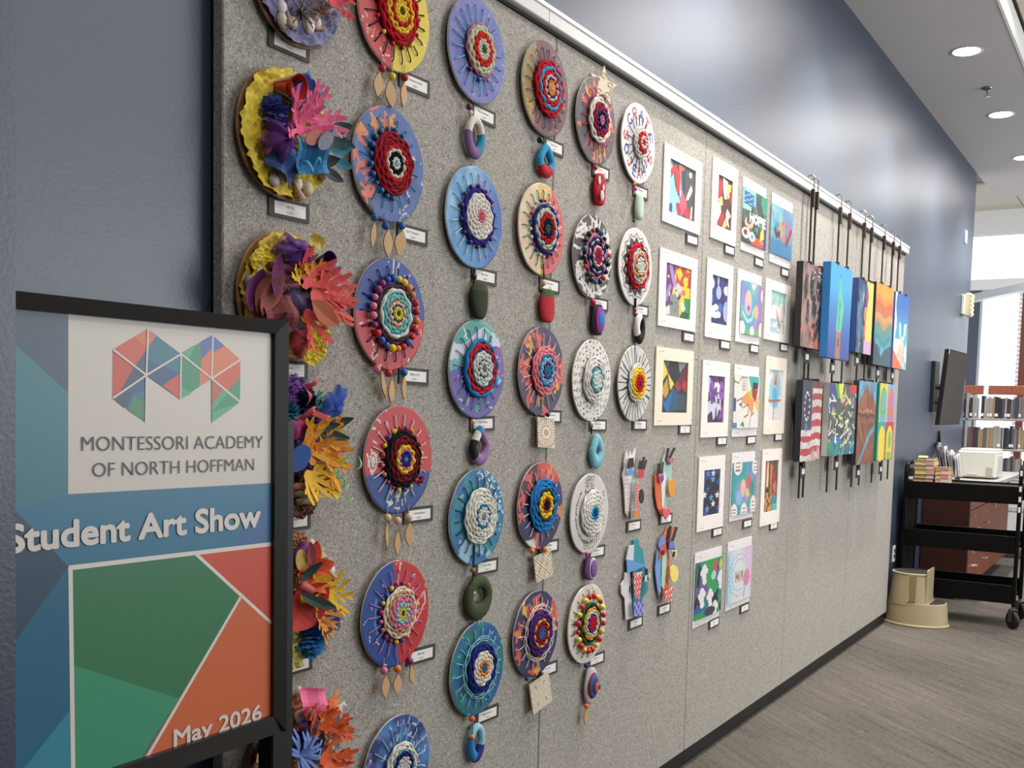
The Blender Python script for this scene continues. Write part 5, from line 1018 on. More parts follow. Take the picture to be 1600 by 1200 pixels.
PIC = [((1037, 222.5), (1091.7, 368), (1046, 247), (1083, 347), 'large white matted picture of a teal and crimson figure, top of its column', a11, 0), ((1113, 243.5), (1147.2, 386), (1121.5, 272), (1141, 361.5), 'white matted picture of maroon, yellow and white leaf shapes', a12, 0),
 ((1161, 275), (1192.4, 404), (1160, 291), (1194.5, 392), 'mounted collage with HOPE in white letters on black', a13, 1), ((1206, 300), (1233.5, 421), (1204.5, 316.5), (1234.5, 408), 'mounted turquoise painting reading JOY, last in the top row', a14, 1),
 ((1030, 386), (1084.5, 519), (1040, 409.5), (1076, 500), 'white matted picture of a grey animal on purple, red and yellow', a21, 0), ((1104, 402), (1140, 533), (1112, 428.5), (1134, 509), 'white matted navy picture with white clouds and lavender shapes', a22, 0),
 ((1152.5, 419), (1185, 540), (1157, 437), (1187, 527), 'mounted pastel picture with a pink and teal peacock', a23, 1), ((1196, 434), (1230.5, 537), (1204, 452.5), (1225, 524), 'white matted pale watercolour of a coral bird', a24, 0),
 ((1024, 541), (1078.5, 664), (1035, 562.5), (1071, 645), 'cream matted picture of faceted yellow, black, blue and red shapes', a31, 0, (238, 224, 204)), ((1097, 562), (1135, 682), (1106, 586.5), (1128.5, 660), 'white matted purple picture of pale dogs', a32, 0),
 ((1147, 569), (1181, 681), (1146.5, 584), (1182, 668), 'mounted picture of white cat outlines with orange and red patches', a33, 1), ((1196.5, 556), (1223, 677.5), (1201, 577), (1219, 658.5), 'cream matted watercolour of a blue parrot on a perch', a34, 0, (238, 226, 210)),
 ((1091, 714.5), (1127.5, 822), (1099, 735), (1121.5, 802), 'white matted navy picture full of white and blue stars', a41, 0), ((1143, 708), (1175, 807), (1143.5, 723.5), (1178, 798), 'mounted turquoise and lilac picture of bright paper shapes', a42, 1), ((1190.5, 703), (1216, 815), (1195, 720.5), (1212, 797), 'white matted picture of a brown guitar', a43, 0),
 ((1085, 865), (1122.5, 964), (1085.5, 880.5), (1124, 953), 'mounted green and blue picture with white flowers, bottom row left', a51, 1), ((1136.5, 848), (1170, 939), (1136.8, 862), (1171, 930), 'mounted pale rainbow picture with a pink bloom, bottom row right', a52, 1)]
for k, q in enumerate(PIC): picture(q[0], q[1], q[2], q[3], q[4], q[5], q[7] if len(q) > 7 else ((226, 222, 222) if q[6] else (236, 228, 222)), bool(q[6]), k)
# ================================================================== cut paper collages
def collage(org, oy2, label, pieces, base):
    p0 = Y(*base, 0); o = thing('paper_collage', (p0[0], 0, p0[2]), label, 'collage', 'cut paper collages in two short columns')
    G().tube([(0, 0, 0), (0, -.008, 0)], .012, 6).ob('spacer', mat((110, 100, 90), .8), o)
    y = -.008
    for nm_, c, pts, t in pieces:
        q = []
        for a, b in pts:
            P_ = Y(870+a*.125, org+b*.125, -.012); q.append((P_[0]-p0[0], P_[2]-p0[2]))
        ar = sum(q[i][0]*q[(i+1) % len(q)][1]-q[(i+1) % len(q)][0]*q[i][1] for i in range(len(q)))
        if ar < 0: q = q[::-1]
        y -= .0012
        if nm_ in ('gingham_piece', 'checked_piece'):
            xs_ = [a for a, b in q]; zs_ = [b for a, b in q]; x0, x1, z0, z1 = min(xs_), max(xs_), min(zs_), max(zs_)
            G().prism(q, y, y+t).ob(nm_, mat((230, 210, 208) if nm_[0] == 'g' else (150, 156, 214), .6), o)
            ca, cb = ((206, 62, 66), (226, 130, 130)) if nm_[0] == 'g' else ((70, 66, 160), (70, 66, 160)); n = 7 if nm_[0] == 'g' else 5; k = G(); st_ = (x1-x0)/n
            def inside(x, z):
                r = False; j = len(q)-1
                for i in range(len(q)):
                    if (q[i][1] > z) != (q[j][1] > z) and x < (q[j][0]-q[i][0])*(z-q[i][1])/(q[j][1]-q[i][1])+q[i][0]: r = not r
                    j = i
                return r
            for i in range(n):
                for j in range(int((z1-z0)/st_)+1):
                    X, Z = x0+(i+.5)*st_, z0+(j+.5)*st_; h = st_*.5
                    if inside(X, Z):
                        if nm_[0] == 'g' and (i+j) % 2 == 0 or nm_[0] == 'g' and i % 2 == 0: k.add([(X-h, y-.0003, Z-h), (X+h, y-.0003, Z-h), (X+h, y-.0003, Z+h), (X-h, y-.0003, Z+h)], [(0, 1, 2, 3)], ca if (i+j) % 2 == 0 else cb)
                        elif nm_[0] == 'c' and (i+j) % 2 == 0: k.add([(X-h, y-.0003, Z), (X, y-.0003, Z-h*1.3), (X+h, y-.0003, Z), (X, y-.0003, Z+h*1.3)], [(0, 1, 2, 3)], ca)
            if k.v: k.ob('check_print', VC_PAPER, bpy.data.objects[-1] if False else o)
        else: G().prism(q, y, y+t).ob(nm_, mat(c, .65, 'paper'), o)
    return o
def ov(cx, cy, rx, ry, n=16): return [(cx+rx*math.cos(2*PI*k/n), cy+ry*math.sin(2*PI*k/n)) for k in range(n)]
def strip(a, b, w): d = math.hypot(b[0]-a[0], b[1]-a[1]); nx, ny = -(b[1]-a[1])/d*w, (b[0]-a[0])/d*w; return [(a[0]+nx, a[1]+ny), (b[0]+nx, b[1]+ny), (b[0]-nx, b[1]-ny), (a[0]-nx, a[1]-ny)]
BKP = (34, 30, 30)
C1_ = [('mint_piece', (168, 206, 198), [(960, 700), (1035, 860), (1030, 1040), (1010, 1250), (990, 1340), (940, 1368), (930, 1200), (950, 860)], .004), ('lined_piece', (234, 226, 222), [(830, 825), (850, 740), (850, 650), (882, 500), (900, 620), (932, 518), (945, 600), (992, 480), (975, 660), (945, 800), (930, 1000), (915, 1200), (900, 1350), (865, 1290), (850, 1000)], .004)]
for k in range(9): C1_.append(('ruled_line', (216, 170, 176), strip((845+2*k, 880+48*k), (920, 872+48*k), 3), .001))
C1_ += [('dark_scrap', BKP, [(855, 690), (868, 610), (925, 600), (932, 700), (905, 735), (860, 740)], .002), ('black_strip', BKP, strip((990, 745), (1012, 635), 14), .002), ('black_strip', BKP, strip((1020, 745), (1052, 590), 12), .002), ('black_strip', BKP, strip((1045, 745), (1075, 625), 10), .002), ('red_piece', (206, 54, 66), [(980, 745), (1042, 745), (1035, 850), (965, 855)], .002), ('blue_triangle', (108, 142, 200), [(822, 825), (872, 715), (928, 815)], .003),
 ('gingham_piece', None, [(925, 900), (982, 905), (950, 1240), (912, 1240)], .002), ('black_oval', BKP, ov(1000, 1080, 30, 90), .003), ('orange_square', (222, 128, 60), [(895, 1255), (962, 1250), (955, 1345), (890, 1350)], .003)]
collage(640, 0, 'tall cut paper collage of white lined and mint pieces with a blue triangle roof', C1_, (990, 760))
C2_ = [('mint_piece', (162, 206, 190), [(1312, 720), (1360, 560), (1440, 620), (1446, 800), (1420, 1000), (1395, 1160), (1370, 1250), (1330, 1260), (1305, 900)], .004), ('orange_piece', (222, 108, 62), [(1230, 820), (1310, 800), (1302, 900), (1310, 1150), (1345, 1270), (1310, 1320), (1265, 1230), (1238, 1080)], .004), ('white_strip', (230, 222, 220), [(1305, 900), (1352, 768), (1372, 830), (1355, 1050), (1338, 1210), (1318, 1220)], .003)]
C2_ += [('black_strip', BKP, strip((1375, 620), (1392, 480), 12), .002), ('black_strip', BKP, strip((1400, 615), (1470, 475), 14), .002), ('black_strip', BKP, strip((1253, 810), (1264, 670), 8), .002), ('black_strip', BKP, strip((1280, 800), (1285, 670), 8), .002), ('black_strip', BKP, strip((1300, 800), (1312, 650), 8), .002), ('striped_cup', (206, 66, 84), [(1350, 608), (1452, 608), (1396, 695)], .003), ('blue_stripe', (110, 140, 206), [(1385, 612), (1418, 612), (1400, 690)], .001),
 ('eye_piece', (226, 110, 130), [(1248, 815), (1312, 798), (1292, 920), (1266, 930)], .003), ('eye_ring', (96, 70, 160), ov(1285, 855, 20, 42), .002), ('orange_oval', (226, 148, 58), ov(1405, 975, 45, 115), .004), ('heart', (222, 84, 96), [(1325, 1372), (1282, 1300), (1285, 1240), (1308, 1228), (1326, 1256), (1348, 1228), (1372, 1245), (1372, 1300)], .004)]
collage(640, 0, 'slim cut paper collage of orange and mint strips with an orange oval and a heart', C2_, (1040, 755))
C3_ = [('teal_piece', (40, 142, 150), [(965, 590), (1035, 580), (1045, 680), (1088, 705), (1105, 870), (1135, 1000), (1140, 1200), (1090, 1320), (1050, 1360), (1050, 1540), (965, 1560), (958, 840)], .004), ('white_piece', (226, 222, 224), [(860, 1000), (920, 990), (940, 1320), (960, 1560), (870, 1590), (855, 1320), (812, 1260), (810, 1150), (850, 1090)], .004), ('grey_piece', (206, 206, 216), [(905, 660), (968, 650), (960, 850), (868, 835)], .003), ('blue_triangle', (100, 146, 204), [(870, 830), (1128, 905), (880, 1008)], .003)]
for k in range(12): C3_.append(('stripe', (28, 116, 128), strip((1005, 1118+15*k), (1122-max(0, k-6)*9, 1088+15*k), 3), .0008))
C3_ += [('gingham_piece', None, [(905, 1010), (1015, 980), (980, 1325), (925, 1280)], .002), ('checked_piece', None, [(905, 1365), (1015, 1345), (1020, 1530), (910, 1535)], .002), ('black_piece', BKP, [(1045, 940), (1080, 940), (1080, 1010), (1100, 1020), (1090, 1080), (1025, 1100), (1022, 1050), (1048, 1020)], .003), ('mint_piece', (172, 212, 190), [(1036, 1030), (1070, 1018), (1062, 1098), (1030, 1108)], .003), ('mint_piece', (196, 220, 206), [(1080, 1012), (1102, 1004), (1098, 1056), (1078, 1062)], .003), ('black_piece', BKP, strip((862, 1120), (880, 1030), 14), .002), ('black_piece', BKP, strip((840, 1160), (838, 1240), 6), .002)]
collage(770, 0, 'jar shaped cut paper collage in teal with gingham and checked blue patches', C3_, (992, 905))
C4_ = [('orange_piece', (222, 112, 62), [(1345, 540), (1400, 425), (1422, 600), (1395, 700), (1420, 850), (1402, 1100), (1422, 1200), (1402, 1260), (1330, 1310), (1340, 800)], .004), ('blue_strip', (116, 152, 208), [(1262, 700), (1312, 830), (1302, 1000), (1312, 1240), (1282, 1300), (1252, 1120), (1236, 950)], .004), ('mint_strip', (176, 214, 190), [(1318, 800), (1376, 740), (1370, 1000), (1338, 1210), (1310, 1160)], .003), ('hatched_piece', (110, 140, 206), [(1290, 560), (1342, 520), (1350, 630), (1280, 700), (1272, 640)], .003), ('red_triangle', (212, 74, 70), [(1268, 835), (1290, 690), (1352, 645), (1374, 745)], .003), ('black_piece', BKP, [(1295, 725), (1340, 715), (1330, 770), (1292, 775)], .002)]
C4_ += [('black_strip', BKP, strip((1385, 590), (1412, 415), 14), .003), ('orange_strip', (216, 110, 60), strip((1418, 570), (1444, 430), 11), .002), ('black_strip', BKP, strip((1425, 600), (1478, 428), 16), .003), ('hatched_piece', (66, 76, 176), [(1378, 590), (1450, 622), (1456, 715), (1375, 705)], .003)]
for k in range(5): C4_.append(('hatch_line', (190, 200, 232), strip((1388+14*k, 690), (1395+13*k, 615), 2.5), .0008))
C4_ += [('eye_piece', (228, 222, 130), [(1392, 715), (1456, 712), (1450, 790), (1412, 828)], .003), ('black_piece', BKP, strip((1412, 795), (1418, 728), 14), .002), ('yellow_oval', (236, 216, 110), ov(1415, 1005, 52, 110), .004), ('gingham_piece', None, [(1295, 1235), (1395, 1170), (1375, 1340), (1322, 1372), (1297, 1320)], .002)]
collage(770, 0, 'slim cut paper collage of blue, mint and orange strips with a yellow oval', C4_, (1040, 880))
# ================================================================== hanging rods and canvases
ROD = mat((66, 56, 48), .45, metal=.5); rx_ = [(5.10, 5.055), (5.17, 5.125), (5.60, 5.554), (5.79, 5.744), (6.11, 6.063), (6.275, 6.238), (6.585, 6.549), (6.83, 6.801), (7.02, 6.979)]
rl_ = ['dark canvas and flag canvas, left of the two', 'dark canvas and flag canvas, right of the two', 'statue canvas and the splatter canvas, left of the two', 'statue canvas and the splatter canvas, right of the two', 'yellow and navy canvas, left of the two', 'yellow and navy canvas, right of the two', 'sunset mountain canvas, behind it', 'beach canvas, left of the two', 'beach canvas, right of the two nearest the board end']
for (xt_, xb_), l in zip(rx_, rl_):
    o = thing('hanging_rod', (xb_, -.0285, 1.008), 'hanging rod for the '+l, 'rod', 'rods hooked over the board rail')
    dx = (xt_-xb_)*.4; H_ = 2.50-1.008
    G().bbox(-.0045, .0045, -.009, .0, 0, H_, .0015).ob('rod', ROD, o); G().bbox(-.009, .009, -.018, .0, H_-.085, H_+.0, .003).ob('clamp', ROD, o)
    G().tube([(0, -.012, H_), (0, -.014, H_+.055), (0, -.002, H_+.066), (0, .02, H_+.06)], .004, 6).ob('hook', mat((150, 146, 140), .35, metal=.8), o)
def canvas(TL, BR, yf, label, paint, side, seed, nx=56, thick=.032):
    a, b = Y(*TL, yf), Y(*BR, yf); w, h = b[0]-a[0], a[2]-b[2]; o = thing('canvas_painting', (a[0], yf, b[2]), label, 'painting', 'canvases hanging on the rods')
    G().bbox(0, w, 0.0005, thick, 0, h, .002).ob('stretcher', mat(side, .6), o); ob('painted_face', grid_mesh('painted_face', w, h, paint, nx, int(nx*h/w), VC_PAINT, -.0002, seed), o)
    for f in (.3, .75):
        g = G(); g.bbox(w*f-.012, w*f+.012, -.006, thick+.002, h-.002, h+.01, .002); g.box(w*f-.008, w*f+.008, thick, abs(yf)-.042, h-.03, h-.015); g.ob('clip', ROD, o)
    return o
def k1(p):
    p.fill((112, 90, 88)); p.mix((76, 68, 72), 3, 2); p.mix((190, 146, 130), 4, 5, .75); p.grad((74, 66, 72), 1, .35, .75, 1.25); p.mix((200, 160, 146), 12, 8, .35); r = random.Random(2)
    for x, y, w_, h_ in ((.15, .72, .07, .2), (.4, .75, .09, .22), (.68, .72, .09, .18), (.25, .42, .06, .2), (.52, .5, .1, .18), (.78, .42, .08, .16), (.55, .2, .14, .14), (.7, .28, .09, .12)):
        p.ell((44, 38, 40), x, y, w_, h_*.8)
        for _ in range(9): px_, py_ = x+r.uniform(-w_, w_), y+r.uniform(-h_, h_)*.7; p.line((112, 100, 100) if _ % 3 else (36, 30, 34), [(px_, py_), (px_+r.uniform(-.06, .06), py_+r.uniform(-.06, .06))], .012)
    for _ in range(16): x, y = r.uniform(.4, .95), r.uniform(.7, .98); p.line((210, 196, 190), [(x, y), (x+r.uniform(-.1, .1), y+r.uniform(-.02, .02))], .008)
    p.blot((214, 110, 80), 5, .72, 9)
def k2(p):
    p.fill((64, 166, 222)); p.grad((44, 72, 160), 0, -1, -.75, -.05); g_ = (92, 196, 160); p.poly(g_, [(.33, .3), (.58, .3), (.66, .55), (.62, .62), (.53, .74), (.48, .86), (.46, .95), (.44, .86), (.40, .72), (.38, .55)]); p.poly((60, 150, 130), [(.42, .3), (.46, .3), (.5, .6), (.46, .65)]); p.poly((140, 222, 190), [(.5, .45), (.62, .57), (.55, .52)]); p.poly((90, 190, 170), [(.455, .68), (.47, .93), (.478, .68)]); p.ell((40, 70, 110), .463, .89, .02, .02); p.poly((166, 116, 92), [(.34, .0), (.58, .0), (.56, .3), (.36, .3)]); p.m((np.abs(p.x-.46) < .04) & (np.abs(p.y-.17) < .05), (104, 74, 66)); p.m((p.y > .285) & (p.y < .3) & (p.x > .35) & (p.x < .57), (196, 150, 120))
def k3(p):
    p.fill((40, 66, 120)); p.mix((30, 34, 60), 4, 3); p.mix((120, 180, 200), 6, 6, .5); p.m(p.x > .52+.06*np.sin(p.y*9), (236, 206, 96)); p.poly((150, 60, 130), [(.45, .7), (.6, .94), (.7, .8), (.62, .6)]); p.poly((232, 90, 84), [(.5, .62), (.6, .62), (.56, .3), (.5, .1), (.46, .3)]); p.poly((210, 70, 110), [(.46, .35), (.54, .3), (.5, .1)]); p.ell((96, 60, 140), .5, .7, .12, .07); p.m((p.x > .5) & (p.y < .18), (206, 160, 200)); scratch(p, WH, 8, 2, .012, .3); p.blot((26, 30, 44), 7, .6, 9, p.x < .5)
def k4(p):
    p.fill((44, 68, 86)); y = p.y; w1 = .03*np.sin(p.x*9)
    for lo, c in ((.84, (232, 156, 50)), (.76, (236, 134, 58)), (.70, (226, 92, 58)), (.62, (196, 112, 74)), (.55, (214, 150, 90)), (.49, (190, 140, 84)), (.42, (96, 140, 120)), (.34, (70, 150, 150)), (.27, (56, 130, 150)), (.2, (70, 160, 170)), (.12, (44, 100, 128))): p.m((y > lo+w1*(1 if lo > .5 else 1.6)) & (y < lo+.16) & (p.rgb[:, 0] == 44), c)
    p.poly((40, 72, 92), [(0, .3), (.2, .22), (.36, 0), (0, 0)]); p.poly((48, 80, 100), [(.3, .05), (.6, .2), (1, .28), (1, 0), (.3, 0)]); p.poly((110, 190, 190), [(.36, .16), (.5, .24), (.44, .1)])
def k5(p):
    p.fill((46, 104, 190)); p.grad((66, 170, 196), 0, -1, -.82, -.5); p.grad((120, 206, 196), .6, -1, -.1, .4); p.blot((214, 236, 236), 5, .6, 3, p.y < .62); p.m(p.x < .12+.05*np.sin(p.y*13), (226, 224, 220)); p.m((p.y < .42-.35*np.abs(p.x-.35)-.1*np.sin(p.x*8)) & (p.x < .75), (222, 186, 168)); p.blot((236, 232, 226), 6, .55, 5, (p.y < .4) & (p.y > .1)); p.m((p.y < .24-.32*p.x), (226, 108, 44))
def k6(p):
    p.fill((220, 210, 206)); st_ = np.floor((p.y+.02*np.sin(p.x*6))*12); p.m(st_ % 2 == 1, (186, 44, 50)); p.m((p.y > .9), (120, 40, 50)); p.m((p.x < .5) & (p.y > .38), (28, 36, 62)); a = np.arange(13)*2*PI/13
    for k in a: p.ell((226, 222, 218), .25+.12*math.cos(k), .68+.17*math.sin(k), .03, .018)
    p.m((p.x < .5) & (p.y > .3) & (p.y < .38), (226, 216, 212)); p.ell((60, 120, 190), .24, .42, .06, .06); p.blot((214, 150, 150), 7, .62, 4, p.y < .22); p.mix((150, 120, 124), 9, 2, .3)
def k7(p):
    p.fill((64, 72, 76)); p.mix((84, 92, 88), 4, 2); p.m((p.x < .2) & (p.y > .6), (70, 70, 150)); p.poly((90, 170, 70), [(.18, 1), (.32, 1), (.4, .8), (.3, .78)]); p.poly((228, 224, 60), [(.3, 1), (.5, 1), (.46, .82), (.38, .8)]); p.m((p.x > .74) & (p.y > .88), (200, 40, 50)); p.m((p.y < .2), (40, 110, 130)); p.blot((30, 120, 170), 5, .5, 6, p.y < .25); p.blot((50, 150, 70), 5, .6, 7, (p.y < .2) & (p.x < .4)); r = random.Random(9)
    for _ in range(46): x, y = r.uniform(.1, .98), r.uniform(.15, .85); p.line(r.choice([(220, 214, 130), (214, 206, 170), (230, 228, 222), (36, 36, 40), (200, 196, 90)]), [(x, y), (x+r.uniform(-.14, .14), y+r.uniform(-.1, .1)), (x+r.uniform(-.2, .2), y+r.uniform(-.14, .14))], r.uniform(.006, .012))
    p.ell((190, 40, 60), .55, .72, .05, .04); p.blot((226, 224, 220), 9, .66, 3, (p.x > .9) | (p.x < .06) | (p.y < .06))
def k8(p):
    p.fill((150, 86, 50)); p.mix((112, 62, 40), 4, 3); p.m(p.y > .62, (96, 168, 214)); p.poly((160, 90, 54), [(0, .72), (.45, .97), (.62, .82), (.72, .9), (1, .72), (1, .5), (0, .5)]); p.poly((122, 68, 42), [(.45, .97), (.62, .82), (.6, .6), (.5, .62)]); p.poly((122, 66, 40), [(.72, .9), (.85, .78), (.8, .64), (.7, .66)])
    p.line((84, 52, 40), [(.02, .62), (.2, .58), (.4, .6), (.55, .56), (.75, .6), (.95, .57)], .03); p.line((190, 120, 76), [(.02, .65), (.25, .62), (.5, .65), (.8, .63)], .02); p.line((96, 160, 196), [(.98, .44), (.7, .36), (.5, .24), (.3, .1), (.15, .02)], .045); p.ell((170, 92, 54), .7, .1, .14, .06); p.mix((90, 52, 36), 8, 7, .35); p.line((176, 110, 70), [(.05, .5), (.3, .32), (.36, .25)], .02)
def k9(p):
    # four colour blocks with plain rounded shapes
    p.fill((236, 206, 48)); p.m((p.x > .5) & (p.y > .5), (120, 170, 220)); p.m((p.x < .5) & (p.y < .5), (36, 160, 140)); p.m((p.x > .5) & (p.y < .5), (196, 40, 56)); p.m(p.x < .05, (30, 130, 110))
    for x, y, c, d in ((.28, .74, (110, 180, 80), (104, 166, 214)), (.76, .74, (226, 110, 60), (190, 110, 170)), (.28, .24, (240, 208, 40), (240, 208, 40)), (.76, .24, (238, 210, 50), (130, 190, 70))):
        p.ell(c, x, y+.04, .19, .17); p.m((np.abs(p.x-x) < .19) & (p.y < y+.04) & (p.y > y-.22), c); p.ell(d, x+.02, y+.02, .11, .12); p.m((np.abs(p.x-x) < .13) & (p.y < y-.14) & (p.y > y-.235), d)
canvas((1255.6, 407), (1286, 548), -.075, 'dark brown canvas with black scribbled shapes, top left of the hanging canvases', k1, (30, 26, 28), 1)
canvas((1299, 407.5), (1325.6, 564), -.118, 'tall blue canvas with a green statue on a brown base', k2, (52, 132, 204), 2, thick=.04)
canvas((1342, 433), (1360, 555), -.075, 'canvas split between navy swirls and yellow with a red streak', k3, (36, 70, 130), 3)
canvas((1370, 439.5), (1390.7, 574), -.075, 'canvas of an orange sunset over teal mountains', k4, (30, 30, 34), 4)
canvas((1400, 455), (1415, 578.5), -.075, 'canvas of a blue and turquoise beach seen from above, last on the right', k5, (60, 110, 190), 5)
canvas((1255, 593), (1280, 718), -.075, 'canvas of a flag with a ring of stars and red white stripes', k6, (26, 28, 40), 6)
canvas((1297, 597.5), (1333.5, 708.6), -.075, 'black canvas splattered with yellow and white paint', k7, (214, 208, 200), 7)
canvas((1343, 594), (1364, 723), -.075, 'canvas of a brown mountain canyon with a blue river', k8, (40, 34, 34), 8)
canvas((1374.5, 598), (1393.4, 717), -.075, 'canvas of four colour blocks with rounded shapes, last in the lower row', k9, (24, 130, 108), 9)
cl = ['dark brown', 'blue statue', 'navy and yellow', 'sunset mountain', 'beach', 'flag', 'splattered black', 'brown canyon', 'four block']
for (u, v), l in zip(((1260.6, 558), (1301, 575), (1339, 563.5), (1371.5, 583), (1394.5, 587.5), (1254.5, 737), (1307, 726), (1341, 739), (1376, 733.5)), cl):
    p_ = Y(u, v, -.05); o = thing('clip_label', (p_[0], -.046, p_[2]), 'small black clip with a white name slip under the '+l+' canvas', 'label card', 'clip labels on the hanging rods')
    G().bbox(-.045, .045, -.004, 0, -.03, .03, .002).ob('card_mount', BLK, o); G().box(-.02, .03, -.005, -.004, -.012, .015).ob('card_slip', mat((236, 232, 228), .5), o)
    g = G(); g.bbox(-.02, .02, -.010, .004, .024, .045, .002); g.tube([(0, -.008, .045), (.012, -.012, .062)], .003, 6); g.ob('binder_clip', BLK, o)
# ================================================================== shell and paper collages on round boards
def crumple(o, c, R, amp, seed, name='crumpled_paper', c2=None, cx=0, cz=0, sq=1.0, y0=-.017, kind='paper'):
    n, m_ = 120, 34; t = np.arange(n)*2*PI/n; rr = (np.arange(m_+1)/m_)
    edge = R*(1+(.06 if R < .1 else .012)*np.sin(3*t+seed)+(.05 if R < .1 else .015)*np.sin(7*t+seed*2)+.015*np.sin(17*t)-(0 if R < .1 else .03)); X = (rr[:, None]*edge[None]*np.cos(t)+cx).ravel(); Z = (rr[:, None]*edge[None]*sq*np.sin(t)+cz).ravel()
    h = 1-np.abs(vnoise(X, Z, 70, seed, 2)-.5)*4; h2 = 1-np.abs(vnoise(X+3, Z, 150, seed+1, 2)-.5)*4; Yv = y0-amp*(.1+.55*np.clip(h, 0, 1)+.45*np.clip(h2, 0, 1))
    i = np.arange(m_)[:, None]; k = np.arange(n)[None]; k2 = (k+1) % n; Q = np.stack([i*n+k, (i+1)*n+k, (i+1)*n+k2, i*n+k2], -1).reshape(-1, 4)
    return ob(name, fastmesh(name, np.stack([X, Yv, Z], -1), Q, mat(c, .6, kind)), o)
def rotG(g, rx=0, ry=0, rz=0): 
    M = Matrix.Rotation(rz, 3, 'Z') @ Matrix.Rotation(ry, 3, 'Y') @ Matrix.Rotation(rx, 3, 'X'); g.v = [tuple(M @ Vector(p)) for p in g.v]; return g
def ribbon(g, pts, w, t=.0012, c=None):
    """flat strip along pts, widths w, facing -y"""
    n = len(pts); v = []
    for i, p in enumerate(pts):
        p = Vector(p); d = (Vector(pts[min(i+1, n-1)])-Vector(pts[max(i-1, 0)])); s = Vector((-d.z, 0, d.x)); s = s.normalized() if s.length > 1e-6 else Vector((1, 0, 0)); ww = w[i] if isinstance(w, (list, tuple)) else w
        for a, b in ((1, 0), (-1, 0), (-1, t), (1, t)): q = p+s*ww*a; v.append((q.x, q.y+b, q.z))
    f = [(0, 1, 2, 3), (n*4-1, n*4-2, n*4-3, n*4-4)]
    for i in range(n-1):
        for k in range(4): f.append((i*4+k, (i+1)*4+k, (i+1)*4+(k+1) % 4, i*4+(k+1) % 4))
    g.add(v, f, c)
def g_coral(s, seed, br=5, w=.13, lift=.4):
    w = w*.78; br = max(3, br-1)
    r = random.Random(seed); g = G(); g.prism([(s*.2*math.cos(a), s*.16*math.sin(a)) for a in np.linspace(2*PI, 0, 9)[:-1]], -.001, .001)
    for k in range(br):
        a = PI/2+(k-(br-1)/2)*(2.3/br)+r.uniform(-.15, .15); L = s*r.uniform(.8, 1.1); b = r.uniform(-.4, .4); pts = []
        for i in range(5):
            f = i/4; aa = a+b*f; pts.append((L*f*math.cos(aa), -lift*s*f*f, L*f*math.sin(aa)))
        ribbon(g, pts, [s*w, s*w*.85, s*w*.8, s*w*.85, s*w*.5])
        for q in (.45, .7):
            aa = a+b*q+r.choice([-.8, .8]); p0 = Vector((L*q*math.cos(a+b*q), -lift*s*q*q, L*q*math.sin(a+b*q))); l = s*.3
            ribbon(g, [tuple(p0), tuple(p0+Vector((l*.6*math.cos(aa), -.004, l*.6*math.sin(aa)))), tuple(p0+Vector((l*math.cos(aa), -.008, l*math.sin(aa))))], [s*w*.7, s*w*.65, s*w*.4])
    return g
def g_fringe(s, seed, n=14, spread=2.6, w=.05, lift=.6):
    r = random.Random(seed); g = G()
    for k in range(n):
        a = PI/2+(k/(n-1)-.5)*spread+r.uniform(-.1, .1); L = s*r.uniform(.7, 1.1); ribbon(g, [(L*f*math.cos(a+.3*f*r.uniform(-1, 1)), -lift*s*f*(1.2-f)-.002*(k % 4), L*f*math.sin(a)) for f in (0, .35, .7, 1)], [s*w, s*w, s*w, s*w*.6])
    return g
def g_pom(s, seed, n=46):
    r = random.Random(seed); g = G()
    for k in range(n):
        u = (k+.5)/n; th = math.acos(1-u*.98); ph = k*2.39996; d = Vector((math.sin(th)*math.cos(ph), -math.cos(th), math.sin(th)*math.sin(ph)))
        t = d.cross(Vector((0, 0, 1)) if abs(d.z) < .9 else Vector((1, 0, 0))).normalized(); b = d.cross(t); L = s*r.uniform(.85, 1.1); w_ = s*.3; v = []
        for f, ww in ((.25, .5), (.65, 1.0), (1.0, .55)): v += [tuple(d*L*f+t*w_*ww), tuple(d*L*f*.96-b*w_*.3*ww), tuple(d*L*f-t*w_*ww)]
        g.add(v, [(0, 1, 4, 3), (1, 2, 5, 4), (3, 4, 7, 6), (4, 5, 8, 7)])
    return g
def g_leaf(s, w=.3, bend=.4, n=8):
    g = G(); v = []
    for i in range(n+1):
        f = i/n; ww = s*w*math.sin(PI*min(f*.96+.02, 1))**.8; yb = -bend*s*f*f
        v += [(-ww, yb-.1*ww, s*f), (0, yb+.12*ww, s*f), (ww, yb-.1*ww, s*f)]
    return g.add(v, [(i*3+k, i*3+k+1, i*3+k+4, i*3+k+3) for i in range(n) for k in (0, 1)])
def g_cone(s, r0=.42, r1=.05, n=20, turn=1.0, sh=.0):
    g = G(); N = int(n*turn); v = []
    for i in range(N+1):
        a = 2*PI*i/n; k = 1-sh*i/N; v += [(s*r1*k*math.cos(a), s*r1*k*math.sin(a), 0), (s*r0*k*math.cos(a), s*r0*k*math.sin(a), s)]
    return g.add(v, [(2*i, 2*i+2, 2*i+3, 2*i+1) for i in range(N)])
def g_spiral(s):
    prof = []; n = 22
    for i in range(n+1): f = i/n; prof.append((s*.24*(1-f)**.9*(1+.10*math.sin(f*34))+.0008, s*f))
    return G().lathe(prof, 12)
def g_dome(s):
    g = G(); n, m_ = 18, 6; v = []
    for i in range(m_+1):
        th = PI/2*i/m_
        for k in range(n): a = 2*PI*k/n; r_ = s*math.cos(th)*(1+.05*math.cos(a*9)); v.append((r_*math.cos(a), -s*.7*math.sin(th), r_*1.15*math.sin(a)))
    return g.add(v, [(i*n+k, i*n+(k+1) % n, (i+1)*n+(k+1) % n, (i+1)*n+k) for i in range(m_) for k in range(n)])
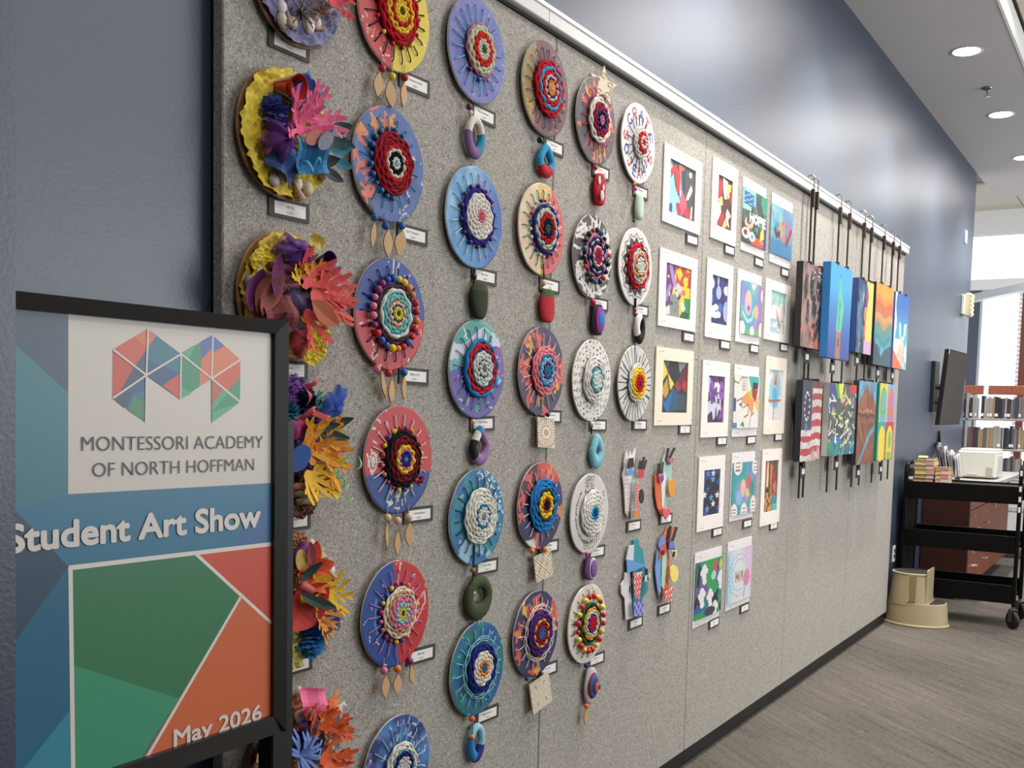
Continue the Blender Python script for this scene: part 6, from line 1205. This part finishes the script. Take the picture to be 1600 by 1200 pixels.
def g_curl(s, turns=1.6, w=.05):
    g = G(); pts = [(s*f, -.3*s*abs(math.sin(f*6))-.004, s*.28*math.sin(2*PI*turns*f)*(1-f*.5)) for f in np.linspace(0, 1, 26)]; ribbon(g, pts, s*w); return g
def g_fish(s):
    pts = [(.5*math.cos(a), .26*math.sin(a)) for a in np.linspace(.25, 2*PI-.25, 18)]+[(.78, -.26), (.7, 0), (.78, .26)]
    return G().prism([(x*s, z*s) for x, z in pts][::-1], -.001, .001)
def g_sheet(s, seed, pts=None):
    r = random.Random(seed); g = G(); n = 8; v = []
    for i in range(n+1):
        for k in range(n+1): x, z = (k/n-.5)*s*1.3, (i/n-.5)*s; v.append((x, -.16*s*math.sin(k*.8+seed)-.12*s*math.sin(i*.7+seed*2)-.14*s, z))
    return g.add(v, [(i*(n+1)+k, i*(n+1)+k+1, (i+1)*(n+1)+k+1, (i+1)*(n+1)+k) for i in range(n) for k in range(n)])
def g_tube(s, r): return G().tube([(-s/2, 0, 0), (-s/4, -.004, .002), (0, -.006, 0), (s/4, -.004, -.002), (s/2, 0, 0)], r, 12)
def orient(g, d):
    q = Vector((0, 0, 1)).rotation_difference(Vector(d)); g.v = [tuple(q @ Vector(p)) for p in g.v]; return g
def put(o, nm_, g, c, u, v, y=-.03, rot=0, tx=0, tz=0, kind='paper', smooth=False, rough=.6):
    p = local(o, u, v, y); rotG(g, tx, 0, tz); rotG(g, 0, -rot, 0)
    return g.ob(nm_, mat(c, rough, kind), o, smooth, loc=p)
def tulle(o, c, u, v, s, seed, y=-.045, sq=1.0, rot=0):
    p = local(o, u, v, y); T_ = ob('tulle_puff', None, o, p, (0, -rot, 0)) if False else None; out = []
    n, m_ = 40, 14
    V_, Q_ = [], []
    for k in range(3):
        t = np.arange(n)*2*PI/n; ph = np.arange(m_+1)/m_*PI*.62; lob = 1+.22*np.sin(5*t+seed+k)+.12*np.sin(11*t+k*2); sc = s*(1-.22*k)
        X = (np.sin(ph)[:, None]*lob[None]*np.cos(t)*sc).ravel(); Z = (np.sin(ph)[:, None]*lob[None]*np.sin(t)*sc*sq).ravel(); Yv = (-np.cos(ph)[:, None]*np.ones(n)[None]*sc*.7*(1+.15*np.sin(6*t+k))[None]).ravel()
        i = np.arange(m_)[:, None]; kk = np.arange(n)[None]; k2 = (kk+1) % n; Q_.append(np.stack([i*n+kk, (i+1)*n+kk, (i+1)*n+k2, i*n+k2], -1).reshape(-1, 4)+k*n*(m_+1))
        ca, sa = math.cos(rot), math.sin(rot); V_.append(np.stack([X*ca-Z*sa, Yv, X*sa+Z*ca], -1))
    return ob('tulle_puff', fastmesh('tulle_puff', np.concatenate(V_), np.concatenate(Q_), mat(c, .9, 'tulle'), None, True), o, p)
SHL, SHB, SHD = (214, 196, 178), (176, 140, 110), (120, 100, 90)
def shells(o, lst):
    for k, u, v, s, r, c in lst:
        if k == 's': put(o, 'spiral_shell', g_spiral(s), c, u, v, -.034, r, 0, 0, 'plain', True, .4)
        else: put(o, 'cockle_shell', g_dome(s), c, u, v, -.030, r, 0, 0, 'plain', True, .4)
def ocean(x, z, label, seed, base, cr, pins=1.0):
    o = thing('ocean_collage', (x, 0, z), label, 'collage', 'round ocean collages of paper and shells'); disc = disc_mesh('round_board', lambda p: p.fill(base).mix((base[0]*.8, base[1]*.75, base[2]*.7), 8, seed), (150, 110, 70), seed=seed); ob('round_board', disc, o)
    G().tube([(0, 0, 0), (0, YD, 0)], .012, 8).ob('spacer', mat((120, 110, 96), .8), o); crumple(o, cr, R0*1.005, .015, seed); pin(o, R0*.8*math.cos(pins), R0*.8*math.sin(pins), -.022, 0); return o
TEAL_D, YLW, ORN, CRL, HOT = (22, 62, 62), (236, 196, 40), (232, 118, 44), (232, 78, 76), (236, 92, 140)
o = ocean(1.576, 2.27, 'lavender round collage of shells and raffia cut off by the top picture edge', 1, (150, 110, 80), (124, 122, 160))
shells(o, [('d', 440, 12, .013, 0, (214, 206, 206)), ('d', 441, 32, .014, .3, (196, 184, 160)), ('s', 450, 42, .045, .2, (132, 112, 96)), ('d', 458, 36, .011, 0, (196, 180, 150)), ('d', 482, 40, .015, 0, (222, 206, 200)), ('d', 494, 36, .013, 0, (206, 188, 176)), ('d', 510, 10, .014, .5, (206, 200, 206)), ('s', 480, 27, .03, 1.2, (170, 120, 80)), ('s', 505, 44, .02, 2, SHB)])
put(o, 'raffia_tuft', g_fringe(.05, 3, 16, 4, .02), (126, 74, 40), 498, 20, -.03, .4); put(o, 'raffia_tuft', g_fringe(.04, 8, 12, 5, .03), (54, 40, 34), 468, 20, -.035, -1.2); put(o, 'paper_coral', g_coral(.06, 4), (222, 60, 66), 518, 2, -.05, -1.0)
o = ocean(1.541, 1.962, 'yellow round collage with red paper cone, pink coral and purple tulle', 2, (176, 128, 72), (232, 204, 58))
put(o, 'paper_sheet', g_sheet(.075, 3), (32, 96, 160), 468, 150, -.035, .5); put(o, 'paper_leaf', g_leaf(.08, .42, .3), (44, 76, 168), 470, 185, -.05, .1); put(o, 'paper_leaf', g_leaf(.07, .4, .4), (64, 72, 160), 462, 178, -.055, -.3)
cn_ = put(o, 'paper_cone', orient(g_cone(.06, .46, .16), (.12, -.95, -.2)), (228, 212, 190), 430, 133, -.02)
put(o, 'cone_lining', orient(g_cone(.0585, .445, .14), (.12, -.95, -.2)), (210, 36, 36), 430, 133, -.0222); put(o, 'paper_roll', orient(g_cone(.035, .36, .12), (.12, -.95, -.2)), (232, 84, 60), 431, 134, -.034)
put(o, 'paper_flower', g_pom(.036, 5), (104, 118, 194), 424, 177, -.03); put(o, 'paper_flower', g_pom(.024, 7, 26), (126, 108, 190), 434, 190, -.045)
put(o, 'paper_coral', g_coral(.075, 1, 5), HOT, 462, 200, -.06, -.6); put(o, 'paper_coral', g_coral(.075, 6, 5), (240, 110, 150), 486, 186, -.06, -.9); put(o, 'paper_coral', g_coral(.055, 9, 4), (232, 84, 130), 470, 205, -.065, 1.0)
tulle(o, (112, 54, 136), 437, 218, .036, 3, -.05); tulle(o, (170, 90, 130), 418, 224, .02, 5, -.04)
for k, (u, v, r) in enumerate(((512, 205, -1.2), (516, 212, -1.8), (508, 218, -1.5))): put(o, 'paper_leaf', g_leaf(.06, .22, .3), TEAL_D, u, v, -.05, r)
put(o, 'paper_fish', g_fish(.052), (170, 96, 84), 490, 215, -.075, .5); put(o, 'paper_fish', g_fish(.055), (112, 116, 136), 509, 220, -.08, .7)
put(o, 'paper_sheet', g_sheet(.07, 8), (40, 130, 184), 478, 244, -.045, .2); put(o, 'paper_sheet', g_sheet(.06, 5), (24, 60, 128), 444, 252, -.045, -.4); put(o, 'paper_curl', g_curl(.06), (46, 150, 196), 466, 268, -.055, .5)
for u, v, r, c in ((516, 236, -1.3, (34, 130, 150)), (518, 250, -1.7, (30, 110, 130)), (505, 262, -2.0, (26, 34, 46)), (498, 256, -1.2, (24, 30, 40))): put(o, 'paper_leaf', g_leaf(.05, .25, .3), c, u, v, -.05, r)
shells(o, [('d', 428, 281, .013, .4, (190, 176, 168)), ('d', 441, 276, .013, 0, (204, 184, 160)), ('s', 470, 312, .044, .55, SHB), ('d', 465, 287, .012, 0, (222, 210, 196)), ('d', 480, 295, .014, .2, (206, 186, 160)), ('d', 505, 270, .013, 0, (206, 196, 180)), ('d', 468, 128, .013, .2, (222, 204, 180)), ('s', 482, 142, .03, -.6, (206, 200, 170)), ('d', 490, 150, .01, 0, SHB)])
o = ocean(1.543, 1.645, 'tan round collage with purple tulle on top and red paper coral at its right', 3, (190, 142, 78), (222, 186, 70))
crumple(o, (232, 208, 62), .05, .014, 7, cx=-.062, cz=.04, y0=-.028); crumple(o, (230, 204, 60), .05, .014, 12, cx=.06, cz=-.085, y0=-.028)
tulle(o, (112, 56, 160), 455, 392, .04, 4, -.05, .7); tulle(o, (126, 66, 170), 470, 404, .03, 8, -.055, .7); put(o, 'paper_cone', orient(g_cone(.045, .34, .2), (-.25, -.9, .1)), (84, 44, 120), 498, 410, -.025); put(o, 'paper_sheet', g_sheet(.03, 4), (196, 170, 60), 494, 380, -.04, -.5)
for u, v, r in ((445, 420, .0), (436, 434, .05), (458, 445, .25)):
    t = put(o, 'paper_tube', g_tube(.085, .009), (112, 52, 74), u, v, -.045, r, smooth=True)
    for k in range(7): G().tube([(-.034+.0115*k, -.004, -.0096), (-.034+.0115*k, -.0135, 0), (-.034+.0115*k, -.004, .0096)], .0012, 5).ob('stripe', mat((196, 130, 130), .6), t, rot=(0, -r, 0))
put(o, 'glitter_leaf', g_leaf(.085, .2, .1), (110, 26, 84), 432, 466, -.075, .0, rough=.25, kind='felt'); put(o, 'paper_leaf', g_leaf(.09, .34, .3), (176, 96, 84), 402, 488, -.045, -.5); put(o, 'paper_leaf', g_leaf(.08, .3, .3), (120, 50, 110), 392, 486, -.04, -.1); put(o, 'paper_leaf', g_leaf(.075, .24, .4), (160, 84, 74), 410, 492, -.055, -.25)
put(o, 'paper_sheet', g_sheet(.06, 6), (58, 36, 84), 466, 468, -.04, .3); put(o, 'paper_sheet', g_sheet(.07, 9), (126, 44, 50), 430, 490, -.04, .1)
for u, v, s, sd, r, c in ((476, 442, .075, 3, -.6, CRL), (492, 464, .085, 5, -1.1, (236, 92, 88)), (480, 492, .07, 8, -2.0, (222, 70, 66)), (490, 440, .05, 4, .0, (238, 140, 70)), (506, 470, .075, 12, -1.5, (240, 110, 100)), (470, 440, .04, 14, .6, YLW)): put(o, 'paper_coral', g_coral(s, sd, 5), c, u, v, -.06, r)
put(o, 'paper_leaf', g_leaf(.075, .3, .2), (170, 84, 44), 488, 470, -.08, -2.2); put(o, 'paper_sheet', g_sheet(.03, 2), (38, 120, 176), 510, 420, -.04, -.2); put(o, 'paper_leaf', g_leaf(.04, .4, .3), (26, 76, 76), 495, 445, -.05, .2); put(o, 'paper_fringe', g_fringe(.04, 4, 8, 1.6), (130, 150, 190), 512, 488, -.05, -1.8)
tulle(o, (206, 74, 90), 468, 532, .024, 2, -.045, 1.3); put(o, 'paper_sheet', g_sheet(.04, 7), (46, 28, 34), 452, 502, -.05, .2); shells(o, [('d', 405, 422, .010, 0, (214, 196, 176)), ('d', 390, 440, .014, .3, (150, 140, 130)), ('d', 442, 452, .012, 0, (222, 210, 214)), ('d', 456, 455, .011, 0, (206, 170, 140)), ('d', 469, 541, .014, 0, (222, 204, 170)), ('d', 499, 508, .012, .3, (210, 200, 186)), ('s', 470, 420, .03, -1.4, (196, 150, 110))])
o = ocean(1.561, 1.337, 'purple topped round collage with blue feather tulle and orange paper coral', 4, (120, 96, 110), (112, 74, 140))
put(o, 'paper_flower', g_pom(.034, 9, 40), (44, 60, 110), 478, 634, -.035); put(o, 'paper_flower', g_pom(.026, 3, 24), (64, 150, 170), 452, 646, -.04); put(o, 'paper_coral', g_coral(.045, 12, 6), (66, 158, 130), 495, 645, -.055, -.8); put(o, 'paper_curl', g_curl(.07, .8, .09), (214, 90, 90), 468, 655, -.065, .2); put(o, 'paper_curl', g_curl(.06, .6, .08), (206, 84, 88), 478, 632, -.06, 1.4)
tulle(o, (64, 96, 190), 515, 640, .026, 6, -.06, 2.0, -.6); tulle(o, (70, 104, 200), 526, 630, .018, 9, -.06, 2.2, -.6)
for u, v, r in ((484, 672, -1.4), (500, 676, -1.75), (508, 672, -1.2)): put(o, 'paper_leaf', g_leaf(.07, .16, .3), (22, 58, 44), u, v, -.065, r)
for u, v, s, sd, r, c in ((478, 700, .08, 3, -1.0, (238, 160, 40)), (500, 705, .075, 8, -1.5, (236, 150, 36)), (488, 720, .06, 5, -.6, (232, 140, 36)), (495, 735, .07, 11, -1.9, YLW), (480, 742, .06, 14, -2.3, (240, 186, 44)), (505, 690, .05, 16, -.3, (240, 206, 70))): put(o, 'paper_coral', g_coral(s, sd, 6), c, u, v, -.06, r)
put(o, 'paper_disc', G().prism([(.034*math.cos(a), .028*math.sin(a)) for a in np.linspace(2*PI, 0, 19)[:-1]], -.001, .001), (34, 84, 156), 468, 716, -.075, .25, .25); put(o, 'paper_sheet', g_sheet(.04, 12), (170, 40, 110), 462, 668, -.05, .3); put(o, 'paper_fringe', g_fringe(.04, 6, 9, 2), (232, 206, 80), 508, 672, -.05, -.8); crumple(o, (120, 70, 150), .05, .016, 8, cx=-.0, cz=.10, y0=-.022)
for u, v, r in ((502, 738, -.4), (512, 752, -.55), (520, 735, .3)): put(o, 'paper_curl', g_curl(.075, 1.1, .03), (150, 200, 150), u, v, -.06, r)
for u, v, r in ((468, 760, .1), (472, 772, -.05), (482, 768, .25), (476, 782, .1)): put(o, 'paper_tube', g_tube(.05, .008), (150, 140, 96) if v > 765 else (176, 104, 70), u, v, -.04, r, smooth=True)
put(o, 'paper_roll', orient(g_cone(.03, .6, .5, 20, 2.4, .6), (-.3, -.9, .1)), (150, 36, 50), 500, 760, -.03); crumple(o, (104, 62, 40), .05, .016, 3, cx=.02, cz=-.10, y0=-.022)
o = ocean(1.569, 1.025, 'beige round collage with a yellow paper hand, red petals and a blue paper flower', 5, (170, 120, 70), (206, 190, 120))
crumple(o, (168, 116, 66), .045, .016, 4, cx=-.01, cz=.095, y0=-.022); put(o, 'paper_leaf', g_leaf(.085, .32, .3), (222, 66, 46), 486, 905, -.05, .15); put(o, 'paper_sheet', g_sheet(.07, 4), (232, 88, 44), 492, 898, -.05, -.3); put(o, 'paper_leaf', g_leaf(.06, .22, .1), (130, 40, 60), 490, 888, -.075, .3); put(o, 'paper_tube', g_tube(.04, .012), (120, 44, 130), 468, 862, -.045, .8, smooth=True); put(o, 'paper_disc', G().prism([(.017*math.cos(a), .024*math.sin(a)) for a in np.linspace(2*PI, 0, 15)[:-1]], -.001, .001), (190, 160, 70), 471, 876, -.07, .2)
for u, v, s, sd, r, c in ((515, 935, .06, 4, -1.3, (238, 196, 30)), (490, 925, .055, 7, -.6, (240, 190, 40)), (478, 915, .05, 9, .4, (222, 96, 90)), (474, 935, .06, 12, -1.2, (236, 186, 40)), (497, 958, .055, 15, -2.4, (226, 150, 50))): put(o, 'paper_coral', g_coral(s, sd, 5, .11), c, u, v, -.06, r)
for u, v, r in ((466, 912, -.9), (470, 928, -2.1), (484, 935, -2.0)): put(o, 'paper_leaf', g_leaf(.065, .17, .3), (22, 54, 44), u, v, -.075, r)
put(o, 'paper_leaf', g_leaf(.12, .42, .25), (204, 46, 34), 452, 985, -.05, -.75); put(o, 'paper_leaf', g_leaf(.10, .4, .2), (190, 40, 32), 456, 955, -.045, -1.6); put(o, 'paper_curl', g_curl(.06, .9, .07), (206, 130, 50), 500, 970, -.07, -1.4); tulle(o, (80, 110, 200), 518, 968, .026, 7, -.05, .9); put(o, 'paper_flower', g_pom(.042, 12, 50), (50, 128, 196), 484, 998, -.035); put(o, 'paper_tube', g_tube(.045, .01), (206, 96, 100), 476, 918, -.06, -.3, smooth=True); crumple(o, (222, 208, 130), .05, .014, 14, cx=-.01, cz=-.105, y0=-.022)
shells(o, [('d', 486, 851, .011, 0, (222, 200, 170)), ('d', 513, 880, .014, 0, (150, 140, 140)), ('d', 517, 892, .011, 0, (226, 214, 200)), ('s', 524, 905, .03, .8, SHB)])
o = ocean(1.580, .691, 'orange and blue round collage with pink paper sheet, lowest behind the poster post', 6, (190, 130, 70), (176, 110, 64))
put(o, 'paper_sheet', g_sheet(.06, 3), (232, 110, 150), 485, 1097, -.055, -.2); put(o, 'paper_fringe', g_fringe(.055, 3, 12, 1.2, .07), (236, 128, 76), 498, 1106, -.05, -1.6); put(o, 'paper_fringe', g_fringe(.04, 5, 4, .5, .08), (232, 226, 220), 515, 1106, -.05, -1.65); put(o, 'paper_roll', orient(g_cone(.05, .4, .3), (.3, -.8, .3)), (226, 218, 210), 466, 1122, -.03)
for u, v, s, sd, r, c in ((497, 1155, .08, 4, -.1, (236, 106, 40)), (524, 1142, .05, 7, -1.3, (238, 104, 54)), (505, 1185, .075, 9, -1.8, (234, 100, 44)), (512, 1195, .06, 13, -2.4, (232, 96, 44)), (484, 1140, .06, 2, -.7, (222, 90, 44))): put(o, 'paper_coral', g_coral(s, sd, 6, .13), c, u, v, -.06, r)
tulle(o, (112, 70, 130), 482, 1132, .024, 5, -.06, 1.2); put(o, 'paper_fringe', g_fringe(.07, 8, 20, 4.5, .05), (110, 140, 210), 466, 1180, -.06, -1.2); put(o, 'paper_flower', g_pom(.03, 2, 30), (64, 84, 180), 466, 1160, -.04); put(o, 'paper_leaf', g_leaf(.09, .2, .2), (30, 24, 50), 490, 1205, -.065, -.1); put(o, 'paper_leaf', g_leaf(.10, .16, .3), (130, 126, 130), 528, 1172, -.05, .35)
put(o, 'paper_sheet', g_sheet(.07, 7), (120, 66, 34), 408, 1192, -.04, .5); put(o, 'paper_sheet', g_sheet(.045, 2), (214, 196, 110), 412, 1175, -.045, -.4); put(o, 'paper_sheet', g_sheet(.05, 11), (84, 116, 190), 420, 1155, -.045, .7); shells(o, [('d', 516, 1166, .012, 0, (226, 214, 190)), ('d', 466, 1080, .010, 0, (222, 204, 176)), ('d', 402, 1160, .012, 0, (200, 170, 140))])
